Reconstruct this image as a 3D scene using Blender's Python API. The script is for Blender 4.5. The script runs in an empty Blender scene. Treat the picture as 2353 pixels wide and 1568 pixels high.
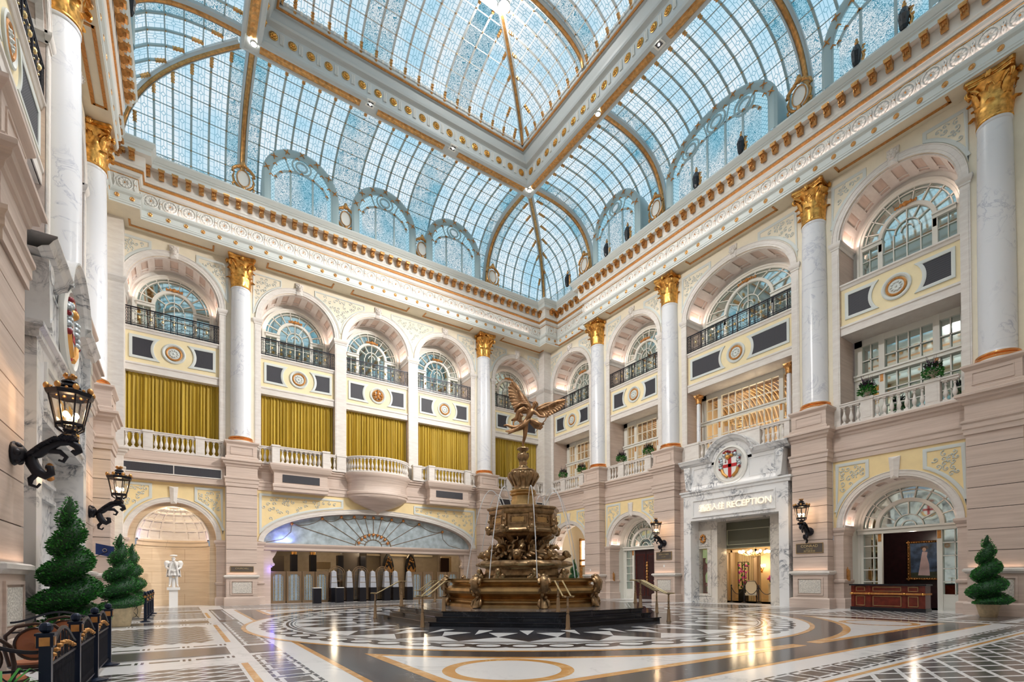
import bpy, math, random
from math import pi, sin, cos, radians, hypot, atan2, sqrt
from mathutils import Matrix, Vector
random.seed(7)
SC = bpy.context.scene
COL = SC.collection

# ---------------------------------------------------------------- camera
def setup_camera():
    f, cy, yaw, pitch, roll = 1138.81, 1320.22, radians(33.7623), radians(0.5809), radians(-0.2837)
    fw = Vector((sin(yaw) * cos(pitch), cos(yaw) * cos(pitch), sin(pitch)))
    r = Vector((cos(yaw), -sin(yaw), 0.0))
    u = r.cross(fw)
    r2 = r * cos(roll) + u * sin(roll)
    u2 = -r * sin(roll) + u * cos(roll)
    cd = bpy.data.cameras.new('camera')
    cd.sensor_width = 36.0
    cd.sensor_fit = 'HORIZONTAL'
    cd.lens = f * 36.0 / 2353.0
    cd.shift_y = (cy - 784.0) / 2353.0
    cd.clip_start, cd.clip_end = 0.05, 300
    co = bpy.data.objects.new('camera', cd)
    COL.objects.link(co)
    m = Matrix((r2, u2, -fw)).transposed().to_4x4()
    m.translation = (0, 0, 1.35)
    co.matrix_world = m
    SC.camera = co
setup_camera()

# ---------------------------------------------------------------- world, exposure
wd = bpy.data.worlds.new('world')
SC.world = wd
wd.use_nodes = True
wd.node_tree.nodes['Background'].inputs[0].default_value = (0.75, 0.85, 1.0, 1)
wd.node_tree.nodes['Background'].inputs[1].default_value = 0.35
vs = SC.view_settings
vs.view_transform = 'Standard'
vs.look = 'None'
vs.gamma = 1.0
vs.use_curve_mapping = False
vs.exposure = 0.0
SC.cycles.use_denoising = True
SC.cycles.max_bounces = 6
SC.cycles.diffuse_bounces = 3
SC.cycles.use_adaptive_sampling = True
SC.cycles.adaptive_threshold = 0.03
SC.cycles.glossy_bounces = 4
SC.cycles.transmission_bounces = 6
SC.cycles.transparent_max_bounces = 10
SC.cycles.sample_clamp_indirect = 6.0

def lamp(kind, name, loc, power, col=(1, 1, 1), size=0.1, size_y=None, rot=None, aim=None, spot=None, blend=0.5, spread=None):
    ld = bpy.data.lights.new(name, kind)
    ld.energy = power
    ld.color = col
    if kind == 'AREA':
        ld.shape = 'RECTANGLE' if size_y else 'DISK'
        ld.size = size
        if size_y: ld.size_y = size_y
        if spread: ld.spread = radians(spread)
    else:
        ld.shadow_soft_size = size
    if kind == 'SPOT':
        ld.spot_size = radians(spot or 120)
        ld.spot_blend = blend
    o = bpy.data.objects.new(name, ld)
    COL.objects.link(o)
    o.location = loc
    if rot: o.rotation_euler = rot
    if aim is not None:
        o.rotation_euler = (Vector(aim) - Vector(loc)).to_track_quat('-Z', 'Y').to_euler()
    return o

# room frame: centre (10.62, 15.1); ceiling frame lights over the piers
WARM = (1.0, 0.9, 0.78)
FRAME_LIGHTS = [(x, y) for x in (2.77, 18.46) for y in (25.4, 19.15, 11.07, 4.8)]
for (x, y) in FRAME_LIGHTS:
    lamp('SPOT', 'frame_spotlight_lamp', (x, y, 26.2), {25.4: 29000, 19.15: 27000, 11.07: 14000, 4.8: 8000}[y], (1.0, 0.96, 0.93), 0.12, spot=98, blend=0.45)
for (x, y) in ((8.2, 25.35), (13.0, 25.35), (18.46, 15.1), (2.77, 15.1), (8.2, 4.8), (13.0, 4.8)):
    lamp('SPOT', 'frame_downlight_lamp', (x, y, 26.25), 20000 if y > 20 else 10000, (1.0, 0.96, 0.93), 0.1, spot=98, blend=0.5)
lamp('POINT', 'lantern_apex_lamp', (13.2, 20.2, 29.3), 500, (1.0, 0.95, 0.9), 0.12)

# the black floodlights on the cornices wash the far walls
for p, aim, e in (((22.5, 8.0, 22.0), (3.0, 31.0, 11.0), 16000), ((22.5, 13.8, 22.0), (8.5, 31.0, 12.0), 13000), ((-1.3, 13.5, 22.0), (24.0, 19.0, 12.0), 9000), ((-1.3, 22.5, 22.0), (23.5, 27.0, 13.0), 8000), ((22.5, 27.0, 22.0), (-2.0, 24.0, 11.0), 7000)):
    lamp('SPOT', 'cornice_floodlight_lamp', p, e, (1.0, 0.95, 0.9), 0.2, aim=aim, spot=62, blend=0.9)

# ---------------------------------------------------------------- materials
MATS = {}
def nmat(name):
    m = bpy.data.materials.new(name)
    m.use_nodes = True
    nt = m.node_tree
    b = nt.nodes['Principled BSDF']
    MATS[name] = m
    return m, nt, b
def N(nt, typ, **kw):
    n = nt.nodes.new(typ)
    for k, v in kw.items():
        if k in n.inputs: n.inputs[k].default_value = v
        else: setattr(n, k, v)
    return n
def coords(nt, scale=(1, 1, 1), rot=(0, 0, 0), src='pos'):
    if src == 'pos':
        g = N(nt, 'ShaderNodeNewGeometry'); out = g.outputs['Position']
    else:
        g = N(nt, 'ShaderNodeTexCoord'); out = g.outputs[{'obj': 'Object', 'uv': 'UV', 'gen': 'Generated'}[src]]
    mp = N(nt, 'ShaderNodeMapping')
    mp.inputs['Scale'].default_value = scale
    mp.inputs['Rotation'].default_value = rot
    nt.links.new(out, mp.inputs[0])
    return mp.outputs[0]
def ramp(nt, fac, stops):
    r = N(nt, 'ShaderNodeValToRGB')
    e = r.color_ramp.elements
    while len(e) < len(stops): e.new(0.5)
    for i, (p, c) in enumerate(stops):
        e[i].position = p
        e[i].color = (*c, 1)
    nt.links.new(fac, r.inputs[0])
    return r.outputs[0]
def plain(name, col, rough=0.5, metal=0.0, vary=0.0, vscale=3.0, bump=0.0, bscale=20, emit=None, es=0, spec=0.5):
    m, nt, b = nmat(name)
    b.inputs['Base Color'].default_value = (*col, 1)
    b.inputs['Roughness'].default_value = rough
    b.inputs['Metallic'].default_value = metal
    b.inputs['Specular IOR Level'].default_value = spec
    if emit:
        b.inputs['Emission Color'].default_value = (*emit, 1)
        b.inputs['Emission Strength'].default_value = es
    if vary:
        n = N(nt, 'ShaderNodeTexNoise', Scale=vscale, Detail=5.0)
        nt.links.new(coords(nt, src='obj'), n.inputs['Vector'])
        lo = tuple(max(0, c * (1 - vary)) for c in col); hi = tuple(min(1, c * (1 + vary)) for c in col)
        nt.links.new(ramp(nt, n.outputs[0], [(0.3, lo), (0.7, hi)]), b.inputs['Base Color'])
    if bump:
        n = N(nt, 'ShaderNodeTexNoise', Scale=bscale, Detail=4.0)
        nt.links.new(coords(nt, src='obj'), n.inputs['Vector'])
        bp = N(nt, 'ShaderNodeBump', Strength=bump, Distance=0.02)
        nt.links.new(n.outputs[0], bp.inputs['Height'])
        nt.links.new(bp.outputs[0], b.inputs['Normal'])
    return m
def stone(name, a, c, scale=(0.35, 0.35, 7), rough=0.55, joint=None):
    m, nt, b = nmat(name)
    v = coords(nt, scale)
    n = N(nt, 'ShaderNodeTexNoise', Scale=1.6, Detail=7.0, Roughness=0.65)
    nt.links.new(v, n.inputs['Vector'])
    col = ramp(nt, n.outputs[0], [(0.28, a), (0.5, tuple((x + y) / 2 for x, y in zip(a, c))), (0.72, c)])
    if joint:
        bw, bh, jc = joint
        gg = N(nt, 'ShaderNodeNewGeometry')
        sp = N(nt, 'ShaderNodeSeparateXYZ')
        nt.links.new(gg.outputs['Position'], sp.inputs[0])
        ad = N(nt, 'ShaderNodeMath', operation='ADD')
        nt.links.new(sp.outputs[0], ad.inputs[0]); nt.links.new(sp.outputs[1], ad.inputs[1])
        cb = N(nt, 'ShaderNodeCombineXYZ')
        nt.links.new(ad.outputs[0], cb.inputs[0]); nt.links.new(sp.outputs[2], cb.inputs[1])
        br = N(nt, 'ShaderNodeTexBrick')
        br.inputs['Scale'].default_value = 1.0
        br.inputs['Brick Width'].default_value = bw
        br.inputs['Row Height'].default_value = bh
        br.inputs['Mortar Size'].default_value = 0.006
        br.inputs['Mortar Smooth'].default_value = 0.0
        br.inputs['Color1'].default_value = (1, 1, 1, 1)
        br.inputs['Color2'].default_value = (0.93, 0.93, 0.93, 1)
        br.inputs['Mortar'].default_value = (*jc, 1)
        nt.links.new(cb.outputs[0], br.inputs['Vector'])
        mx = N(nt, 'ShaderNodeMix', data_type='RGBA', blend_type='MULTIPLY')
        mx.inputs[0].default_value = 1.0
        nt.links.new(col, mx.inputs[6]); nt.links.new(br.outputs[0], mx.inputs[7])
        col = mx.outputs[2]
    nt.links.new(col, b.inputs['Base Color'])
    b.inputs['Roughness'].default_value = rough
    return m
def marble(name, base, vein, scale=1.2, width=0.035, rough=0.2, rot=(0.5, 0.3, 0.6), warp=2.2, spec=0.5):
    m, nt, b = nmat(name)
    v = coords(nt, (1, 1, 1), rot)
    n = N(nt, 'ShaderNodeTexNoise', Scale=scale, Detail=6.0, Roughness=0.6, Distortion=warp * 0.5)
    nt.links.new(v, n.inputs['Vector'])
    mu = N(nt, 'ShaderNodeMath', operation='SUBTRACT'); mu.inputs[1].default_value = 0.5
    nt.links.new(n.outputs[0], mu.inputs[0])
    ab = N(nt, 'ShaderNodeMath', operation='ABSOLUTE'); nt.links.new(mu.outputs[0], ab.inputs[0])
    veins = ramp(nt, ab.outputs[0], [(0.0, vein), (width, tuple((x + 2 * y) / 3 for x, y in zip(vein, base))), (width * 3, base)])
    n2 = N(nt, 'ShaderNodeTexNoise', Scale=scale * 0.7, Detail=3.0)
    nt.links.new(v, n2.inputs['Vector'])
    mx = N(nt, 'ShaderNodeMix', data_type='RGBA')
    f = ramp(nt, n2.outputs[0], [(0.45, (0, 0, 0)), (0.62, (1, 1, 1))])
    nt.links.new(f, mx.inputs[0])
    mx.inputs[6].default_value = (*base, 1)
    nt.links.new(veins, mx.inputs[7])
    nt.links.new(mx.outputs[2], b.inputs['Base Color'])
    b.inputs['Roughness'].default_value = rough
    b.inputs['Specular IOR Level'].default_value = spec
    return m

stone('stone', (0.55, 0.43, 0.36), (0.73, 0.60, 0.52))
stone('stone_jointed', (0.57, 0.44, 0.36), (0.74, 0.60, 0.51), joint=(1.9, 0.62, (0.55, 0.5, 0.45)))
stone('stone_niche', (0.62, 0.47, 0.31), (0.80, 0.66, 0.48), joint=(1.7, 0.62, (0.6, 0.5, 0.42)))
stone('stone_light', (0.68, 0.62, 0.57), (0.83, 0.79, 0.74), scale=(1.2, 1.2, 5))
plain('groove', (0.10, 0.07, 0.055), 0.9)
plain('cream', (0.84, 0.76, 0.60), 0.6, vary=0.03)
plain('yellow', (0.90, 0.71, 0.38), 0.6, vary=0.04)
plain('yellow_pale', (0.88, 0.75, 0.47), 0.6, vary=0.03)
plain('white_plaster', (0.80, 0.79, 0.74), 0.5, bump=0.06, bscale=30)
plain('grey_white', (0.66, 0.69, 0.66), 0.5)
plain('white_paint', (0.78, 0.77, 0.70), 0.35)
plain('relief', (0.66, 0.62, 0.56), 0.8, vary=0.25, vscale=22, bump=1.0, bscale=28)
marble('marble_column', (0.78, 0.79, 0.82), (0.50, 0.52, 0.60), 1.1, 0.012, 0.25)
marble('marble_portal', (0.82, 0.82, 0.82), (0.16, 0.18, 0.22), 1.5, 0.032, 0.2, rot=(0.9, 0.4, 0.2), warp=3.0)
marble('marble_inner', (0.70, 0.65, 0.58), (0.25, 0.23, 0.22), 1.8, 0.03, 0.2, rot=(0.3, 0.9, 0.2), warp=4.0)
marble('floor_white', (0.80, 0.80, 0.80), (0.60, 0.60, 0.61), 0.7, 0.015, 0.16, spec=0.3)
marble('floor_dark', (0.045, 0.045, 0.052), (0.20, 0.20, 0.22), 1.6, 0.012, 0.14, warp=3, spec=0.3)
marble('floor_grey', (0.10, 0.09, 0.088), (0.24, 0.22, 0.21), 1.2, 0.014, 0.15, spec=0.3)
marble('floor_gold', (0.62, 0.31, 0.09), (0.80, 0.52, 0.24), 3.0, 0.05, 0.16, spec=0.3)
marble('step_black', (0.012, 0.013, 0.02), (0.09, 0.09, 0.10), 1.4, 0.008, 0.12)
plain('gold', (0.80, 0.38, 0.10), 0.34, 1.0, vary=0.45, vscale=7)
plain('gold_dark', (0.62, 0.33, 0.12), 0.38, 0.9, vary=0.3, vscale=7)
plain('gold_paint', (0.55, 0.24, 0.06), 0.45, 0.3, vary=0.25, vscale=12)
plain('copper', (0.80, 0.36, 0.13), 0.22, 0.9)
plain('bronze', (0.34, 0.22, 0.115), 0.36, 0.85, vary=0.45, vscale=6, bump=0.5, bscale=14)
plain('bronze_plain', (0.52, 0.34, 0.15), 0.32, 0.9, vary=0.25, vscale=3)
plain('bronze_statue', (0.36, 0.20, 0.10), 0.38, 0.8, vary=0.4, vscale=4, bump=0.2, bscale=9)
plain('brass', (0.66, 0.48, 0.22), 0.28, 0.9)
plain('brass_light', (0.80, 0.66, 0.38), 0.3, 0.8)
plain('brass_brown', (0.34, 0.24, 0.15), 0.35, 0.8)
plain('iron', (0.018, 0.018, 0.026), 0.4, 0.5)
plain('iron_blue', (0.012, 0.022, 0.05), 0.35, 0.4)
plain('dark_grille', (0.03, 0.028, 0.034), 0.7)
plain('wood_red', (0.14, 0.022, 0.012), 0.22, vary=0.35, vscale=6)
plain('wood_dark', (0.035, 0.010, 0.012), 0.3, vary=0.3, vscale=5)
plain('wood_brown', (0.05, 0.022, 0.014), 0.3)
plain('leather', (0.42, 0.14, 0.06), 0.4, vary=0.15)
plain('pot', (0.60, 0.48, 0.30), 0.75, vary=0.15, vscale=9, bump=0.3)
plain('urn_stone', (0.55, 0.47, 0.38), 0.8, vary=0.15)
plain('leaf_light', (0.04, 0.27, 0.03), 0.45)
plain('leaf_mid', (0.012, 0.11, 0.016), 0.5)
plain('leaf_dark', (0.006, 0.05, 0.012), 0.6)
plain('leaf_purple', (0.05, 0.012, 0.045), 0.5)
plain('flower_pink', (0.60, 0.06, 0.35), 0.5)
plain('white_stone', (0.86, 0.85, 0.83), 0.5)
plain('crest_red', (0.50, 0.015, 0.02), 0.4)
plain('crest_dark_red', (0.25, 0.01, 0.02), 0.4)
plain('crest_silver', (0.50, 0.56, 0.60), 0.3, 0.5, vary=0.5, vscale=25)
plain('crest_gold', (0.75, 0.38, 0.10), 0.35, 0.4)
plain('green_wall', (0.14, 0.135, 0.09), 0.5)
plain('green_line', (0.45, 0.44, 0.30), 0.5)
plain('warm_wall', (0.72, 0.56, 0.34), 0.5, vary=0.05)
plain('lobby_wall', (0.36, 0.31, 0.25), 0.5, vary=0.1)
plain('lobby_brown', (0.11, 0.09, 0.075), 0.4)
plain('lobby_floor', (0.16, 0.12, 0.08), 0.08)
plain('flag_blue', (0.02, 0.05, 0.22), 0.7)
plain('terracotta', (0.36, 0.07, 0.035), 0.3)
plain('black', (0.008, 0.008, 0.012), 0.3)
plain('grey_panel', (0.45, 0.47, 0.52), 0.25)
plain('wood_slat', (0.62, 0.42, 0.22), 0.5)
plain('slat_dark', (0.12, 0.06, 0.035), 0.6)
plain('jamb_tan', (0.56, 0.42, 0.29), 0.5)
plain('lamp_glow', (1, 0.8, 0.5), 0.5, emit=(1, 0.72, 0.42), es=30)
plain('spot_glow', (1, 1, 1), 0.5, emit=(1, 0.93, 0.82), es=60)
plain('letter_glow', (1, 0.9, 0.75), 0.4, emit=(1, 0.82, 0.6), es=0.6)
plain('screen_glow', (1, 1, 1), 0.5, emit=(1, 0.96, 0.9), es=1.6)
plain('case_glow', (0.5, 0.6, 0.25), 0.5, emit=(0.50, 0.62, 0.30), es=0.35)
plain('letter_gold', (0.85, 0.55, 0.15), 0.3, 0.6, emit=(1.0, 0.6, 0.15), es=0.12)
plain('painting_sky', (0.06, 0.10, 0.18), 0.6, vary=0.9, vscale=3)
plain('painting_ground', (0.05, 0.06, 0.03), 0.6, vary=0.5)
plain('painting_dress', (0.68, 0.50, 0.50), 0.6, vary=0.15)
plain('painting_skin', (0.62, 0.40, 0.30), 0.6)
plain('water_white', (0.85, 0.88, 0.92), 0.1)
plain('fabric_cream', (0.70, 0.62, 0.48), 0.8)

def curtain_mat():
    m, nt, b = nmat('curtain')
    n = N(nt, 'ShaderNodeTexNoise', Scale=1.0, Detail=3.0)
    nt.links.new(coords(nt, (9, 9, 0.25)), n.inputs['Vector'])
    nt.links.new(ramp(nt, n.outputs[0], [(0.3, (0.38, 0.24, 0.015)), (0.7, (0.62, 0.43, 0.05))]), b.inputs['Base Color'])
    b.inputs['Roughness'].default_value = 0.6
curtain_mat()
def glass_mats():
    for name, rough, tint, frac in (('glass', 0.02, (0.9, 0.95, 0.95), 0.22), ('lantern_glass', 0.02, (1.0, 0.96, 0.9), 0.10)):
        m, nt, b = nmat(name)
        nt.nodes.remove(b)
        out = nt.nodes['Material Output']
        t = N(nt, 'ShaderNodeBsdfTransparent'); t.inputs[0].default_value = (*tint, 1)
        g = N(nt, 'ShaderNodeBsdfGlossy'); g.inputs['Roughness'].default_value = rough
        mx = N(nt, 'ShaderNodeMixShader'); mx.inputs[0].default_value = frac
        nt.links.new(t.outputs[0], mx.inputs[1]); nt.links.new(g.outputs[0], mx.inputs[2])
        nt.links.new(mx.outputs[0], out.inputs[0])
    plain('mirror_glass', (0.62, 0.72, 0.70), 0.03, 1.0)
    plain('gate_glass', (0.42, 0.52, 0.60), 0.15, 0.4, vary=0.15, vscale=5)
    plain('mural_glass', (0.42, 0.50, 0.54), 0.35, 0.1, vary=0.3, vscale=2.5)
    # translucent falling water
    m, nt, b = nmat('water')
    nt.nodes.remove(b)
    out = nt.nodes['Material Output']
    t = N(nt, 'ShaderNodeBsdfTransparent')
    d = N(nt, 'ShaderNodeBsdfDiffuse'); d.inputs[0].default_value = (0.92, 0.95, 1, 1)
    mx = N(nt, 'ShaderNodeMixShader'); mx.inputs[0].default_value = 0.55
    nt.links.new(t.outputs[0], mx.inputs[1]); nt.links.new(d.outputs[0], mx.inputs[2])
    nt.links.new(mx.outputs[0], out.inputs[0])
glass_mats()

def M2(nt, op, a, b=None, c=None):
    n = N(nt, 'ShaderNodeMath', operation=op)
    for i, x in enumerate((a, b, c)):
        if x is None: continue
        if isinstance(x, (int, float)): n.inputs[i].default_value = x
        else: nt.links.new(x, n.inputs[i])
    return n.outputs[0]
def ceiling_glass(name, strength, kind):
    """backlit leaded panes, one UV square per pane"""
    m, nt, b = nmat(name)
    nt.nodes.remove(b)
    out = nt.nodes['Material Output']
    tc = N(nt, 'ShaderNodeTexCoord')
    sp = N(nt, 'ShaderNodeSeparateXYZ'); nt.links.new(tc.outputs['UV'], sp.inputs[0])
    u, v = sp.outputs[0], sp.outputs[1]
    if kind == 'leaded':
        fu, fv = M2(nt, 'FRACT', u), M2(nt, 'FRACT', v)
        du, dv = M2(nt, 'ABSOLUTE', M2(nt, 'SUBTRACT', fu, 0.5)), M2(nt, 'ABSOLUTE', M2(nt, 'SUBTRACT', fv, 0.5))
        r = M2(nt, 'POWER', M2(nt, 'ADD', M2(nt, 'MULTIPLY', du, du), M2(nt, 'MULTIPLY', dv, dv)), 0.5)
        w = 0.017
        ring = M2(nt, 'LESS_THAN', M2(nt, 'ABSOLUTE', M2(nt, 'SUBTRACT', r, 0.10)), w)
        outside = M2(nt, 'GREATER_THAN', r, 0.10)
        la = M2(nt, 'MULTIPLY', outside, M2(nt, 'LESS_THAN', M2(nt, 'ABSOLUTE', M2(nt, 'SUBTRACT', du, 0.17)), w))
        lb = M2(nt, 'MULTIPLY', outside, M2(nt, 'LESS_THAN', dv, w * 0.8))
        lc = M2(nt, 'MULTIPLY', M2(nt, 'MULTIPLY', outside, M2(nt, 'LESS_THAN', du, w * 0.8)), M2(nt, 'LESS_THAN', r, 0.5))
        ld = M2(nt, 'MULTIPLY', M2(nt, 'LESS_THAN', M2(nt, 'ABSOLUTE', M2(nt, 'SUBTRACT', dv, 0.33)), w), M2(nt, 'GREATER_THAN', du, 0.17))
        lead = M2(nt, 'MINIMUM', M2(nt, 'ADD', M2(nt, 'ADD', ring, la), M2(nt, 'ADD', lb, M2(nt, 'ADD', lc, ld))), 1.0)
    elif kind == 'mesh':
        a = M2(nt, 'ABSOLUTE', M2(nt, 'SUBTRACT', M2(nt, 'FRACT', M2(nt, 'MULTIPLY', M2(nt, 'ADD', u, v), 5.0)), 0.5))
        c = M2(nt, 'ABSOLUTE', M2(nt, 'SUBTRACT', M2(nt, 'FRACT', M2(nt, 'MULTIPLY', M2(nt, 'SUBTRACT', u, v), 5.0)), 0.5))
        lead = M2(nt, 'MAXIMUM', M2(nt, 'LESS_THAN', a, 0.05), M2(nt, 'LESS_THAN', c, 0.05))
    else:
        n = N(nt, 'ShaderNodeTexNoise', Scale=5.5, Detail=2.5, Distortion=2.5)
        nt.links.new(tc.outputs['UV'], n.inputs['Vector'])
        d = M2(nt, 'ABSOLUTE', M2(nt, 'SUBTRACT', n.outputs[0], 0.5))
        lead = M2(nt, 'LESS_THAN', d, 0.045)
    n2 = N(nt, 'ShaderNodeTexNoise', Scale=0.55, Detail=1.0)
    nt.links.new(coords(nt), n2.inputs['Vector'])
    if kind == 'mottled': cols = [(0.35, (0.42, 0.74, 0.90)), (0.6, (0.90, 0.97, 1.0))]
    elif kind == 'mesh': cols = [(0.35, (0.42, 0.74, 0.90)), (0.65, (0.60, 0.86, 0.97))]
    else: cols = [(0.3, (0.50, 0.78, 0.95)), (0.62, (0.84, 0.94, 1.0))]
    base = ramp(nt, n2.outputs[0], cols)
    mx = N(nt, 'ShaderNodeMix', data_type='RGBA')
    nt.links.new(lead, mx.inputs[0]); nt.links.new(base, mx.inputs[6])
    mx.inputs[7].default_value = (0.04, 0.26, 0.38, 1) if kind != 'leaded' else (0.22, 0.45, 0.58, 1)
    e = N(nt, 'ShaderNodeEmission'); e.inputs[1].default_value = strength
    nt.links.new(mx.outputs[2], e.inputs[0])
    g = N(nt, 'ShaderNodeBsdfGlossy'); g.inputs['Roughness'].default_value = 0.3
    g.inputs[0].default_value = (0.015, 0.015, 0.015, 1)
    ad = N(nt, 'ShaderNodeAddShader')
    nt.links.new(e.outputs[0], ad.inputs[0]); nt.links.new(g.outputs[0], ad.inputs[1])
    nt.links.new(ad.outputs[0], out.inputs[0])
ceiling_glass('sky_leaded', 0.95, 'leaded')
ceiling_glass('sky_mottled', 0.85, 'mottled')
ceiling_glass('sky_mesh', 0.85, 'mesh')
plain('rib_teal', (0.40, 0.52, 0.54), 0.4)
plain('rib_grey', (0.58, 0.62, 0.62), 0.4)
def grille_mat():
    m, nt, b = nmat('grille_mesh')
    tc = coords(nt, (1, 1, 1), (0, 0, 0), 'obj')
    sp = N(nt, 'ShaderNodeSeparateXYZ'); nt.links.new(tc, sp.inputs[0])
    a = M2(nt, 'ABSOLUTE', M2(nt, 'SUBTRACT', M2(nt, 'FRACT', M2(nt, 'MULTIPLY', M2(nt, 'ADD', sp.outputs[0], sp.outputs[2]), 14.0)), 0.5))
    c = M2(nt, 'ABSOLUTE', M2(nt, 'SUBTRACT', M2(nt, 'FRACT', M2(nt, 'MULTIPLY', M2(nt, 'SUBTRACT', sp.outputs[0], sp.outputs[2]), 14.0)), 0.5))
    f = M2(nt, 'MAXIMUM', M2(nt, 'LESS_THAN', a, 0.13), M2(nt, 'LESS_THAN', c, 0.13))
    mx = N(nt, 'ShaderNodeMix', data_type='RGBA'); nt.links.new(f, mx.inputs[0])
    mx.inputs[6].default_value = (0.012, 0.011, 0.016, 1); mx.inputs[7].default_value = (0.07, 0.07, 0.085, 1)
    nt.links.new(mx.outputs[2], b.inputs['Base Color'])
    b.inputs['Roughness'].default_value = 0.6
grille_mat()

# ---------------------------------------------------------------- mesh builder
class MB:
    def __init__(s): s.v = []; s.f = []; s.m = []; s.uv = {}; s.k = 0; s.T = None
    def mat(s, k): s.k = k; return s
    def addv(s, pts):
        i = len(s.v)
        if s.T is not None: pts = [tuple(s.T @ Vector(p)) for p in pts]
        s.v.extend(tuple(p) for p in pts)
        return i
    def face(s, pts, uv=None):
        i = s.addv(pts)
        s.f.append(tuple(range(i, i + len(pts)))); s.m.append(s.k)
        if uv: s.uv[len(s.f) - 1] = uv
    def box(s, x0, x1, y0, y1, z0, z1):
        i = s.addv([(x0, y0, z0), (x1, y0, z0), (x1, y1, z0), (x0, y1, z0), (x0, y0, z1), (x1, y0, z1), (x1, y1, z1), (x0, y1, z1)])
        for q in ((0, 3, 2, 1), (4, 5, 6, 7), (0, 1, 5, 4), (1, 2, 6, 5), (2, 3, 7, 6), (3, 0, 4, 7)):
            s.f.append(tuple(i + a for a in q)); s.m.append(s.k)
    def prism(s, pts, y0, y1, ax='y'):
        """closed outline in (x,z) extruded in y (ax='y'), (x,y) extruded in z (ax='z'), (y,z) extruded in x (ax='x')"""
        def P(a, b, d): return (a, d, b) if ax == 'y' else ((a, b, d) if ax == 'z' else (d, a, b))
        n = len(pts)
        i = s.addv([P(a, b, y0) for a, b in pts] + [P(a, b, y1) for a, b in pts])
        s.f.append(tuple(i + k for k in range(n))); s.m.append(s.k)
        s.f.append(tuple(i + n + k for k in reversed(range(n)))); s.m.append(s.k)
        for k in range(n):
            j = (k + 1) % n
            s.f.append((i + k, i + n + k, i + n + j, i + j)); s.m.append(s.k)
    def grid(s, rows, closed=False, uvf=None):
        """rows: list of equal-length point lists"""
        n = len(rows[0]); i = s.addv([p for r in rows for p in r])
        for a in range(len(rows) - 1):
            for b in range(n if closed else n - 1):
                c = (b + 1) % n
                s.f.append((i + a * n + b, i + a * n + c, i + (a + 1) * n + c, i + (a + 1) * n + b)); s.m.append(s.k)
                if uvf: s.uv[len(s.f) - 1] = uvf(a, b)
    def lathe(s, prof, n=16, c=(0, 0, 0), sx=1, sy=1, rot=0, a0=0, a1=2 * pi):
        full = abs(a1 - a0 - 2 * pi) < 1e-6
        m = n if full else n + 1
        rows = [[(c[0] + r * cos(a0 + (a1 - a0) * k / n + rot) * sx, c[1] + r * sin(a0 + (a1 - a0) * k / n + rot) * sy, c[2] + z) for k in range(m)] for r, z in prof]
        s.grid(rows, full)
    def disc(s, r, z, n=16, c=(0, 0, 0), rot=0):
        s.face([(c[0] + r * cos(2 * pi * k / n + rot), c[1] + r * sin(2 * pi * k / n + rot), c[2] + z) for k in range(n)])
    def tube(s, pts, r, n=8, closed=False, caps=True):
        P = [Vector(p) for p in pts]; L = len(P)
        rs = r if isinstance(r, (list, tuple)) else [r] * L
        rows = []; up = None
        for k in range(L):
            t = (P[(k + 1) % L] - P[k - 1]) if closed else (P[min(k + 1, L - 1)] - P[max(k - 1, 0)])
            if t.length < 1e-9: t = Vector((0, 0, 1))
            t.normalize()
            if up is None: up = Vector((0, 0, 1)) if abs(t.z) < 0.9 else Vector((1, 0, 0))
            a = t.cross(up)
            if a.length < 1e-5: a = t.cross(Vector((0, 1, 0.1)))
            a.normalize(); b = a.cross(t); b.normalize(); up = b
            rows.append([tuple(P[k] + (a * cos(2 * pi * j / n) + b * sin(2 * pi * j / n)) * rs[k]) for j in range(n)])
        if closed: rows.append(rows[0])
        s.grid(rows, True)
        if caps and not closed:
            s.face(list(reversed(rows[0]))); s.face(rows[-1])
    def ball(s, c, r, n=8, sz=1.0):
        s.lathe([(max(1e-4, r * sin(pi * k / n)), -r * cos(pi * k / n) * sz) for k in range(n + 1)], n + 2, c)
    def psweep(s, path, prof, closed=False):
        """plan path [(x,y)] with mitred corners; prof [(out,z)], out to the left-hand normal side of travel"""
        L = len(path); rows = []
        for k in range(L):
            p = Vector(path[k])
            d0 = (p - Vector(path[k - 1])).normalized() if (k > 0 or closed) else None
            d1 = (Vector(path[(k + 1) % L]) - p).normalized() if (k < L - 1 or closed) else None
            if d0 is None: d0 = d1
            if d1 is None: d1 = d0
            n0, n1 = Vector((-d0.y, d0.x)), Vector((-d1.y, d1.x))
            m = n0 + n1; m.normalize(); m = m / max(0.3, m.dot(n0))
            rows.append([(p.x + m.x * o, p.y + m.y * o, z) for o, z in prof])
        if closed: rows.append(rows[0])
        s.grid(rows)
    def asweep(s, path, prof, closed=False):
        """path [(x,z)] in a wall plane; prof [(r,y)], r along the left normal of travel"""
        L = len(path); rows = []
        for k in range(L):
            a = path[k - 1] if (k > 0 or closed) else path[k]; b = path[(k + 1) % L] if (k < L - 1 or closed) else path[k]
            dx, dz = b[0] - a[0], b[1] - a[1]; l = hypot(dx, dz) or 1
            nx, nz = -dz / l, dx / l
            rows.append([(path[k][0] + nx * r, y, path[k][1] + nz * r) for r, y in prof])
        if closed: rows.append(rows[0])
        s.grid(rows)
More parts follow.
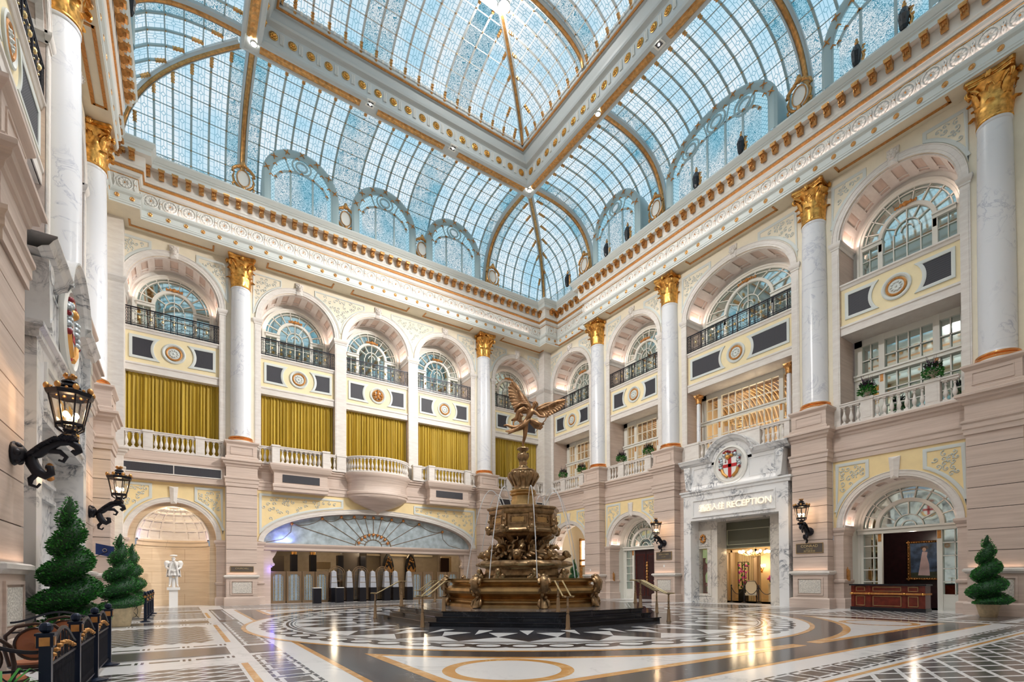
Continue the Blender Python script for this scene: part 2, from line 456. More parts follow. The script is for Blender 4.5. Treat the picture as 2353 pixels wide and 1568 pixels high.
    def mesh(s, name, mats, smooth=None):
        me = bpy.data.meshes.new(name)
        me.from_pydata(s.v, [], s.f)
        for m in ([mats] if isinstance(mats, str) else mats): me.materials.append(MATS[m])
        if any(s.m): me.polygons.foreach_set('material_index', s.m)
        if s.uv:
            uvl = me.uv_layers.new(name='UVMap')
            for fi, uv in s.uv.items():
                p = me.polygons[fi]
                for li, c in zip(p.loop_indices, uv): uvl.data[li].uv = c
        me.update()
        if smooth:
            me.shade_smooth(); me.set_sharp_from_angle(angle=radians(smooth))
        return me
    def build(s, name, mats, parent=None, loc=(0, 0, 0), rz=0, smooth=None):
        return link(name, s.mesh(name, mats, smooth), parent, loc, rz)

def link(name, me, parent=None, loc=(0, 0, 0), rz=0):
    o = bpy.data.objects.new(name, me)
    COL.objects.link(o)
    o.location = loc; o.rotation_euler = (0, 0, rz)
    if parent is not None: o.parent = parent
    return o
def tag(o, label, cat, group=None, kind=None):
    if label: o['label'] = label
    if cat: o['category'] = cat
    if group: o['group'] = group
    if kind: o['kind'] = kind
    return o
def thing(name, label, cat, loc=(0, 0, 0), rz=0, group=None):
    return tag(link(name, None, None, loc, rz), label, cat, group)
def struct(o, label=None, cat=None):
    o['kind'] = 'structure'
    if label: o['label'] = label
    if cat: o['category'] = cat
    return o
def arc(cx, cz, r, a0, a1, n, rz=None):
    rz = r if rz is None else rz
    return [(cx + r * cos(a0 + (a1 - a0) * k / n), cz + rz * sin(a0 + (a1 - a0) * k / n)) for k in range(n + 1)]
def dup(root, loc, rz, label=None, group=None):
    r = root.copy(); COL.objects.link(r); r.location = loc; r.rotation_euler = (0, 0, rz)
    if label: r['label'] = label
    if group: r['group'] = group
    for ch in list(root.children):
        c = ch.copy(); COL.objects.link(c); c.parent = r
        for g in list(ch.children):
            d = g.copy(); COL.objects.link(d); d.parent = c
    return r

CX, CY = 10.62, 15.1
class Fr:
    """wall frame: local x to the right seen from the room, y into the wall, z up; y=0 is the front of the piers"""
    def __init__(s, ox, oy, rz): s.o = (ox, oy); s.rz = rz; s.c = cos(rz); s.s = sin(rz)
    def w(s, x, y, z): return (s.o[0] + x * s.c - y * s.s, s.o[1] + x * s.s + y * s.c, z)
FA = Fr(CX, 30.5, 0.0)
FB = Fr(23.44, CY, -pi / 2)
FC = Fr(-2.2, CY, pi / 2)
FD = Fr(CX, -0.3, pi)

# ================================================================ floor
def build_floor():
    b = MB()
    mats = ['floor_white', 'floor_dark', 'floor_grey', 'floor_gold', 'lobby_floor']
    x0, x1, y0, y1 = -3.0 - CX, 24.5 - CX, -1.6 - CY, 31.4 - CY
    b.mat(0); b.face([(x0 - 3, y0 - 1, 0), (x1 + 3, y0 - 1, 0), (x1 + 3, y1 + 3, 0), (x0 - 3, y1 + 3, 0)])
    def rect(xa, xb, ya, yb, k, z):
        b.mat(k); b.face([(xa, ya, z), (xb, ya, z), (xb, yb, z), (xa, yb, z)])
    def ring(r0, r1, k, z, n=128, cx=0, cy=0):
        b.mat(k)
        for i in range(n):
            a, c = 2 * pi * i / n, 2 * pi * (i + 1) / n
            b.face([(cx + r0 * cos(a), cy + r0 * sin(a), z), (cx + r1 * cos(a), cy + r1 * sin(a), z), (cx + r1 * cos(c), cy + r1 * sin(c), z), (cx + r0 * cos(c), cy + r0 * sin(c), z)])
    L1, L2, L3, L4, L5, L6 = .0012, .0024, .0036, .0048, .006, .0072
    HX, HY = 8.6, 10.95
    # gold framed dark rectangle around the circle
    rect(-HX, HX, -HY, HY, 3, L1); rect(-HX + .1, HX - .1, -HY + .1, HY - .1, 1, L2)
    # corner spandrels: gold edge then white field
    def spandrel(sx, sy, off, k, z, hx, hy, R):
        b.mat(k)
        ex, ey = hx - off, hy - off; r = R + off
        ax = sqrt(max(0, r * r - ey * ey)) if r > ey else 0.25
        ay = sqrt(r * r - ex * ex)
        ax = max(ax, off * 1.5)
        a0, a1 = atan2(ey, ax) if r > ey else atan2(sqrt(r * r - ax * ax), ax), atan2(ay, ex)
        pts = [(ex, ey)] + [(ax, ey)] + [(r * cos(a0 + (a1 - a0) * i / 24), r * sin(a0 + (a1 - a0) * i / 24)) for i in range(25)] + [(ex, ay)]
        b.face([(sx * p[0], sy * p[1], z) for p in pts])
    for sx in (-1, 1):
        for sy in (-1, 1):
            spandrel(sx, sy, 0.0, 3, L3, 7.82, 10.15, 9.87)
            spandrel(sx, sy, 0.17, 0, L4, 7.82, 10.15, 9.87)
            cx, cy = sx * 6.55, sy * 8.9
            ring(.79, .98, 3, L5, 64, cx, cy)
    # white collar, clipped circle
    b.mat(3); b.face([(9.24 * cos(2 * pi * i / 160), 9.24 * sin(2 * pi * i / 160), L4 + .0004) for i in range(160)])
    b.mat(0); b.face([(9.12 * cos(2 * pi * i / 160), 9.12 * sin(2 * pi * i / 160), L5 + .0004) for i in range(160)])
    # chain of ovals
    n = 72
    for i in range(n):
        a = 2 * pi * i / n
        e = Vector((cos(a), sin(a))); t = Vector((-sin(a), cos(a))); c = e * 8.47
        for k, ra, rt, z in ((1, .33, .46, L6), (0, .19, .25, L6 + .002)):
            b.mat(k); b.face([(*(c + e * ra * cos(2 * pi * j / 16) + t * rt * sin(2 * pi * j / 16)), z + (0.0004 if i % 2 and k else 0)) for j in range(16)])
    # dark star field
    b.mat(1); b.face([(7.82 * cos(2 * pi * i / 128), 7.82 * sin(2 * pi * i / 128), L6) for i in range(128)])
    ring(7.88, 7.94, 1, L6); ring(7.98, 8.06, 1, L6)
    ns = 32
    for i in range(ns):
        a = radians(-107.5) + 2 * pi * i / ns; w = pi / ns
        P = lambda r, d: (r * cos(a + d), r * sin(a + d), L6 + .0012)
        b.mat(0)
        b.face([P(7.0, 0), P(7.8, -w * .98), P(7.81, 0), P(7.8, w * .98)])
        b.face([P(7.0, 0), P(6.1, w * .62), P(6.05, 0), P(6.1, -w * .62)])
    for i in range(ns):
        a = radians(-107.5) + 2 * pi * (i + .5) / ns
        b.mat(0); b.face([(6.55 * cos(a), 6.55 * sin(a), L6 + .0012), (5.5 * cos(a + .035), 5.5 * sin(a + .035), L6 + .0012), (5.5 * cos(a - .035), 5.5 * sin(a - .035), L6 + .0012)])
    # outer chain bands: nested rectangles running round the room
    def chain(x, y, dx, dy, n, step, w):
        """n cells of width step along (dx,dy); band width w to the left"""
        for i in range(n):
            u0 = i * step
            def R(ua, ub, va, vb, k, z):
                pts = [(ua, va), (ub, va), (ub, vb), (ua, vb)]
                b.mat(k); b.face([(x + dx * p - dy * q, y + dy * p + dx * q, z) for p, q in pts])
            R(u0 + .06 * step, u0 + .44 * step, .02, .12 * w, 1, L1); R(u0 + .56 * step, u0 + .94 * step, .02, .12 * w, 1, L1)
            R(u0 + .06 * step, u0 + .44 * step, .88 * w, w - .02, 1, L1); R(u0 + .56 * step, u0 + .94 * step, .88 * w, w - .02, 1, L1)
            R(u0 + .22 * step, u0 + .78 * step, .22 * w, .78 * w, 2, L1)
            R(u0 + .86 * step, u0 + 1.14 * step, .30 * w, .70 * w, 1, L1)
            R(u0 + .93 * step, u0 + 1.07 * step, .12 * w, .30 * w, 1, L1); R(u0 + .93 * step, u0 + 1.07 * step, .70 * w, .88 * w, 1, L1)
    def square(x, y, s, sy=None):
        sy = sy or s
        rect(x - s, x + s, y - sy, y + sy, 1, L1); rect(x - s * .8, x + s * .8, y - sy * .85, y + sy * .85, 2, L2)
    for sx in (-1, 1):
        xa = sx * 9.27
        for ya, n in ((-3.35, 11), (4.75, 11)):
            chain(xa + .3, ya, 0, 1, n, .605, .6)
        chain(xa + .3, -11.3, 0, 1, 10, .63, .6)
        for yy in (4.1, -4.1): square(xa, yy, .28, .62)
        for yy in (11.55, -11.55): square(xa, yy, .28, .4)
        for ya, yb in ((-3.3, 3.3), (4.9, 11), (-11, -4.9)): pass
        rect(sx * 9.75 - .05, sx * 9.75 + .05, -2.55, 2.55, 3, L1)
        rect(sx * 9.75 - .05, sx * 9.75 + .05, 5.9, 9.4, 3, L1)
        rect(sx * 9.75 - .05, sx * 9.75 + .05, -9.4, -5.9, 3, L1)
    for sy in (-1, 1):
        chain(-8.6, sy * 11.65 - .25, 1, 0, 27, .637, .5)
        rect(-8.9, 8.9, sy * 12.02 - .04, sy * 12.02 + .04, 3, L1)
    # side lattices
    def lattice(xa, xb, ya, yb, cw, ch, k=2):
        """dark lozenges between crossing white double bands"""
        rect(xa, xb, ya, yb, k, L1)
        def clipline(p, q, w, z):
            # clip segment to the rectangle
            t0, t1 = 0.0, 1.0
            d = (q[0] - p[0], q[1] - p[1])
            for a, lo, hi in ((0, xa, xb), (1, ya, yb)):
                if abs(d[a]) < 1e-9:
                    if p[a] < lo or p[a] > hi: return
                    continue
                u, v = (lo - p[a]) / d[a], (hi - p[a]) / d[a]
                if u > v: u, v = v, u
                t0, t1 = max(t0, u), min(t1, v)
            if t1 <= t0: return
            A = (p[0] + d[0] * t0, p[1] + d[1] * t0); B = (p[0] + d[0] * t1, p[1] + d[1] * t1)
            l = hypot(*d); nx, ny = -d[1] / l * w / 2, d[0] / l * w / 2
            b.mat(0); b.face([(A[0] + nx, A[1] + ny, z), (B[0] + nx, B[1] + ny, z), (B[0] - nx, B[1] - ny, z), (A[0] - nx, A[1] - ny, z)])
        H = yb - ya; Wd = xb - xa; sl = ch / cw
        m = int((Wd + H / sl) / cw) + 2
        for i in range(-m, m + 1):
            for o in (-.035, .035):
                clipline((xa + i * cw + o, ya), (xa + i * cw + o + H / sl, yb), .032, L2)
                clipline((xa + i * cw + o, ya), (xa + i * cw + o - H / sl, yb), .032, L2 + .0006)
    for sx in (-1, 1):
        xs = sorted((sx * 9.85, sx * 13.0))
        lattice(xs[0], xs[1], -9.3, -5.95, .62, .36)
        lattice(xs[0], xs[1], 5.95, 9.3, .62, .36)
        b_ = sorted((sx * 9.85, sx * 13.0))
        # chequered wave pattern in the middle field
        rect(b_[0], b_[1], -2.3, 2.15, 0, L1)
        nx, ny = 12, 17
        for i in range(nx):
            for j in range(ny):
                px, py = b_[0] + (i + .5 + (.5 if j % 2 else 0)) * (b_[1] - b_[0]) / nx, -2.3 + (j + .5) * 4.45 / ny
                w, h = .135, .20
                if px + w > b_[1]: continue
                b.mat(2); b.face([(px - w, py, L2), (px, py - h, L2 + .0001 * (i % 2)), (px + w, py, L2), (px, py + h, L2)])
        for c0 in (-4.03, 4.03, -10.3, 10.3):
            rect(b_[0] - .1, b_[1], c0 - .55, c0 + .55, 2, L2)
            for yy in (c0 - .62, c0 + .62): rect(b_[0] - .1, b_[1], yy - .025, yy + .025, 2, L2)
            for yy in (c0 - 1.0, c0 + 1.0):
                for i in range(5):
                    xx = b_[0] + i * .65
                    rect(xx, xx + .42, yy - .07, yy + .07, 2, L2)
                    rect(xx + .46, xx + .5, yy - .12, yy + .12, 1, L2); rect(xx + .54, xx + .58, yy - .12, yy + .12, 1, L2)
        lattice(xs[0], xs[1], 11.7, 15.2, .62, .36)
    lattice(-9.0, 9.0, -15.9, -12.15, .80, .42)
    lattice(9.85, 13.0, -15.9, -11.6, .62, .36)
    lattice(-13.0, -9.85, -15.9, -11.6, .62, .36)
    lattice(-8.9, 8.9, 12.3, 15.6, .8, .42)
    o = b.build('floor', mats, None, (CX, CY, 0))
    struct(o, 'patterned marble floor with a star roundel, oval chain and lattice borders')
build_floor()

# ================================================================ wall pieces
ZC = 7.93          # top of the belt cornice
ZL = 6.45          # underside of the belt
ZT = 19.2          # underside of the entablature
YL, YU = 0.61, 0.86
BELT = [(0, ZL), (.05, ZL), (.05, 6.62), (.08, 6.66), (.08, 6.82), (.12, 6.88), (.12, 6.95), (.02, 6.98), (.02, 7.5), (.06, 7.54), (.08, 7.62), (.16, 7.68), (.18, 7.78), (.25, 7.82), (.25, 7.90), (.22, ZC), (-.3, ZC)]
BASEP = [(0, 0), (.07, 0), (.07, .40), (.04, .44), (0, .46)]
DADOC = [(0, 1.12), (.04, 1.13), (.06, 1.18), (.06, 1.24), (0, 1.28)]
IMPO = [(0, 3.2), (.03, 3.22), (.03, 3.32), (.06, 3.36), (.1, 3.44), (.1, 3.53), (.0, 3.55)]
WALLS = {}

def wall_lower(b, xl, xr, xc, half, rise, zs=3.53, top=ZL, depth=1.5):
    """front face with an arched opening + reveal; slots 0 stone, 1 yellow"""
    y = YL
    b.mat(0)
    b.face([(xl, y, 0), (xc - half, y, 0), (xc - half, y, zs), (xl, y, zs)])
    b.face([(xc + half, y, 0), (xr, y, 0), (xr, y, zs), (xc + half, y, zs)])
    pts = arc(xc, zs, half, pi, 0, 28, rise)
    b.mat(1)
    b.face([(xl, y, zs), (xc - half, y, zs)] + [(p[0], y, p[1]) for p in pts[1:-1]] + [(xc + half, y, zs), (xr, y, zs), (xr, y, top), (xl, y, top)])
    b.mat(0)
    path = [(xc - half, 0)] + pts + [(xc + half, 0)]
    b.grid([[(p[0], y, p[1]), (p[0], y + depth - YL, p[1])] for p in path])
def wall_upper(b, xl, xr, ops, top=ZT):
    """cream wall with tall arched openings [(xc, half)], springing 16.2; slot 2 cream, 0 stone"""
    y, z0, zs = YU, ZC - .05, 16.25
    b.mat(2)
    x = xl
    for xc, half, rise in ops:
        b.face([(x, y, z0), (xc - half, y, z0), (xc - half, y, zs), (x, y, zs)])
        x = xc + half
    b.face([(x, y, z0), (xr, y, z0), (xr, y, zs), (x, y, zs)])
    for i, (xc, half, rise) in enumerate(ops):
        a = xl if i == 0 else (ops[i - 1][0] + ops[i - 1][1] + xc - half) / 2
        c = xr if i == len(ops) - 1 else (xc + half + ops[i + 1][0] - ops[i + 1][1]) / 2
        pts = arc(xc, zs, half, pi, 0, 28, rise)
        b.face([(a, y, zs)] + [(p[0], y, p[1]) for p in pts] + [(c, y, zs), (c, y, top), (a, y, top)])
    b.mat(0)
    for xc, half, rise in ops:
        pts = [(xc - half, z0)] + arc(xc, zs, half, pi, 0, 28, rise) + [(xc + half, z0)]
        b.grid([[(p[0], y, p[1]), (p[0], y + 1.45, p[1])] for p in pts])

def archivolt(par, xc, zs, half, rise, w, y, leg=0.0, mat='stone_light', name='archivolt'):
    b = MB()
    pts = arc(xc, zs, half, pi, 0, 32, rise)
    b.asweep(pts, [(0, y + .02), (0, y - .05), (w * .3, y - .05), (w * .32, y - .065), (w * .85, y - .065), (w * .9, y - .09), (w, y - .09), (w, y + .01)])
    return b.build(name, [mat], par, smooth=30)
def coffering(par, xc, zs, half, rise, y0, y1, n=9, mat='stone_light'):
    b = MB()
    h = half - .03; r = rise - .03
    for ya, yb in ((y0 + .04, y0 + .2), (y1 - .25, y1 - .02), ((y0 + y1) / 2 + .25, (y0 + y1) / 2 + .3)):
        b.asweep(arc(xc, zs, half, pi, 0, 28, rise), [(0, ya), (-.06, ya), (-.06, yb), (0, yb)])
    for i in range(n + 1):
        a = pi - pi * (i + .0) / n; da = .085
        rows = []
        for aa in (a - da, a + da):
            aa = min(pi, max(0, aa))
            c, s_ = cos(aa), sin(aa)
            rows.append([(xc + half * c, y0 + .1, zs + rise * s_), (xc + (half - .055) * c, y0 + .1, zs + (rise - .055) * s_), (xc + (half - .055) * c, y1 - .1, zs + (rise - .055) * s_), (xc + half * c, y1 - .1, zs + rise * s_)])
        b.grid(rows)
    return b.build('coffering', [mat], par)
def keystone(par, xc, z0, z1, y, mask=False):
    b = MB()
    w0, w1 = (.13, .2) if not mask else (.16, .22)
    f = y - .16
    b.prism([(xc - w0, z0), (xc + w0, z0), (xc + w1, z1), (xc - w1, z1)], y - .08, y + .05)
    # faceted nose
    b.face([(xc - w0, y - .08, z0), (xc + w0, y - .08, z0), (xc, f, z0 + .12)])
    zt = z1 - .1
    b.face([(xc - w0, y - .08, z0), (xc, f, z0 + .12), (xc, f, zt), (xc - w1, y - .08, z1)])
    b.face([(xc + w0, y - .08, z0), (xc + w1, y - .08, z1), (xc, f, zt), (xc, f, z0 + .12)])
    b.face([(xc - w1, y - .08, z1), (xc, f, zt), (xc + w1, y - .08, z1)])
    if mask:
        zc = (z0 + z1) / 2
        b.lathe([(.001, -.17), (.09, -.14), (.13, -.03), (.13, .08), (.08, .16), (.001, .18)], 10, (xc, y - .15, zc), 1, .8)
        for s_ in (-1, 1):
            b.ball((xc + s_ * .05, y - .26, zc + .03), .025, 5); b.ball((xc + s_ * .15, y - .12, zc + .06), .06, 6); b.ball((xc + s_ * .1, y - .14, zc + .17), .07, 6)
        b.ball((xc, y - .27, zc - .02), .03, 5); b.box(xc - .04, xc + .04, y - .27, y - .2, zc - .10, zc - .085); b.ball((xc, y - .14, zc + .22), .08, 6)
    return b.build('mask_keystone' if mask else 'keystone', ['stone_light'], par, smooth=40)
def scroll_relief(b, x0, z0, dx, dz, y, n=4, seed=1, tri=None):
    """leaf scrolls filling a box"""
    rnd = random.Random(seed)
    for i in range(n):
        t = (i + .5) / n
        cx, cz = x0 + dx * t, z0 + dz * (.5 + .28 * (1 if i % 2 else -1))
        if tri and not tri(cx, cz): continue
        r = min(abs(dx) / n, abs(dz)) * .42
        pts = [(cx + r * (1 - k / 11) * cos(k * .75 + i), y - .012, cz + r * (1 - k / 11) * sin(k * .75 + i)) for k in range(11)]
        b.tube(pts, [.018 - .001 * k for k in range(11)], 5)
        for k in (1, 3, 5):
            q = pts[k]; b.ball(q, .03, 4, .7)
def spandrel_panel(par, pts, y, inset=.1, mat='grey_white', field='cream', seed=3):
    """framed panel following a closed outline (x,z) anticlockwise, with leaf scrolls"""
    b = MB()
    n = len(pts); ins = []
    for k in range(n):
        p, q, r = Vector(pts[k - 1]), Vector(pts[k]), Vector(pts[(k + 1) % n])
        d0, d1 = (q - p).normalized(), (r - q).normalized()
        n0, n1 = Vector((-d0.y, d0.x)), Vector((-d1.y, d1.x))
        m = n0 + n1; m.normalize(); m = m / max(.28, m.dot(n0))
        ins.append(q + m * inset)
    b.mat(0)
    rows = [[(p[0], y, p[1]) for p in pts], [(p[0], y - .035, p[1]) for p in pts], [(p[0] * .5 + q.x * .5, y - .05, p[1] * .5 + q.y * .5) for p, q in zip(pts, ins)], [(q.x, y - .03, q.y) for q in ins], [(q.x, y - .005, q.y) for q in ins]]
    b.grid(rows, True)
    b.mat(1); b.face([(q.x, y - .008, q.y) for q in ins])
    cx = sum(q.x for q in ins) / n; cz = sum(q.y for q in ins) / n
    b.mat(0)
    rnd = random.Random(seed)
    # scrolls scattered around the centroid towards each corner
    xs = [q.x for q in ins]; zs = [q.y for q in ins]
    def inside(x, z):
        c = False
        for k in range(n):
            a, e = ins[k], ins[k - 1]
            if (a.y > z) != (e.y > z) and x < (e.x - a.x) * (z - a.y) / (e.y - a.y) + a.x: c = not c
        return c
    r = .115
    tries = 0; done = []
    while tries < 260 and len(done) < 26:
        tries += 1
        x, z = rnd.uniform(min(xs), max(xs)), rnd.uniform(min(zs), max(zs))
        if not all(inside(x + r * .9 * cos(a), z + r * .9 * sin(a)) for a in (0, pi / 2, pi, 3 * pi / 2)): continue
        if any(hypot(x - q[0], z - q[1]) < r * 1.5 for q in done): continue
        done.append((x, z)); ph = rnd.uniform(0, 6)
        pp = [(x + r * (1 - k / 9) * cos(k * .8 + ph), y - .02, z + r * (1 - k / 9) * sin(k * .8 + ph)) for k in range(9)]
        b.tube(pp, [.017] * 9, 4)
        b.ball((x, y - .02, z), .028, 4)
        b.ball((pp[0][0], y - .02, pp[0][2]), .03, 4)
    return b.build('spandrel_panel', [mat, field], par, smooth=35)
def corner_panels(par, xc, zs, R, rise, xl, xr, top, y, field, edge=.12):
    """two triangular panels either side of an arch"""
    for s_ in (-1, 1):
        xe = xl + edge if s_ < 0 else xr - edge
        out = []
        zt = top - edge
        # arch curve offset by edge*2
        rr, rz = R + .32, rise + .32
        x_top = xc + s_ * (R * .28)
        a_end = math.acos(min(1, abs(xe - xc) / rr)) if abs(xe - xc) < rr else 0.18
        a_start = pi / 2 - .42
        curve = [(xc + s_ * rr * cos(a_start + (a_end - a_start) * k / 10), zs + rz * sin(a_start + (a_end - a_start) * k / 10)) for k in range(11)]
        curve = [(x, min(z, zt - .04)) for x, z in curve]
        curve[-1] = (xe, curve[-1][1])
        pts = [(xe, zt)] + [(curve[0][0], zt)] + curve
        if s_ < 0: pts = pts[::-1]
        area = sum(pts[k - 1][0] * pts[k][1] - pts[k][0] * pts[k - 1][1] for k in range(len(pts)))
        if area < 0: pts = pts[::-1]
        spandrel_panel(par, pts, y, .13, 'grey_white', field, seed=int(xe * 7) % 97)
def pilaster_strip(par, x0, x1, cap_to=None, y=YU):
    b = MB()
    b.box(x0, x1, y - .04, y + .01, ZC, 16.0)
    b.box(x0 + .05, x1 - .05, y - .055, y, ZC + .4, 15.7)
    b.psweep([(x1, y + .02), (x1, y - .04), (x0, y - .04), (x0, y + .02)][::1], [(0, 15.95), (.03, 15.97), (.03, 16.03), (.06, 16.07), (.1, 16.17), (.1, 16.26), (0, 16.28)])
    b.box(x0, x1, y - .04, y, 16.0, 16.27)
    return b.build('pilaster_strip', ['stone_light'], par, smooth=30)
def impost_return(par, xc, half, y0, y1, z0, z1, mat='stone_light'):
    """impost moulding running into the reveal on both jambs"""
    b = MB()
    for s_ in (-1, 1):
        x = xc + s_ * half
        b.prism([(x + s_ * .02, z0), (x - s_ * .03, z0), (x - s_ * .03, z0 + .5 * (z1 - z0)), (x - s_ * .1, z1 - .08), (x - s_ * .1, z1), (x + s_ * .02, z1)], y0 - .04, y1)
    return b.build('impost', [mat], par)
def medallion_band(par, xc, half, y, crest=False, idx=0):
    """yellow spandrel band with a medallion between two hollow-ended grilles, z 12.06 - 14.3"""
    b = MB()
    z0, z1 = 12.06, 14.3
    b.mat(1); b.face([(xc - half, y, z0), (xc + half, y, z0), (xc + half, y, z1), (xc - half, y, z1)])
    b.mat(0)
    b.box(xc - half, xc + half, y - .02, y + 1.25, z0, z0 + .02)
    b.psweep([(xc + half, y), (xc - half, y)], [(0, z0), (.05, z0), (.05, z0 + .3), (.09, z0 + .34), (.09, z0 + .42), (0, z0 + .46)])
    b.psweep([(xc + half, y), (xc - half, y)], [(0, 14.08), (.04, 14.1), (.07, 14.2), (.12, 14.24), (.12, 14.3), (0, 14.32), (-1.45, 14.32)])
    b.build('spandrel_band', ['stone_light', 'yellow_pale'], par)
    zc = 13.3
    b = MB(); Rm = .52
    b.mat(0)
    P = [(Rm, y), (Rm, y - .05), (Rm - .05, y - .07), (Rm - .10, y - .05), (Rm - .13, y - .02)]
    def ringz(prof, n=36):
        rows = [[(xc + r * cos(2 * pi * k / n), yy, zc + r * sin(2 * pi * k / n)) for k in range(n)] for r, yy in prof]
        b.grid(rows, True)
    ringz(P)
    b.mat(1); ringz([(.36, y - .01), (.36, y - .05), (.32, y - .075), (.28, y - .05), (.28, y - .01)])
    b.mat(0)
    ringz([(.28, y - .03), (.12, y - .045), (.001, y - .05)])
    for k in range(10):
        a = 2 * pi * k / 10
        b.ball((xc + .17 * cos(a), y - .04, zc + .17 * sin(a)), .055, 5, .8)
    b.mat(1) if crest else b.mat(0)
    b.ball((xc, y - .05, zc), .05 if not crest else .1, 6)
    if crest:
        for dx_, dz_, r_ in ((-.2, .0, .09), (.2, 0, .09), (-.22, .14, .06), (.22, .14, .06), (0, .2, .09), (0, .32, .06), (-.1, -.2, .07), (.1, -.2, .07), (-.24, -.14, .06), (.24, -.14, .06), (0, -.1, .1), (0, .08, .1)):
            b.ball((xc + dx_, y - .09, zc + dz_), r_, 6)
    b.build('medallion', ['grey_white', 'gold_paint'], par, smooth=40)
    for s_ in (-1, 1):
        b = MB()
        xo, xi = xc + s_ * (half - .3), xc + s_ * .85
        zt, zb = 13.78, 12.86
        cur = lambda r: [(xc + s_ * sqrt(max(0, r * r - t * t)) if True else 0, zc + t) for t in [(-.46 + .92 * k / 8) for k in range(9)]]
        def outline(g):
            rr = .92 - g
            pts = [(xo + s_ * g, zb - g)] + [(xc + s_ * (rr + .0 if False else sqrt(rr * rr - (tt * (0.46 + g)) ** 2) + .08 - 0.0), zc + tt * (.46 + g)) for tt in [(-1 + 2 * k / 8) for k in range(9)]] + [(xo + s_ * g, zt + g)]
            return pts
        A, B_ = outline(.13), outline(0.0)
        b.mat(1)
        rows = [[(p[0], y, p[1]) for p in A], [(p[0], y - .05, p[1]) for p in A], [((p[0] + q[0]) / 2, y - .06, (p[1] + q[1]) / 2) for p, q in zip(A, B_)], [(q[0], y - .03, q[1]) for q in B_], [(q[0], y - .005, q[1]) for q in B_]]
        b.grid(rows, True)
        b.mat(0); b.face([(q[0], y - .01, q[1]) for q in B_])
        b.build('hollow_end_grille', ['grille_mesh', 'grey_white'], par, smooth=35)

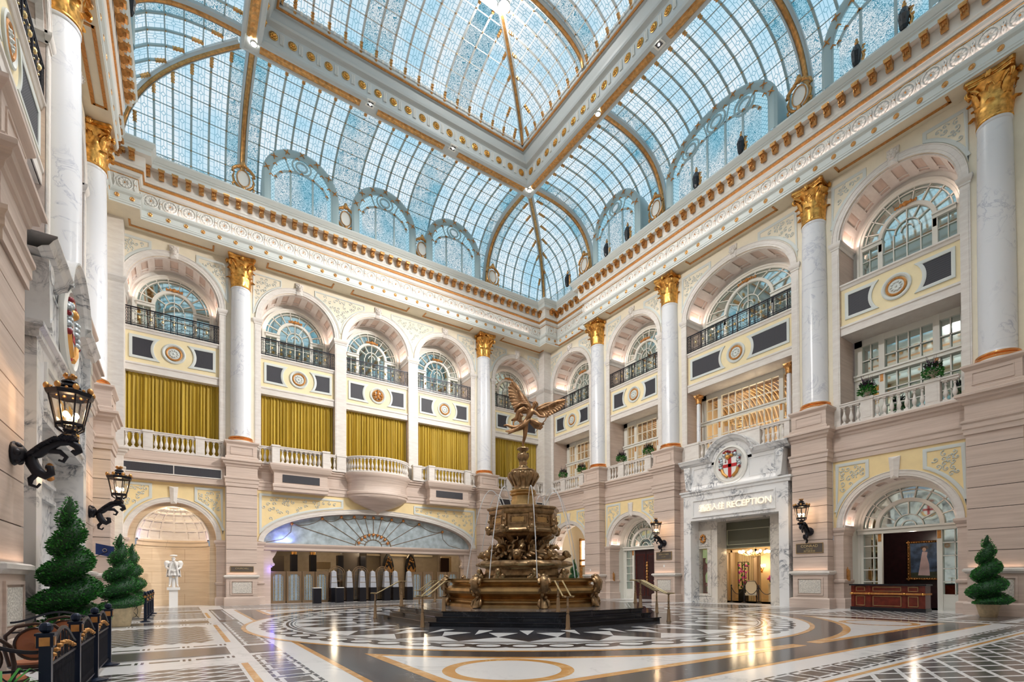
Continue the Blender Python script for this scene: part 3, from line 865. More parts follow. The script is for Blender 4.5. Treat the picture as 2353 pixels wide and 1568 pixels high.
# ---------------------------------------------------------------- fan windows
def fan_window(name, label, fr, xc, zs, half, rise, y, inner, zbot, glass, par=None, low=True, ornament=True, door=None, idx=1):
    """arched window: ring frame, outer radiating bars, inner arch, transom and lower lights"""
    root = link(name, None, None, fr.w(xc, y, 0), fr.rz)
    struct(root, label)
    sx = rise / half
    b = MB()
    fw = .2
    b.mat(0)
    prof = [(0, 0), (0, -.12), (-fw * .4, -.12), (-fw * .5, -.07), (-fw, -.07), (-fw, .02)]
    b.asweep([(-half, zbot)] + arc(0, zs, half, pi, 0, 32, rise) + [(half, zbot)], prof)
    ro, rzo = half - fw - .12, rise - fw - .12
    # thin concentric ring and bars
    b.asweep(arc(0, zs, ro, pi, 0, 32, rzo), [(.02, -.05), (-.02, -.05), (-.02, .0), (.02, .0), (.02, -.05)])
    ri = inner; riz = inner * sx if sx > .7 else inner * .95
    b.asweep(arc(0, zs, ri, pi, 0, 28, riz), [(.08, .02), (.08, -.1), (-.06, -.1), (-.08, -.06), (-.08, .02)])
    nb = 9
    for k in range(1, nb):
        a = pi * k / nb
        c, s_ = cos(a), sin(a)
        p0, p1 = (ri * c, zs + riz * s_), ((half - fw) * c, zs + (rise - fw) * s_)
        tx, tz = -s_ * .018, c * .018
        b.prism([(p0[0] + tx, p0[1] + tz), (p0[0] - tx, p0[1] - tz), (p1[0] - tx, p1[1] - tz), (p1[0] + tx, p1[1] + tz)], -.05, .0)
    # small inner fan
    for rr in (ri * .45, ri * .22):
        b.asweep(arc(0, zs, rr, pi, 0, 16, rr * riz / ri), [(.02, -.05), (-.02, -.05), (-.02, 0), (.02, 0), (.02, -.05)])
    for k in range(1, 6):
        a = pi * k / 6; c, s_ = cos(a), sin(a)
        p0, p1 = (ri * .45 * c, zs + riz * .45 * s_), ((ri - .06) * c, zs + (riz - .06) * s_)
        tx, tz = -s_ * .018, c * .018
        b.prism([(p0[0] + tx, p0[1] + tz), (p0[0] - tx, p0[1] - tz), (p1[0] - tx, p1[1] - tz), (p1[0] + tx, p1[1] + tz)], -.05, .0)
    # transom
    if door is None:
        for s_ in (-1, 1):
            a, c = sorted((s_ * (ri - .08), s_ * (half - fw)))
            b.box(a, c, -.14, .02, zs - .14, zs + .08); b.box(a, c, -.2, .0, zs + .0, zs + .06)
            xx = s_ * ri; b.box(xx - .09, xx + .09, -.1, .02, zbot, zs)
        n_in = 3
        for k in range(1, n_in + 1):
            x = -ri + 2 * ri * k / (n_in + 1)
            b.box(x - .018, x + .018, -.05, 0, zbot, zs + (riz * .45 if abs(x) < ri * .3 else 0))
        for s_ in (-1, 1):
            x = s_ * (ri + (half - fw - ri) * .6); b.box(x - .015, x + .015, -.04, 0, zbot, zs)
        nz = max(1, int((zs - zbot) / .62))
        for k in range(1, nz + 1):
            z = zbot + (zs - zbot) * k / (nz + 1); b.box(-half + fw, half - fw, -.045, 0, z - .015, z + .015)
        b.box(-half, half, -.12, .05, zbot - .08, zbot + .08)
    else:
        dw = door
        b.box(-half + .02, half - .02, -.2, .05, zs - .24, zs - .02); b.box(-half + .02, half - .02, -.26, .02, zs - .08, zs)
        for s_ in (-1, 1):
            a, c = sorted((s_ * dw, s_ * (dw + .17))); b.box(a, c, -.1, .05, 0, zs - .2)
            a, c = sorted((s_ * (dw + .17), s_ * (half - fw)))
            b.box(a, c, -.05, .03, 0, .62); b.box(a + .06, c - .06, -.07, .0, .1, .5)
            x = a + (c - a) * (.7 if s_ < 0 else .7)
            b.box(x - .015, x + .015, -.05, 0, .62, zs - .2)
            for k in range(0, 5):
                z = .64 + (zs - .24 - .64) * k / 5; b.box(a, c, -.05, 0, z - .02, z + .02)
    b.build('window_frame', ['white_paint'], root, smooth=30)
    # glass
    g = MB()
    if door is None:
        pts = [(-half + .05, zbot)] + arc(0, zs, half - .05, pi, 0, 24, rise - .05) + [(half - .05, zbot)]
        g.face([(p[0], .03, p[1]) for p in pts])
    else:
        pts = arc(0, zs - .05, half - .05, pi, 0, 24, rise)
        g.face([(p[0], .03, p[1]) for p in pts])
        for s_ in (-1, 1):
            a, c = sorted((s_ * (door + .15), s_ * (half - fw)))
            g.face([(a, .03, .6), (c, .03, .6), (c, .03, zs - .1), (a, .03, zs - .1)])
    g.build('window_pane', [glass], root)
    if ornament:
        o = MB()
        zt = zs + riz + .12
        for k in range(-4, 5):
            a = pi / 2 - k * .085
            x, z = (ri + .1) * cos(a), zs + (riz + .1) * sin(a)
            o.ball((x, -.16, z), .07 - .006 * abs(k) + (.03 if k == 0 else 0), 6)
            if k % 2 == 0: o.ball((x, -.14, z + .06), .05, 5)
        o.build('gilded_crest', ['gold_paint'], root, smooth=60)
    return root
def gold_bracket(par, x, y, z, mat='gold_paint'):
    b = MB()
    b.prism([(0, 0), (.0, -.32), (.05, -.34), (.07, -.22), (.05, -.12), (.13, -.02), (.13, 0)], x - .06, x + .06, 'x')
    m = Matrix.Rotation(pi, 4, 'Z')
    return b.build('gilded_bracket', [mat], par, (0, y, z), 0, smooth=40)

# ---------------------------------------------------------------- balustrades and railings
def baluster_mesh():
    b = MB()
    b.box(-.075, .075, -.075, .075, 0, .06)
    b.lathe([(.05, .06), (.055, .09), (.035, .12), (.05, .16), (.078, .24), (.082, .29), (.07, .36), (.042, .46), (.03, .55), (.032, .60), (.05, .62), (.05, .64), (.035, .66), (.045, .70), (.06, .715)], 12)
    b.box(-.07, .07, -.07, .07, .715, .76)
    return b.mesh('baluster', ['stone_light'], 40)
BALM = baluster_mesh()
def balustrade(label, fr, segs, y, posts, zb=ZC, group=None, name='balustrade', h=1.0):
    """segs: list of (xa, xb) runs along local x at depth y; posts: list of (xa, xb)"""
    xm = (min(s[0] for s in segs + posts) + max(s[1] for s in segs + posts)) / 2
    root = thing(name, label, 'balustrade', fr.w(xm, y, zb), fr.rz, group)
    r = MB(); q = MB()
    for xa, xb in segs:
        r.box(xa - xm, xb - xm, -.1, .1, h - .14, h - .05); r.box(xa - xm, xb - xm, -.13, .13, h - .05, h)
        q.box(xa - xm, xb - xm, -.12, .12, 0, .1)
        n = max(1, round((xb - xa) / .235))
        for i in range(n):
            link('baluster', BALM, root, (xa - xm + (xb - xa) * (i + .5) / n, 0, .1))
    r.build('rail', ['stone_light'], root); q.build('base_rail', ['stone_light'], root)
    for xa, xb in posts:
        p = MB()
        p.box(xa - xm, xb - xm, -.14, .14, 0, h - .08)
        p.box(xa - xm - .03, xb - xm + .03, -.17, .17, h - .08, h + .03)
        if xb - xa > .25: p.box(xa - xm + .07, xb - xm - .07, -.15, .1, .17, h - .2)
        p.build('post', ['stone_light'], root)
    return root
_u = MB(); _u.box(-.018, .018, -.018, .018, 0, .98); UPM = _u.mesh('upright', 'iron')
def iron_railing(label, fr, xc, half, y, z=14.32, h=.98):
    root = thing('iron_railing', label, 'railing', fr.w(xc, y, z), fr.rz, 'scrolled iron railings of the upper arches')
    b = MB()
    b.box(-half, half, -.03, .03, h - .05, h); b.box(-half, half, -.02, .02, h - .13, h - .11)
    b.build('top_rail', ['iron'], root)
    b = MB(); b.box(-half, half, -.02, .02, .04, .08); b.box(-half, half, -.02, .02, .14, .16); b.build('bottom_rail', ['iron'], root)
    n = 9 if half < 2.5 else 13
    ws = []
    for i in range(n): ws.append(.42 if i % 2 == 0 else 1.0)
    ws[0] = ws[-1] = .35
    tot = sum(ws); x = -half; b = MB(); s = MB()
    for i, w in enumerate(ws):
        w = w / tot * 2 * half
        link('upright', UPM, root, (x, 0, 0))
        cx = x + w / 2
        s.mat(0)
        H = h - .3; zc = .15 + H / 2
        if w < .3 * (2 * half) / n * 2 and i % 2 == 0:
            for k in range(4):
                zz = .2 + H * (k + .5) / 4
                for sg in (-1, 1):
                    s.tube([(cx + sg * (w * .2) + w * .17 * cos(t * .9), 0, zz + H / 9 * sin(t * .9)) for t in range(7)], .009, 4)
            s.box(cx - .008, cx + .008, -.01, .01, .1, h - .1)
        else:
            for sg in (-1, 1):
                for kz in (-1, 1):
                    for q in (0, 1):
                        ox = cx + sg * w * (.18 + .17 * q); oz = zc + kz * H * (.17 + .17 * q)
                        s.tube([(ox + w * .12 * (1 - t / 9) * cos(t * .8 * sg), 0, oz + H * .13 * (1 - t / 9) * sin(t * .8 * kz)) for t in range(9)], .010, 4)
                s.box(cx + sg * w * .27 - .006, cx + sg * w * .27 + .006, -.008, .008, .1, h - .1)
            s.mat(1)
            s.ball((cx, -.015, zc), .06, 6, 1.5)
            s.ball((cx, -.01, zc + H * .3), .025, 4); s.ball((cx, -.01, zc - H * .3), .025, 4)
        x += w
    link('upright', UPM, root, (half, 0, 0))
    s.build('scrollwork', ['iron', 'brass'], root)
    return root

# ================================================================ columns and piers
def leaf_strip(b, ang, r0, z0, h, w, curl=.16, lean=.05):
    rows = []
    n = 8
    for i in range(n + 1):
        t = i / n
        if t < .72: rr = r0 + lean * t / .72; zz = z0 + h * t / .72
        else:
            q = (t - .72) / .28 * pi * .85
            rr = r0 + lean + curl * .5 * (1 - cos(q)); zz = z0 + h + curl * .45 * sin(q)
        ww = w * (0.75 + .45 * sin(pi * min(1, t * 1.15))) * (1 - .35 * max(0, t - .7) / .3) * (1 + .10 * (i % 2))
        row = []
        for k, e in ((-2, -.03), (-1, .012), (0, .035), (1, .012), (2, -.03)):
            a = ang; x, y = (rr + e) * cos(a) - ww * k / 4 * sin(a), (rr + e) * sin(a) + ww * k / 4 * cos(a)
            row.append((x, y, zz))
        rows.append(row)
    b.grid(rows)
def capital_mesh(sc=1.0):
    b = MB()
    b.T = Matrix.Scale(sc, 4)
    b.lathe([(.46, 0), (.5, .03), (.5, .08), (.44, .1), (.42, .3), (.43, .9), (.5, 1.2), (.62, 1.38)], 24)
    for k in range(8):
        leaf_strip(b, 2 * pi * k / 8, .45, .10, .42, .34, .2)
        leaf_strip(b, 2 * pi * (k + .5) / 8, .44, .12, .80, .34, .22, .07)
    for k in range(4):
        a = pi / 4 + k * pi / 2
        for s_ in (-1, 1):
            # stalk and volute at each corner
            pts = []
            for t in range(8):
                u = t / 7; r = .46 + .30 * u ** 1.5; z = .75 + .52 * sin(u * pi / 2)
                aa = a + s_ * .38 * (1 - u)
                pts.append((r * cos(aa), r * sin(aa), z))
            for t in range(1, 13):
                q = t * .55; rr = .13 * (1 - t / 15)
                cr, cz = .76, 1.27 - .13
                r = cr + rr * sin(q); z = cz + rr * cos(q)
                pts.append((r * cos(a + s_ * .03), r * sin(a + s_ * .03), z))
            b.tube(pts, [.035 + .015 * sin(i * .3) for i in range(len(pts))], 6)
        leaf_strip(b, a, .50, .70, .34, .2, .22, .16)
        a2 = k * pi / 2
        for s_ in (-1, 1):
            b.tube([((.52 + .08 * u) * cos(a2 + s_ * (.30 - .26 * u)), (.52 + .08 * u) * sin(a2 + s_ * (.30 - .26 * u)), .9 + .3 * sin(u * 2.2)) for u in [i / 6 for i in range(7)]], .025, 5)
        b.ball((.66 * cos(a2), .66 * sin(a2), 1.47), .1, 6)
        for q in range(6): b.ball(((.69) * cos(a2 + .12 * cos(q)), .69 * sin(a2 + .12 * cos(q)), 1.47 + .08 * sin(q)), .04, 4)
    # abacus with concave sides and clipped corners
    pts = []
    H = .80
    for k in range(4):
        a = pi / 4 + k * pi / 2
        for i in range(9):
            t = -1 + 2 * i / 8
            # side from corner k to corner k+1
            mid = a + pi / 4
            nrm = (cos(mid), sin(mid)); tn = (-sin(mid), cos(mid))
            d = .60 - .09 * (1 - t * t) + .06
            pts.append((nrm[0] * d + tn[0] * t * .60, nrm[1] * d + tn[1] * t * .60))
    for z0, z1, g in ((1.38, 1.45, .93), (1.45, 1.50, .97), (1.50, 1.62, 1.03)):
        b.prism([(x * g, y * g) for x, y in pts], z0, z1, 'z')
    return b.mesh('capital', ['gold'], 50)
CAPM = capital_mesh()
def shaft_mesh():
    b = MB()
    b.lathe([(.56, .30), (.525, .36), (.515, .45), (.515, 2.5), (.51, 4.2), (.495, 6), (.475, 7.8), (.46, 8.5), (.485, 8.53), (.485, 8.6), (.46, 8.62)], 40)
    return b.mesh('shaft', ['marble_column'], 40)
def colbase_mesh():
    b = MB()
    b.mat(1); b.lathe([(.001, 0), (.66, 0), (.66, .06), (.62, .10), (.60, .11)], 40)
    b.mat(0); b.lathe([(.60, .10), (.64, .12), (.655, .15), (.64, .18), (.60, .20), (.585, .21), (.56, .22), (.575, .235), (.60, .255), (.61, .28), (.60, .31), (.575, .33), (.55, .335)], 40)
    return b.mesh('gilded_base', ['copper', 'white_plaster'], 40)
SHM, CBM = shaft_mesh(), colbase_mesh()
def column(label, fr, x):
    r = thing('column', label, 'column', fr.w(x, .75, ZC + 1.0), fr.rz, 'marble columns with gilded capitals')
    link('gilded_base', CBM, r); link('shaft', SHM, r); link('gilded_capital', CAPM, r, (0, 0, 8.62))
    return r
def pier_parts():
    out = []
    b = MB()
    b.psweep([(.78, YL), (.78, 0.0), (-.78, 0.0), (-.78, YL)], BASEP); b.box(-.76, .76, .02, YL, 0, .44)
    out.append(('plinth', b.mesh('plinth', ['stone'])))
    b = MB()
    b.box(-.74, .74, .04, YL, .45, 1.5)
    out.append(('dado', b.mesh('dado', ['stone'])))
    b = MB()
    b.mat(0)
    for (a, c, d, e) in ((-.56, .56, .56, .62), (-.56, .56, 1.30, 1.36), (-.56, -.50, .62, 1.30), (.50, .56, .62, 1.30)): b.box(a, c, -.0, .05, d, e)
    b.mat(1); b.box(-.46, .46, .01, .05, .66, 1.26)
    out.append(('relief_panel', b.mesh('relief_panel', ['stone', 'relief'])))
    b = MB()
    b.psweep([(.75, YL), (.75, .04), (-.75, .04), (-.75, YL)], [(0, 1.47), (.04, 1.48), (.06, 1.53), (.11, 1.55), (.11, 1.62), (.06, 1.65), (-.1, 1.66)])
    out.append(('dado_cap', b.mesh('dado_cap', ['stone_light'])))
    # coursed shaft with recessed joints
    b = MB()
    b.mat(1); b.box(-.71, .71, .09, YL, 1.6, ZL)
    b.mat(0)
    zz = [1.66, 2.30, 3.05, 3.80, 4.55, 5.30, 6.05, ZL + .02]
    for i in range(len(zz) - 1):
        z0, z1 = zz[i], zz[i + 1] - .022
        b.box(-.74, .74, .06, YL, z0, z1)
    out.append(('coursed_shaft', b.mesh('coursed_shaft', ['stone', 'groove'])))
    b = MB()
    b.psweep([(.74, YL), (.74, .06), (-.74, .06), (-.74, YL)], BELT); b.box(-.72, .72, .08, YL, ZL, ZC - .02)
    out.append(('belt_cornice', b.mesh('belt_cornice', ['stone'])))
    b = MB()
    b.psweep([(.74, YU), (.74, .04), (-.74, .04), (-.74, YU)], [(.06, ZC), (.06, ZC + .14), (.0, ZC + .18), (0, ZC + .8), (.03, ZC + .84), (.08, ZC + .9), (.1, ZC + .93), (.1, ZC + 1.0), (-.7, ZC + 1.0)])
    b.box(-.72, .72, .06, YU + .3, ZC, ZC + .98)
    for (a, c, d, e) in ((-.55, .55, .26, .29), (-.55, .55, .67, .70), (-.55, -.52, .26, .70), (.52, .55, .26, .70)): b.box(a, c, .015, .05, ZC + d, ZC + e)
    out.append(('pedestal', b.mesh('pedestal', ['stone'])))
    return out
PIERM = pier_parts()
def pier(label, fr, x):
    r = thing('pier', label, 'pier', fr.w(x, 0, 0), fr.rz, 'coursed stone piers')
    for n, me in PIERM: link(n, me, r)
    return r
PIERS = [
    (FA, -7.85, 'coursed stone pier between the statue niche and the wide gated arch'),
    (FA, 7.85, 'coursed stone pier behind the fountain, at the far end of the gated arch'),
    (FB, -10.15, 'coursed stone pier beside the corner arch, right behind the fountain bowl'),
    (FB, -4.03, 'coursed stone pier with a lantern, beside the marble portal and the dark door'),
    (FB, 4.03, 'coursed stone pier with a lantern, between the reception portal and the wooden desk'),
    (FB, 10.13, 'coursed stone pier at the right edge, behind the potted spiral tree'),
    (FC, 10.15, 'coursed stone pier nearest the statue niche, beyond the blue flag'),
    (FC, 4.03, 'coursed stone pier carrying the smaller lantern on the left wall'),
    (FC, -4.03, 'coursed stone pier carrying the big lantern at the left edge'),
]
COLUMNS = [
    (FA, -7.85, 'white marble column between the single green curtain and the three curtained arches'),
    (FA, 7.85, 'white marble column behind the winged figure, by the far corner'),
    (FB, -10.15, 'slender looking marble column nearest the room corner, above the corner arch pier'),
    (FB, -4.03, 'white marble column above the pier beside the crested portal'),
    (FB, 4.03, 'white marble column between the two widest balcony bays'),
    (FB, 10.13, 'large white marble column at the far right edge with its capital in view'),
    (FC, 10.15, 'white marble column on the left wall next to the back corner, capital in view'),
    (FC, 4.03, 'large white marble column on the left wall in front of its twin'),
]
for fr, x, l in PIERS: pier(l, fr, x)
for fr, x, l in COLUMNS: column(l, fr, x)

# ================================================================ walls
def bay_light(fr, x, y, z, sx, power, col=(1.0, 0.72, 0.60), up=True):
    o = lamp('AREA', 'cove_light_lamp', fr.w(x, y, z), power, col, sx, .9)
    o.rotation_euler = (pi, 0, fr.rz)
    return o
HW = 2.05
def make_wall(fr, name, label, xl, xr, lower, upper, piers, lights=True, belt_skip=()):
    """lower: [(xl,xr,xc,half,rise)], upper: [(xl,xr,[(xc,half,rise)..])]"""
    b = MB()
    for q in lower: wall_lower(b, *q)
    for q in upper: wall_upper(b, *q)
    root = link(name, b.mesh(name, ['stone', 'yellow', 'cream']), None, (*fr.o, 0), fr.rz)
    struct(root, label)
    WALLS[name] = root
    # belt between the piers, base and dado mouldings
    m = MB()
    edges = [xl] + [e for p in piers for e in (p - .74, p + .74)] + [xr]
    for i in range(0, len(edges), 2):
        a, c = edges[i], edges[i + 1]
        if c - a > .05: m.psweep([(c, YL), (a, YL)], BELT + [(-1.8, ZC)])
    m.build('belt_cornice', ['stone'], root)
    m = MB(); arr = []
    for q in lower:
        a, c, xc, half, rise = q[:5]
        for e0, e1, sgn in ((a, xc - half, -1), (xc + half, c, 1)):
            if e1 - e0 < .03: continue
            inner = e1 if sgn < 0 else e0
            path = ([(inner, YL + .9), (inner, YL), (e0, YL)] if sgn < 0 else [(e1, YL), (inner, YL), (inner, YL + .9)])
            for prof in (BASEP, DADOC, IMPO): m.psweep(path, prof)
    m.build('jamb_moulding', ['stone'], root)
    return root
# --- back wall
AB = [(-13.43, -8.6, -10.93, 1.91, 1.91), (-7.1, 7.1, 0.0, 6.72, 1.98), (8.6, 13.43, 10.93, 1.91, 1.91)]
AU = [(-13.68, -7.4, [(-10.93, HW, HW)]), (-7.4, 7.4, [(-4.78, HW, HW), (0, HW, HW), (4.78, HW, HW)]), (7.4, 13.68, [(10.93, HW, HW)])]
wa = make_wall(FA, 'wall_back', 'back wall with curtained arches above a niche and a wide gated arch', -13.43, 13.43, AB, AU, [-7.85, 7.85])
BB = [(-16.05, -10.9, -13.22, 1.91, 1.91), (-9.4, -4.78, -7.09, 1.91, 1.91), (4.78, 9.38, 7.08, 1.91, 1.91)]
BU = [(-16.3, -10.15, [(-13.22, HW, HW)]), (-10.15, -4.03, [(-7.09, HW, HW)]), (-4.03, 4.03, [(0, 2.96, 2.06)]), (4.03, 10.13, [(7.08, HW, HW)]), (10.13, 16.3, [(13.22, HW, HW)])]
wb = make_wall(FB, 'wall_right', 'right wall with open balconies, arched doors and the reception portal', -16.05, 16.3, BB + [(10.9, 16.3, 13.22, 1.91, 1.91)], BU, [-10.15, -4.03, 4.03, 10.13])
CU = [(-16.3, -10.15, [(-13.22, HW, HW)]), (-10.15, -4.03, [(-7.09, HW, HW)]), (-4.03, 4.03, [(0, 2.96, 2.06)]), (4.03, 10.15, [(7.09, HW, HW)]), (10.15, 16.3, [(13.22, HW, HW)])]
CB = [(-16.3, -10.9, -13.22, 1.91, 1.91), (-9.4, -4.78, -7.09, 1.91, 1.91), (4.78, 9.4, 7.09, 1.91, 1.91), (10.9, 16.05, 13.22, 1.91, 1.91)]
wc = make_wall(FC, 'wall_left', 'left wall seen steeply, with marble portal and stone piers', -16.3, 16.05, CB, CU, [-10.15, -4.03, 4.03, 10.15])
def front_wall():
    b = MB()
    b.mat(0); b.face([(-16, .8, 0), (16, .8, 0), (16, .8, 7.9), (-16, .8, 7.9)])
    b.mat(2); b.face([(-16, .85, 7.9), (16, .85, 7.9), (16, .85, ZT), (-16, .85, ZT)])
    o = b.build('wall_front', ['stone', 'yellow', 'cream'], None, (*FD.o, 0), FD.rz)
    struct(o, 'plain end wall behind the viewer')
front_wall()
# centre strips of wall beside portals (B and C)
for fr, root in ((FB, wb), (FC, wc)):
    b = MB()
    b.mat(0)
    for s_ in (-1, 1):
        a, c = sorted((s_ * 3.0, s_ * 3.3)); b.box(a, c, YL - .02, YL + .5, 0, ZL)
    b.face([(-3.3, YL, 4.6), (3.3, YL, 4.6), (3.3, YL, ZL + .05), (-3.3, YL, ZL + .05)])
    b.build('wall_infill', ['stone'], root)

def dress_small_lower(fr, root, xc, half=1.91, rise=1.91, xl=None, xr=None, mat='yellow_pale'):
    archivolt(root, xc, 3.53, half, rise, .24, YL)
    keystone(root, xc, 3.53 + rise - .08, 6.24, YL)
    corner_panels(root, xc, 3.53, half, rise, xl, xr, ZL, YL, 'yellow')
def dress_upper(fr, root, xc, half, rise, coff=True, light=True):
    archivolt(root, xc, 16.27, half, rise, .28, YU)
    keystone(root, xc, 16.27 + rise - .05, 18.95, YU, True)
    if coff: coffering(root, xc, 16.27, half, rise, YU, YU + 1.45)
    impost_return(root, xc, half, YU, YU + 1.45, 15.95, 16.27)
    if light:
        for s_ in (-1, 1): bay_light(fr, xc + s_ * (half - .2), YU + .75, 16.35, .15, 9)
for fr, root, lst in ((FA, wa, [(-10.93, HW, HW), (-4.78, HW, HW), (0, HW, HW), (4.78, HW, HW), (10.93, HW, HW)]),
                      (FB, wb, [(-13.22, HW, HW), (-7.09, HW, HW), (0, 2.96, 2.06), (7.08, HW, HW)]),
                      (FC, wc, [(0, 2.96, 2.06), (7.09, HW, HW)])):
    for xc, half, rise in lst: dress_upper(fr, root, xc, half, rise, light=(fr is not FC))
for xc, xl, xr in ((-10.93, -13.43, -8.6), (10.93, 8.6, 13.43)): dress_small_lower(FA, wa, xc, xl=xl, xr=xr)
for xc, xl, xr in ((-13.22, -16.05, -10.9), (-7.09, -9.4, -4.78), (7.08, 4.78, 9.38)): dress_small_lower(FB, wb, xc, xl=xl, xr=xr)
for xc, half in ((-13.22, 1.91), (-7.09, 1.91), (7.08, 1.91)):
    coffering(wb, xc, 3.53, 1.91, 1.91, YL, 1.5, 9)
    for s_ in (-1, 1): bay_light(FB, xc + s_ * 1.72, 1.05, 3.62, .15, 6)
archivolt(wa, 0, 3.53, 6.72, 1.98, .28, YL)
# upper pilaster strips
for x0, x1 in ((-13.3, -12.98), (-8.88, -8.58), (-7.15, -6.83), (-2.73, -2.05), (2.05, 2.73), (6.83, 7.15), (8.58, 8.88), (12.98, 13.3)): pilaster_strip(wa, x0, x1)
for x0, x1 in ((-15.6, -15.27), (-11.17, -10.87), (-9.44, -9.14), (-5.04, -4.74), (-3.3, -2.96), (2.96, 3.3), (4.74, 5.03), (9.13, 9.43)): pilaster_strip(wb, x0, x1)
for x0, x1 in ((-3.3, -2.96), (2.96, 3.3), (4.74, 5.04), (9.14, 9.44)): pilaster_strip(wc, x0, x1)
# upper corner panels
for root, lst in ((wa, [(-10.93, HW, -13.6, -8.35), (10.93, HW, 8.35, 13.6)]), (wb, [(-13.22, HW, -15.9, -10.75), (-7.09, HW, -9.5, -4.65), (0, 2.96, -3.35, 3.35), (7.08, HW, 4.65, 9.5)]), (wc, [(0, 2.96, -3.35, 3.35)])):
    for xc, half, xl, xr in lst:
        corner_panels(root, xc, 16.27, half, HW, xl, xr, 18.95, YU, 'cream', .1)
def mid_panels():
    """panels around the three middle arches of the back wall"""
    for xc, s_ in ((-4.78, -1), (4.78, 1)):
        xe = s_ * 7.25; top = 18.85
        rr = HW + .32
        cur = [(xc + s_ * rr * cos(a), 16.27 + rr * sin(a)) for a in [1.15 - 1.0 * k / 10 for k in range(11)]]
        cur = [(x, min(z, top - .05)) for x, z in cur if abs(x) < 7.2]
        pts = [(xe, top), (cur[0][0], top)] + cur + [(xe, cur[-1][1] - .15)]
        area = sum(pts[k - 1][0] * pts[k][1] - pts[k][0] * pts[k - 1][1] for k in range(len(pts)))
        if area < 0: pts = pts[::-1]
        spandrel_panel(wa, pts, YU, .08, 'grey_white', 'cream', 5)
    for x0 in (-2.39, 2.39):
        rr = HW + .34; top = 18.85
        A = [(x0 - 2.39 + rr * cos(a), 16.27 + rr * sin(a)) for a in [1.2 - 1.0 * k / 10 for k in range(11)]]
        A = [(x, min(z, top - .05)) for x, z in A if x < x0 - .02]
        B_ = [(2 * x0 - x, z) for x, z in A[::-1]]
        pts = [(A[0][0], top)] + A + [(x0, A[-1][1] - .12)] + B_ + [(B_[-1][0], top)]
        pts = pts[1:] if abs(pts[0][1] - pts[1][1]) < .01 else pts
        area = sum(pts[k - 1][0] * pts[k][1] - pts[k][0] * pts[k - 1][1] for k in range(len(pts)))
        if area < 0: pts = pts[::-1]
        spandrel_panel(wa, pts, YU, .08, 'grey_white', 'cream', 11 + int(x0))
mid_panels()
def wide_panels():
    """long curved panels over the gated arch"""
    for s_ in (-1, 1):
        xe = s_ * 6.95; top = 6.28
        f = lambda x: 3.53 + (1.98 + .34) * sqrt(max(0, 1 - (x / (6.72 + .34)) ** 2))
        xs = [s_ * (2.3 + (6.95 - 2.3) * k / 14) for k in range(15)]
        cur = [(x, min(f(x) + .0, top - .06)) for x in xs]
        pts = [(xe, top), (xs[0], top)] + cur
        area = sum(pts[k - 1][0] * pts[k][1] - pts[k][0] * pts[k - 1][1] for k in range(len(pts)))
        if area < 0: pts = pts[::-1]
        spandrel_panel(wa, pts, YL, .13, 'grey_white', 'yellow', 21 + s_)
wide_panels()
# spandrel bands with medallions
for i, x in enumerate((-10.93, -4.78, 0, 4.78, 10.93)): medallion_band(wa, x, HW, YU + .12, crest=(i == 2))
for x, h in ((-13.22, HW), (-7.09, HW), (0, 2.96), (7.08, HW)): medallion_band(wb, x, h, YU + .12)
for x, h in ((0, 2.96),): medallion_band(wc, x, h, YU + .12)

# corner blocks
def corner_block(x, y, label):
    b = MB()
    b.box(-.5, .5, -.5, .5, 0, ZL)
    b.box(-.52, .52, -.52, .52, ZC, 16.0)
    b.psweep([(.52, .52), (.52, -.52), (-.52, -.52), (-.52, .52)], [(0, 15.95), (.06, 16.05), (.12, 16.2), (.12, 16.28), (0, 16.3)])
    b.psweep([(.5, .5), (.5, -.5), (-.5, -.5), (-.5, .5)], BELT)
    b.box(-.49, .49, -.49, .49, 6.4, 19.3)
    struct(b.build('wall_corner', ['stone_light'], None, (x, y, 0)), label)
corner_block(24.1, 31.15, 'pale stone corner block where back and right walls meet')
corner_block(-2.86, 31.15, 'pale stone corner block behind the small topiaries')

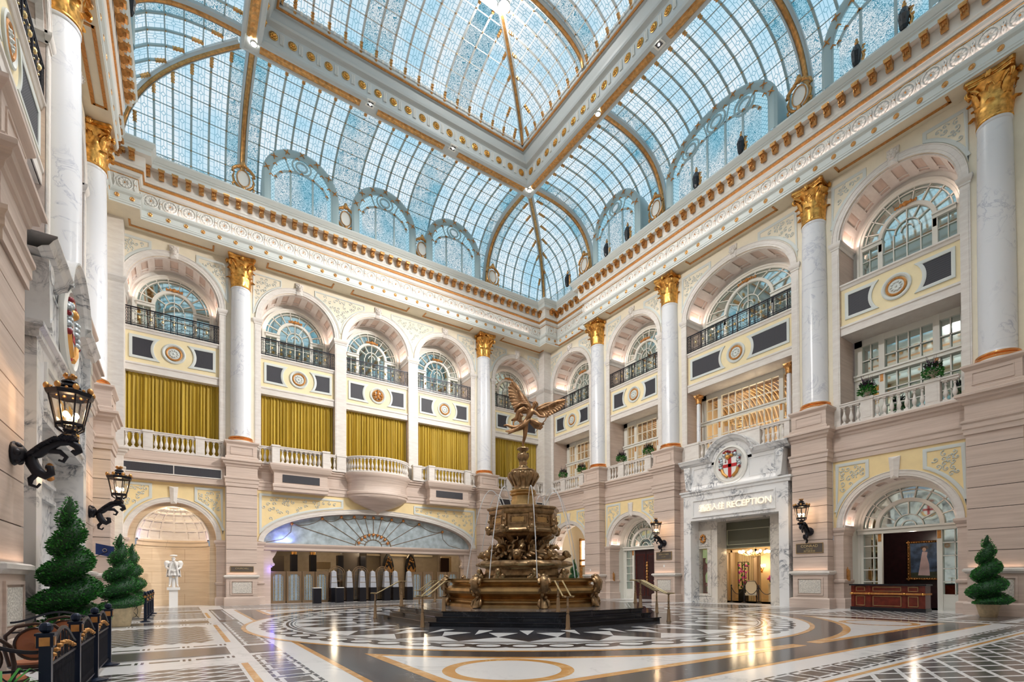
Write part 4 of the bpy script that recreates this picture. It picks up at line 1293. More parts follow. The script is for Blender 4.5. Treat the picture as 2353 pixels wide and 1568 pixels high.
# ================================================================ entablature
def entablature():
    # plan path, travelling so that the room lies on the left-hand side
    P = [(-2.21 - 0.0, -1.0), (-2.21, 4.0), (-2.21, 26.0), (-2.81, 26.0), (-2.81, 29.5), (-1.66, 29.5), (-1.66, 30.26), (22.90, 30.26), (22.90, 29.5), (24.05, 29.5), (24.05, 26.0), (23.45, 26.0), (23.45, -1.0)]
    P = P[::-1]                      # right wall first, towards the back, then left: room on the left
    o = link('trim_1', None); struct(o, 'white and gilded entablature running round the hall above the columns')
    def part(name, prof, mat, sm=None):
        b = MB(); b.psweep(P, prof); return b.build(name, [mat], o, smooth=sm)
    part('soffit', [(-1.2, ZT), (0, ZT)], 'cream')
    part('architrave', [(0, ZT), (0, 19.28), (.03, 19.3), (.03, 19.36), (.05, 19.4), (.02, 19.43), (.02, 19.66), (.06, 19.7), (.1, 19.74), (.13, 19.82), (.13, 19.88), (-.08, 19.9)], 'grey_white')
    part('frieze', [(-.08, 19.9), (-.08, 20.68), (-.02, 20.72), (.03, 20.74)], 'white_plaster')
    part('gilded_line', [(-.075, 20.62), (-.05, 20.62), (-.05, 20.65), (-.075, 20.65)], 'gold_dark')
    part('bed_moulding', [(.03, 20.74), (.06, 20.84), (.10, 20.86), (.10, 21.0), (.16, 21.02), (.18, 21.1), (.22, 21.14), (.22, 21.62), (.46, 21.64)], 'white_plaster')
    part('cornice', [(.46, 21.64), (.46, 21.82), (.48, 21.84), (.52, 21.88), (.50, 21.93), (.54, 21.96), (.6, 22.06), (.64, 22.12), (.64, 22.2), (-.9, 22.22)], 'grey_white')
    # rope moulding
    b = MB(); b.psweep(P, [(.10, 20.86), (.15, 20.88), (.17, 20.93), (.15, 20.98), (.10, 21.0)]); b.build('rope_moulding', ['gold_paint'], o)
    # repeated ornaments
    segs = [((23.45, -1), (23.45, 26.0)), ((24.05, 26.0), (24.05, 29.5)), ((24.05, 29.5), (22.9, 29.5)), ((22.9, 30.26), (-1.66, 30.26)), ((-1.66, 29.5), (-2.81, 29.5)), ((-2.81, 29.5), (-2.81, 26)), ((-2.21, 26), (-2.21, 9.0))]
    mb = MB()
    mb.prism([(.0, 0), (-.04, -.36), (-.12, -.40), (-.19, -.34), (-.18, -.22), (-.26, -.12), (-.36, -.14), (-.40, -.07), (-.38, 0)], -.11, .11, 'x')
    mb.prism([(-.30, 0.03), (-.30, -.05), (-.34, -.05), (-.34, .03)], -.14, .14, 'x')
    for k in range(3): mb.box(-.09 + .07 * k, -.05 + .07 * k, -.27, -.1, -.30 + .04 * k, -.14)
    MOD = mb.mesh('modillion', ['gold_dark'], 50)
    db = MB(); db.T = Matrix.Rotation(pi / 2, 4, 'X'); db.lathe([(.10, 0), (.10, .02), (.075, .035), (.05, .02), (.03, .04), (.001, .045)], 14); DISC = db.mesh('gilded_disc', ['gold_dark'], 40)
    rb = MB()
    T = Matrix.Rotation(pi / 2, 4, 'X'); rb.T = T
    rb.lathe([(.33, 0), (.33, .03), (.29, .05), (.26, .02)], 24)
    for k in range(10):
        a = 2 * pi * k / 10
        rb.ball((.17 * cos(a), .17 * sin(a), .02), .07, 5, .6)
    rb.mat(1); rb.ball((0, 0, .05), .035, 5)
    for k in range(6):
        a = 2 * pi * k / 6; rb.ball((.29 * cos(a), .29 * sin(a), .04), .013, 4)
    rb.mat(0)
    for s_ in (-1, 1): rb.tube([(.40 + .0, s_ * .28, .02), (.36, s_ * .12, .04), (.40, 0, .05)], .03, 5); rb.tube([(-.40, s_ * .28, .02), (-.36, s_ * .12, .04), (-.40, 0, .05)], .03, 5)
    rb.mat(1); rb.box(.36, .44, -.02, .02, .02, .07)
    ROS = rb.mesh('frieze_rosette', ['white_plaster', 'gold_paint'], 40)
    counts = {'modillion': 0, 'gilded_disc': 0, 'frieze_rosette': 0}
    extra = {k: [] for k in counts}
    def place(kind, me, p, rz, near):
        extra[kind].append((near, me, p, rz))
    cam = Vector((0, 0, 1.35))
    for (a, c) in segs:
        A, B_ = Vector(a), Vector(c); d = B_ - A; L = d.length; d.normalize(); nrm = Vector((-d.y, d.x)); rz = atan2(d.y, d.x) + pi
        for kind, me, step, off, z in (('modillion', MOD, .56, .22, 21.62), ('gilded_disc', DISC, .75, .02, 19.545), ('frieze_rosette', ROS, .80, -.08, 20.28)):
            n = max(1, round(L / step))
            for i in range(n):
                q = A + d * (L * (i + .5) / n) + nrm * off
                if q.y < 3.0 or (q.x < 0 and q.y < 8.0): continue
                place(kind, me, (q.x, q.y, z), rz, hypot(q.x, q.y))
    for kind, lst in extra.items():
        lst.sort(key=lambda t: t[0])
        for near, me, p, rz in lst[:98]: link(kind, me, o, p, rz)
        rest = lst[98:]
        if rest:
            mm = MB()
            for near, me, p, rz in rest:
                m4 = Matrix.Translation(p) @ Matrix.Rotation(rz, 4, 'Z')
                base = len(mm.v)
                mm.v.extend(tuple(m4 @ v.co) for v in me.vertices)
                for f in me.polygons: mm.f.append(tuple(base + i for i in f.vertices)); mm.m.append(f.material_index)
            e = mm.build(kind, [m.name for m in me.materials], o, smooth=40); e['kind'] = 'stuff'
    # gilded soffit frames
    g = MB()
    def bar(x0, x1, y0, y1): g.box(x0, x1, y0, y1, ZT - .03, ZT + .01)
    def frame_A(xa, xb):
        bar(CX + xa, CX + xb, 30.98, 31.1); bar(CX + xa, CX + xa + .08, 30.55, 31.0); bar(CX + xb - .08, CX + xb, 30.55, 31.0)
    for xa, xb in ((-12.8, -9.15), (-6.6, -2.95), (-1.85, 1.85), (2.95, 6.6), (9.15, 12.9)): frame_A(xa, xb)
    for ya, yb in ((26.5, 29.3), (20.5, 23.9), (12.6, 17.6), (6.1, 9.95)):
        bar(23.93, 24.05, ya, yb); bar(23.6, 24.0, ya, ya + .08); bar(23.6, 24.0, yb - .08, yb)
    for ya, yb in ((12.6, 17.6), (20.5, 23.9)):
        bar(-2.8, -2.68, ya, yb); bar(-2.75, -2.35, ya, ya + .08); bar(-2.75, -2.35, yb - .08, yb); bar(-2.42, -2.32, ya, yb)
    g.build('gilded_soffit_frame', ['gold_paint'], o)
    # cove light on the ledge below the frieze
    for p, sx, rz in (((CX, 30.19, 19.92), 22.5, 0), ((23.40, 14.5, 19.92), 22.5, pi / 2), ((-2.16, 17.5, 19.92), 16, pi / 2)):
        lamp('AREA', 'cove_light_lamp', p, 34, (1.0, .74, .66), sx, .05, rot=(pi, 0, rz))
entablature()

# ================================================================ glass ceiling
ZS, BV, EXP = 22.1, 4.75, 3.0
OX0, OX1, OY0, OY1 = -2.75, 23.99, -.85, 31.05       # foot of the cove
INS = 5.05                                            # inset of the frame's outer edge
def cove(t):
    """t in 0..1 along the curve -> (inset, z)"""
    a = t * pi / 2
    cx_ = max(0, cos(a)) ** (2 / EXP); sz = max(0, sin(a)) ** (2 / EXP)
    return INS * (1 - cx_), ZS - .3 + (BV) * sz
IX0, IX1, IY0, IY1 = 3.65, 17.59, 5.35, 24.85          # foot of the inner lantern
def lant(t):
    a = t * pi / 2
    return 4.4 * (1 - max(0, cos(a)) ** 1.0), 28.05 + 1.75 * sin(a)
def rows_t(fn, n):
    """parameter values with equal arc length"""
    K = 200; pts = [fn(i / K) for i in range(K + 1)]
    s = [0]
    for i in range(K): s.append(s[-1] + hypot(pts[i + 1][0] - pts[i][0], pts[i + 1][1] - pts[i][1]))
    out = []
    for j in range(n + 1):
        g = s[-1] * j / n; k = 0
        while k < K and s[k + 1] < g: k += 1
        out.append((k + (g - s[k]) / max(1e-9, s[k + 1] - s[k])) / K if k < K else 1.0)
    return out
def vault(par, fn, X0, X1, Y0, Y1, nrow, step, special, name, thin, skipf=None, f0x=None):
    """four coved sides; panes, glazing bars"""
    T = rows_t(fn, nrow)
    pts = [fn(t) for t in T]
    g = MB(); bars = MB(); fin = MB()
    cx, cy = (X0 + X1) / 2, (Y0 + Y1) / 2
    for side in range(4):
        half = ((X1 - X0) if side % 2 == 0 else (Y1 - Y0)) / 2
        dep = ((Y1 - Y0) if side % 2 == 0 else (X1 - X0)) / 2
        xs = special[side % 2]
        def P(s_, ins, z, off=0.0):
            # side 0 back (+y), 1 right (+x), 2 front (-y), 3 left (-x)
            d = dep - ins + off
            return {0: (cx + s_, cy + d, z), 1: (cx + d, cy - s_, z), 2: (cx - s_, cy - d, z), 3: (cx - d, cy + s_, z)}[side]
        ks = [-half] + xs + [half]
        for a, c in zip(ks[:-1], ks[1:]):
            for j in range(nrow):
                (i0, z0), (i1, z1) = pts[j], pts[j + 1]
                h0, h1 = half - i0, half - i1
                q = [(max(-h0, min(h0, a)), i0, z0), (max(-h0, min(h0, c)), i0, z0), (max(-h1, min(h1, c)), i1, z1), (max(-h1, min(h1, a)), i1, z1)]
                if q[1][0] - q[0][0] < 1e-4 and q[2][0] - q[3][0] < 1e-4: continue
                uu = [(p[0] - a) / (c - a) for p in q]
                vv = [j, j, j + 1, j + 1]
                mott = (c - a) < step * .93 or j < 2 and fn is cove
                mott = mott or any(abs((a + c) / 2 - m) < step * 1.05 for m in special[2 + side % 2])
                g.mat(1 if mott else 0)
                poly = []; uv = []
                for p, u_, v_ in zip(q, uu, vv):
                    w = P(*p)
                    if poly and (Vector(w) - Vector(poly[-1])).length < 1e-5: continue
                    poly.append(w); uv.append((u_, v_))
                if len(poly) > 2 and (Vector(poly[0]) - Vector(poly[-1])).length < 1e-5: poly.pop(); uv.pop()
                if len(poly) > 2: g.face(poly, uv)
        # vertical bars
        for x in xs:
            main = any(abs(x - m) < .02 for m in special[2 + side % 2])
            seg = []
            for j in range(nrow + 1):
                if abs(x) <= half - pts[j][0] + 1e-6: seg.append((pts[j], j))
            if abs(x) > half - pts[-1][0] and len(seg) > 0:
                # extend to the hip
                pass
            if len(seg) < 2: continue
            w = .05 if not main else .0
            if w:
                bars.grid([[P(x - w, i_, z_, -.0), P(x - w, i_ + .06, z_ - .05), P(x + w, i_ + .06, z_ - .05), P(x + w, i_, z_)] for (i_, z_), _ in seg])
            # gilded husks at both ends
            for (q0, q1) in ((seg[0][0], seg[1][0]), (seg[-1][0], seg[-2][0])):
                A, B_ = Vector(P(x, q0[0] + .05, q0[1] - .04)), Vector(P(x, q1[0] + .05, q1[1] - .04))
                e = A + (B_ - A) * .62
                n_ = 7
                fin.tube([A + (e - A) * i / n_ for i in range(n_ + 1)], [.065 + .035 * (i % 2) for i in range(n_ + 1)], 5)
            for (q0, j) in seg[1:-1]:
                c_ = Vector(P(x, q0[0] + .07, q0[1] - .06)); fin.ball(c_, .035, 4)
        # horizontal bars
        for j in range(1, nrow):
            i_, z_ = pts[j]; h = half - i_; w = .022
            A, B_ = P(-h, i_ + .03, z_ - .03), P(h, i_ + .03, z_ - .03)
            bars.tube([A, B_], .03, 4, caps=False)
    g.build('glazing', ['sky_leaded', 'sky_mottled'], par)
    bars.build('glazing_bars', ['rib_teal' if thin else 'rib_grey'], par)
    fin.build('gilded_husks', ['gold_dark'], par)
def special_positions(half, mains, step_fn):
    out = []
    return out
def ceiling():
    root = link('ceiling', None); struct(root, 'coved glass ceiling with leaded blue panes around a raised glass lantern')
    hx = 7.845; hy = 10.3
    ax = [hx * 2 * k / 20 - hx for k in range(21)]
    for m in range(1, 7): ax += [hx + .785 * m, -hx - .785 * m]
    ax = sorted(ax)
    ys = [-10.3 + 6.25 * k / 8 for k in range(8)] + [-4.05 + 8.1 * k / 10 for k in range(11)] + [4.05 + 6.25 * (k + 1) / 8 for k in range(8)]
    for m in range(1, 7): ys += [10.3 + .785 * m, -10.3 - .785 * m]
    ys = sorted(ys)
    mainx = [-hx, -hx + 15.69 / 3, hx - 15.69 / 3, hx]; mainx = [-hx, hx]
    vault(root, cove, OX0, OX1, OY0, OY1, 11, .785, (ax, ys, [-hx, -2.35, 2.35, hx], [-10.3, -4.05, 4.05, 10.3]), 'cove', True)
    bx = [-6.97 + 13.94 * k / 18 for k in range(1, 18)]; by = [-9.75 + 19.5 * k / 26 for k in range(1, 26)]
    vault(root, lant, IX0, IX1, IY0, IY1, 7, .77, (bx, by, [-2.35, 2.35], [-4.05, 4.05]), 'lantern', False)
    # flat glass at the top of the lantern
    b = MB(); b.face([(IX0 + 4.4, IY0 + 4.4, 29.8), (IX1 - 4.4, IY0 + 4.4, 29.8), (IX1 - 4.4, IY1 - 4.4, 29.8), (IX0 + 4.4, IY1 - 4.4, 29.8)], [(0, 0), (6, 0), (6, 12), (0, 12)])
    b.build('top_glazing', ['sky_leaded'], root)
    cyy = (OY0 + OY1) / 2
    # main ribs of the cove
    def rib(fn, P, w, d, name):
        T = rows_t(fn, 24); b = MB(); g = MB()
        pts = [fn(t) for t in T]
        def nrm(k):
            a, c = pts[max(0, k - 1)], pts[min(24, k + 1)]
            dx, dz = c[0] - a[0], c[1] - a[1]; l = hypot(dx, dz); return dz / l, -dx / l
        rows, gr = [], []
        for k, (i_, z_) in enumerate(pts):
            n = nrm(k)
            def Q(s_, o): return P(s_, i_ + n[0] * o, z_ + n[1] * o)
            rows.append([Q(-w, -.05), Q(-w, d * .6), Q(-w * .8, d * .7), Q(-w * .55, d), Q(-w * .5, d * .85), Q(w * .5, d * .85), Q(w * .55, d), Q(w * .8, d * .7), Q(w, d * .6), Q(w, -.05)])
            q = .02 * sin(k * 2.1)
            gr.append([Q(-w * .46, d * .9), Q(-w * .25, d * (1.08 + q)), Q(0, d * (.98 - q)), Q(w * .25, d * (1.08 + q)), Q(w * .46, d * .9)])
        b.grid(rows); g.grid(gr)
        r = b.build(name, ['rib_grey'], root); g.build('gilded_band', ['gold_dark'], r, smooth=60)
    hxx = (OX1 - OX0) / 2; hyy = (OY1 - OY0) / 2
    for x in (-hx, hx):
        rib(cove, lambda s_, i_, z_, x=x: (CX + x + s_, OY1 - i_, z_), .24, .26, 'main_rib')
    for y in (10.3, 4.05, -4.05, -10.3):
        rib(cove, lambda s_, i_, z_, y=y: (OX1 - i_, cyy + y - s_, z_), .24, .26, 'main_rib')
        rib(cove, lambda s_, i_, z_, y=y: (OX0 + i_, cyy + y - s_, z_), .24, .26, 'main_rib')
    r2 = sqrt(.5)
    for ex, ey, sx, sy in ((OX1, OY1, -1, -1), (OX0, OY1, 1, -1), (OX1, OY0, -1, 1), (OX0, OY0, 1, 1)):
        rib(cove, lambda s_, i_, z_, ex=ex, ey=ey, sx=sx, sy=sy: (ex + sx * i_ + s_ * r2 * sy, ey + sy * i_ - s_ * r2 * sx, z_), .20, .22, 'hip_rib')
    for ex, ey, sx, sy in ((IX1, IY1, -1, -1), (IX0, IY1, 1, -1), (IX1, IY0, -1, 1), (IX0, IY0, 1, 1)):
        rib(lant, lambda s_, i_, z_, ex=ex, ey=ey, sx=sx, sy=sy: (ex + sx * i_ + s_ * r2 * sy, ey + sy * i_ - s_ * r2 * sx, z_), .17, .2, 'lantern_hip')
    for y in (4.05, -4.05):
        rib(lant, lambda s_, i_, z_, y=y: (IX1 - i_, cyy + y - s_, z_), .2, .2, 'lantern_rib')
        rib(lant, lambda s_, i_, z_, y=y: (IX0 + i_, cyy + y - s_, z_), .2, .2, 'lantern_rib')
    # beam frame between cove and lantern
    fx0, fx1, fy0, fy1 = OX0 + INS, OX1 - INS, OY0 + INS, OY1 - INS
    path = [(fx0, fy0), (fx1, fy0), (fx1, fy1), (fx0, fy1)]
    b = MB()
    zt = ZS - .3 + BV
    b.psweep(path, [(-.05, zt + .1), (-.05, zt - .28), (.0, zt - .32), (.1, zt - .32), (.14, zt - .28), (.56, zt - .28), (.60, zt - .34), (.70, zt - .36), (.78, zt - .30), (.82, zt - .2), (.80, zt - .1)], True)
    b.psweep(path, [(.80, zt - .1), (.84, zt + .62), (.90, zt + .66), (1.05, zt + .72), (1.10, zt + .80)], True)
    b.psweep([(IX0, IY0), (IX1, IY0), (IX1, IY1), (IX0, IY1)], [(-.30, zt + .8), (-.25, 27.5), (-.1, 27.85), (.02, 27.9), (.10, 27.95), (.10, 28.06), (.16, 28.08), (.16, 28.2), (-.1, 28.25)], True)
    fr_ = b.build('frame_beam', ['rib_grey'], root)
    g = MB()
    # gilded carved band on the soffit
    def carved(pa, pb, n):
        rows = []
        A, B_ = Vector(pa), Vector(pb); d = (B_ - A).normalized(); nn = Vector((-d.y, d.x)); L = (B_ - A).length
        m = int(L / .18)
        for i in range(m + 1):
            p = A + d * (L * i / m); q = .03 * (i % 2)
            rows.append([(p.x + nn.x * o, p.y + nn.y * o, zt - .285 - h_ * (1 + q * 6)) for o, h_ in ((.16, 0), (.24, .035), (.34, .01 + q), (.45, .035), (.54, 0))])
        g.grid(rows)
    cuts = {0: (8.2, 13.0), 1: (15.1,), 2: (13.0, 8.2), 3: (15.1,)}
    for k in range(4):
        A, B_ = Vector(path[k]), Vector(path[(k + 1) % 4]); d = (B_ - A).normalized()
        st = [0.75]
        for c in cuts[k]:
            t = abs(c - (A.x if k % 2 == 0 else A.y)); st += [t - .45, t + .45]
        st.append((B_ - A).length - .75)
        for a, c in zip(st[::2], st[1::2]): carved(A + d * a, A + d * c, 0)
    g.build('carved_gilded_band', ['gold_dark'], root)
    b = MB(); b.psweep([(IX0, IY0), (IX1, IY0), (IX1, IY1), (IX0, IY1)], [(-.02, 27.86), (.03, 27.84), (.08, 27.88), (.06, 27.93)], True)
    b.build('bead_moulding', ['gold_paint'], root)
    d_ = MB()
    n = 0
    for k in range(4):
        A, B_ = [Vector(q) for q in ((IX0, IY0), (IX1, IY0), (IX1, IY1), (IX0, IY1), (IX0, IY0))][k:k + 2]
        d = (B_ - A).normalized(); L = (B_ - A).length; nn = Vector((-d.y, d.x)); m = int(L / .3)
        for i in range(m):
            p = A + d * (L * (i + .5) / m) + nn * .13
            d_.box(p.x - .05, p.x + .05, p.y - .05, p.y + .05, 28.06, 28.2)
    d_.build('dentils', ['white_plaster'], root)
    # rosettes on the upright face
    rb = MB(); rb.T = Matrix.Rotation(pi / 2, 4, 'X')
    for k in range(8): rb.ball((.10 * cos(k * pi / 4), .10 * sin(k * pi / 4), .03), .065, 5, .7)
    rb.ball((0, 0, .06), .06, 6); rb.lathe([(.2, 0), (.2, .02), (.17, .03)], 12)
    RS = rb.mesh('gilded_rosette', ['gold'], 50)
    pl = MB()
    for k in range(4):
        A, B_ = Vector(path[k]), Vector(path[(k + 1) % 4]); d = (B_ - A).normalized(); nn = Vector((-d.y, d.x)); rz = atan2(d.y, d.x) + pi
        L = (B_ - A).length - 1.7; m = round(L / .81)
        for i in range(m):
            p = A + d * (.85 + L * (i + .5) / m) + nn * .83
            link('gilded_rosette', RS, root, (p.x, p.y, zt + .26), rz)
            for o in (-.43, -.37, .0 - .31):
                q = A + d * (.85 + L * (i + .5) / m + o + L / m * 0) + nn * .83
                dx, dy = abs(d.x) * .02 + abs(nn.x) * .03, abs(d.y) * .02 + abs(nn.y) * .03
                pl.box(q.x - dx, q.x + dx, q.y - dy, q.y + dy, zt + .02, zt + .5)
    pl.build('fluting', ['white_plaster'], root)
    # lights set in the frame
    k = 0
    for (x, y) in FRAME_LIGHTS:
        o = MB(); o.lathe([(.16, .02), (.16, -.05), (.12, -.06)], 16); o.mat(1); o.disc(.12, -.055, 16)
        where = {(18.46, 25.4): 'corner nearest the back right', (2.77, 25.4): 'corner over the left column', (18.46, 19.15): 'right beam above the second rib'}.get((x, y), None)
        lab = 'blazing round ceiling spotlight, ' + (where or {(2.77, 19.15): 'left beam, second from the back', (2.77, 11.07): 'left beam, third from the back', (2.77, 4.8): 'left beam, end nearest the viewer', (18.46, 11.07): 'right beam, third from the back', (18.46, 4.8): 'right beam, end nearest the viewer'}[(x, y)])
        tag(o.build('ceiling_spotlight', ['grey_white', 'spot_glow'], None, (x, y, zt - .36)), lab, 'ceiling light', 'spotlights of the ceiling frame')
    for (x, y), lab in (((8.2, 25.35), 'small square downlight in the gilded beam, above the middle column row, left one'), ((13.0, 25.35), 'small square downlight in the gilded back beam, closer to the room corner'), ((18.46, 15.1), 'small square downlight in the gilded right beam')):
        o = MB(); o.box(-.22, .22, -.22, .22, -.03, .02); o.mat(1); o.box(-.13, .13, -.13, .13, -.045, -.03); o.mat(2); o.ball((0, 0, -.05), .05, 6)
        tag(o.build('downlight', ['white_plaster', 'black', 'spot_glow'], None, (x, y, zt - .30)), lab, 'downlight')
    o = MB(); o.lathe([(.3, .1), (.3, 0), (.2, -.05)], 16); o.mat(1); o.disc(.2, -.04, 16)
    tag(o.build('apex_spotlight', ['grey_white', 'spot_glow'], None, (13.2, 20.2, 29.55)), 'blazing light where the lantern hip meets the top frame', 'ceiling light')
    b = MB()
    b.psweep([(IX0 + 4.4, IY0 + 4.4), (IX1 - 4.4, IY0 + 4.4), (IX1 - 4.4, IY1 - 4.4), (IX0 + 4.4, IY1 - 4.4)], [(-.2, 29.8), (-.2, 29.6), (.2, 29.6), (.2, 29.85)], True)
    b.build('top_frame', ['rib_grey'], root)
    # lunette dormers
    def lunette(fr, x, half, rise, y, nroll):
        """arched dormer standing on the cornice"""
        zc = 23.65; zb = 22.2
        lr = link('lunette', None, root, fr.w(x, y, 0), fr.rz)
        b = MB()
        path = [(-half, zb)] + arc(0, zc, half, pi, 0, 36, rise) + [(half, zb)]
        b.asweep(path, [(-.20, .10), (-.20, -.06), (-.06, -.12), (.08, -.12), (.20, -.05), (.20, .10)])
        b.asweep(path, [(.14, .05), (.14, 3.0)])
        p2 = [(-half + .22, zb)] + arc(0, zc, half - .22, pi, 0, 36, rise - .22) + [(half - .22, zb)]
        b.asweep(p2, [(.05, .02), (.05, -.05), (-.03, -.05), (-.03, .02)])
        r1, rz1 = (half - .22) * .86, (rise - .22) * .56
        b.asweep(arc(0, zc - .1, r1, pi, 0, 32, rz1), [(.05, .02), (.05, -.05), (-.05, -.05), (-.05, .02)])
        r_ = min(.38, half * .2)
        zc2 = zc - .1 + (rz1 + rise - .22) / 2 + .04
        cs = [(0, zc2)] if half < 2.4 else [(0, zc2), (-half * .52, zc2 - .35), (half * .52, zc2 - .35)]
        for ccx, ccz in cs:
            for rr in (r_ * 1.35, r_ * .8): b.asweep(arc(ccx, ccz, rr, 0, 2 * pi, 24, rr * .85), [(.04, .02), (.04, -.06), (-.04, -.06), (-.04, .02)])
        for u in ((-.42, .42) if half < 2.4 else (-.62, -.22, .22, .62)):
            xx = u * r1; b.box(xx - .05, xx + .05, -.05, .02, zb, zc - .1 + rz1 * sqrt(1 - u * u))
            b.tube([(u * r1 * 1.02, 0, zc - .1 + rz1 * sqrt(1 - u * u)), (u * half * 1.15, 0, zc + (rise - .22) * sqrt(max(0, 1 - (u * 1.15) ** 2)))], .04, 5)
        b.build('lunette_frame', ['rib_teal'], lr, smooth=30)
        g = MB()
        g.mat(1); pts = [(-half + .1, zb)] + arc(0, zc, half - .1, pi, 0, 24, rise - .1) + [(half - .1, zb)]
        g.face([(p[0], .06, p[1]) for p in pts], [(p[0], p[1]) for p in pts])
        g.mat(0); pts = [(-r1, zb)] + arc(0, zc - .1, r1, pi, 0, 24, rz1) + [(r1, zb)]
        g.face([(p[0], .04, p[1]) for p in pts], [(p[0] * 1.3, p[1] * 1.3) for p in pts])
        for ccx, ccz in cs: g.face([(ccx + r_ * .8 * cos(a), .03, ccz + r_ * .68 * sin(a)) for a in [2 * pi * i / 16 for i in range(16)]], [(.8 * cos(a), .8 * sin(a)) for a in [2 * pi * i / 16 for i in range(16)]])
        g.build('lunette_glass', ['sky_mottled', 'sky_mesh'], lr)
        s = MB()
        na = 7 if half < 2.4 else 9
        for k in range(na):
            a = pi * (k + .5) / na
            px, pz = half * cos(a), zc + rise * sin(a)
            tx, tz = -sin(a), cos(a)
            for sg in (-1, 1):
                s.tube([(px - .13 * tx - .13 * sg * cos(a), -.13, pz - .13 * tz - .13 * sg * sin(a)), (px, -.15, pz), (px + .13 * tx + .13 * sg * cos(a), -.13, pz + .13 * tz + .13 * sg * sin(a))], [.015, .04, .015], 4)
            px, pz = (half - .25) * cos(a + .15), zc + (rise - .25) * sin(a + .15)
            s.tube([(px - .1, -.06, pz - .06), (px, -.08, pz + .03), (px + .1, -.06, pz - .06)], .035, 4)
            px, pz = r1 * cos(a), zc - .1 + rz1 * sin(a)
            s.tube([(px - .08, -.06, pz - .05), (px, -.08, pz + .03), (px + .08, -.06, pz - .05)], .035, 4)
        s.build('gilded_ties', ['gold_paint'], lr)
    for x in (-4.92, -.06, 4.76): lunette(FA, x, 1.85, 1.85, -.6, 1)
    for x, h in ((-7.1, 1.85), (0, 2.95), (7.1, 1.85)):
        lunette(FB, x, h, 1.85, -.56, 1); lunette(FC, x, h, 1.85, -.56, 1)
ceiling()
# cartouches standing on the cornice
def cartouche_mesh():
    me = []
    b = MB(); b.T = Matrix.Rotation(pi / 2, 4, 'X')
    b.lathe([(.42, -.05), (.44, .02), (.40, .06), (.3, .04), (.001, .03)], 24, (0, .75, 0), .82, 1.15)
    me.append(('shield', b.mesh('shield', ['white_plaster'], 40)))
    b = MB()
    rows = [[(.30 * cos(a) * 1 + 0, -.09 - .02 * k, .75 + .44 * sin(a)) for a in [2 * pi * i / 28 for i in range(28)]] for k in (0,)]
    b.tube([(.30 * cos(a), -.08, .75 + .43 * sin(a)) for a in [2 * pi * i / 28 for i in range(28)]], .025, 6, True)
    for s_ in (-1, 1):
        b.tube([(s_ * .12, -.06, 1.32), (s_ * .34, -.06, 1.28), (s_ * .48, -.06, 1.14), (s_ * .52, -.06, .98), (s_ * .44, -.06, .92), (s_ * .42, -.06, 1.0)], [.05, .075, .08, .07, .05, .03], 6)
        b.tube([(s_ * .44, -.05, .9), (s_ * .5, -.05, .7), (s_ * .44, -.05, .45), (s_ * .30, -.05, .28), (s_ * .16, -.05, .2)], [.03, .06, .07, .07, .05], 6)
        b.tube([(s_ * .40, -.05, .4), (s_ * .52, -.05, .33), (s_ * .5, -.05, .22), (s_ * .42, -.05, .24)], [.05, .05, .04, .03], 6)
        for k in range(3): b.ball((s_ * (.1 + .1 * k), -.07, 1.42 - .05 * k), .09 - .015 * k, 6)
    b.ball((0, -.08, 1.45), .14, 6); b.ball((0, -.08, 1.58), .1, 6); b.ball((0, -.08, .2), .12, 6); b.ball((0, -.08, .1), .09, 6)
    me.append(('gilded_scrolls', b.mesh('gilded_scrolls', ['gold_dark'], 60)))
    b = MB(); b.box(-.16, .16, -.05, .12, 0, .22); me.append(('foot', b.mesh('foot', ['white_plaster'])))
    return me
CART = cartouche_mesh()
def cartouche(fr, x, y, label):
    o = thing('cartouche', label, 'cartouche', fr.w(x, y, 22.2), fr.rz, 'gilded cartouches standing on the cornice')
    for n, m in CART: link(n, m, o)
for fr, x, y, l in ((FA, -7.85, -.52, 'gilded oval cartouche on the cornice above the first back column'), (FA, -2.45, -.52, 'gilded oval cartouche between the first two glass lunettes of the back cornice'),
                    (FA, 2.45, -.52, 'gilded oval cartouche between the second and third glass lunettes of the back cornice'), (FA, 7.85, -.52, 'gilded oval cartouche at the far end of the back cornice, by the corner'),
                    (FB, -10.2, -.38, 'gilded oval cartouche on the right cornice nearest the room corner'), (FB, -4.03, -.38, 'gilded oval cartouche on the right cornice between small and wide lunettes'),
                    (FB, 4.03, -.38, 'largest gilded oval cartouche on the right cornice, near the top edge')):
    cartouche(fr, x, y, l)
def floodlight(fr, x, y, label):
    o = thing('floodlight', label, 'floodlight', fr.w(x, y + .3, 22.2), fr.rz, 'black floodlights along the cornices')
    b = MB(); b.tube([(-.0, -.0, .78), (.0, -.05, .5), (0, -.05, .1), (0, -.05, -.02)], [.13, .19, .15, .10], 8); b.box(-.08, .08, -.2, -.1, .3, .6); b.box(-.2, .2, .02, .12, .62, .8)
    b.build('lamp_housing', ['black'], o)
    b = MB(); b.tube([(.18, 0, 0), (.24, 0, .25), (.16, 0, .5), (.22, 0, .62)], [.05, .07, .05, .06], 6); b.ball((0, 0, .95), .08, 6, 1.2); b.ball((0, 0, 1.08), .05, 5); b.tube([(0, 0, .8), (.1, 0, .72), (.3, 0, .66)], .035, 5)
    b.ball((.27, 0, .4), .06, 5); b.ball((.2, 0, .12), .07, 5)
    b.build('gilded_bracket', ['gold_dark'], o, smooth=60)
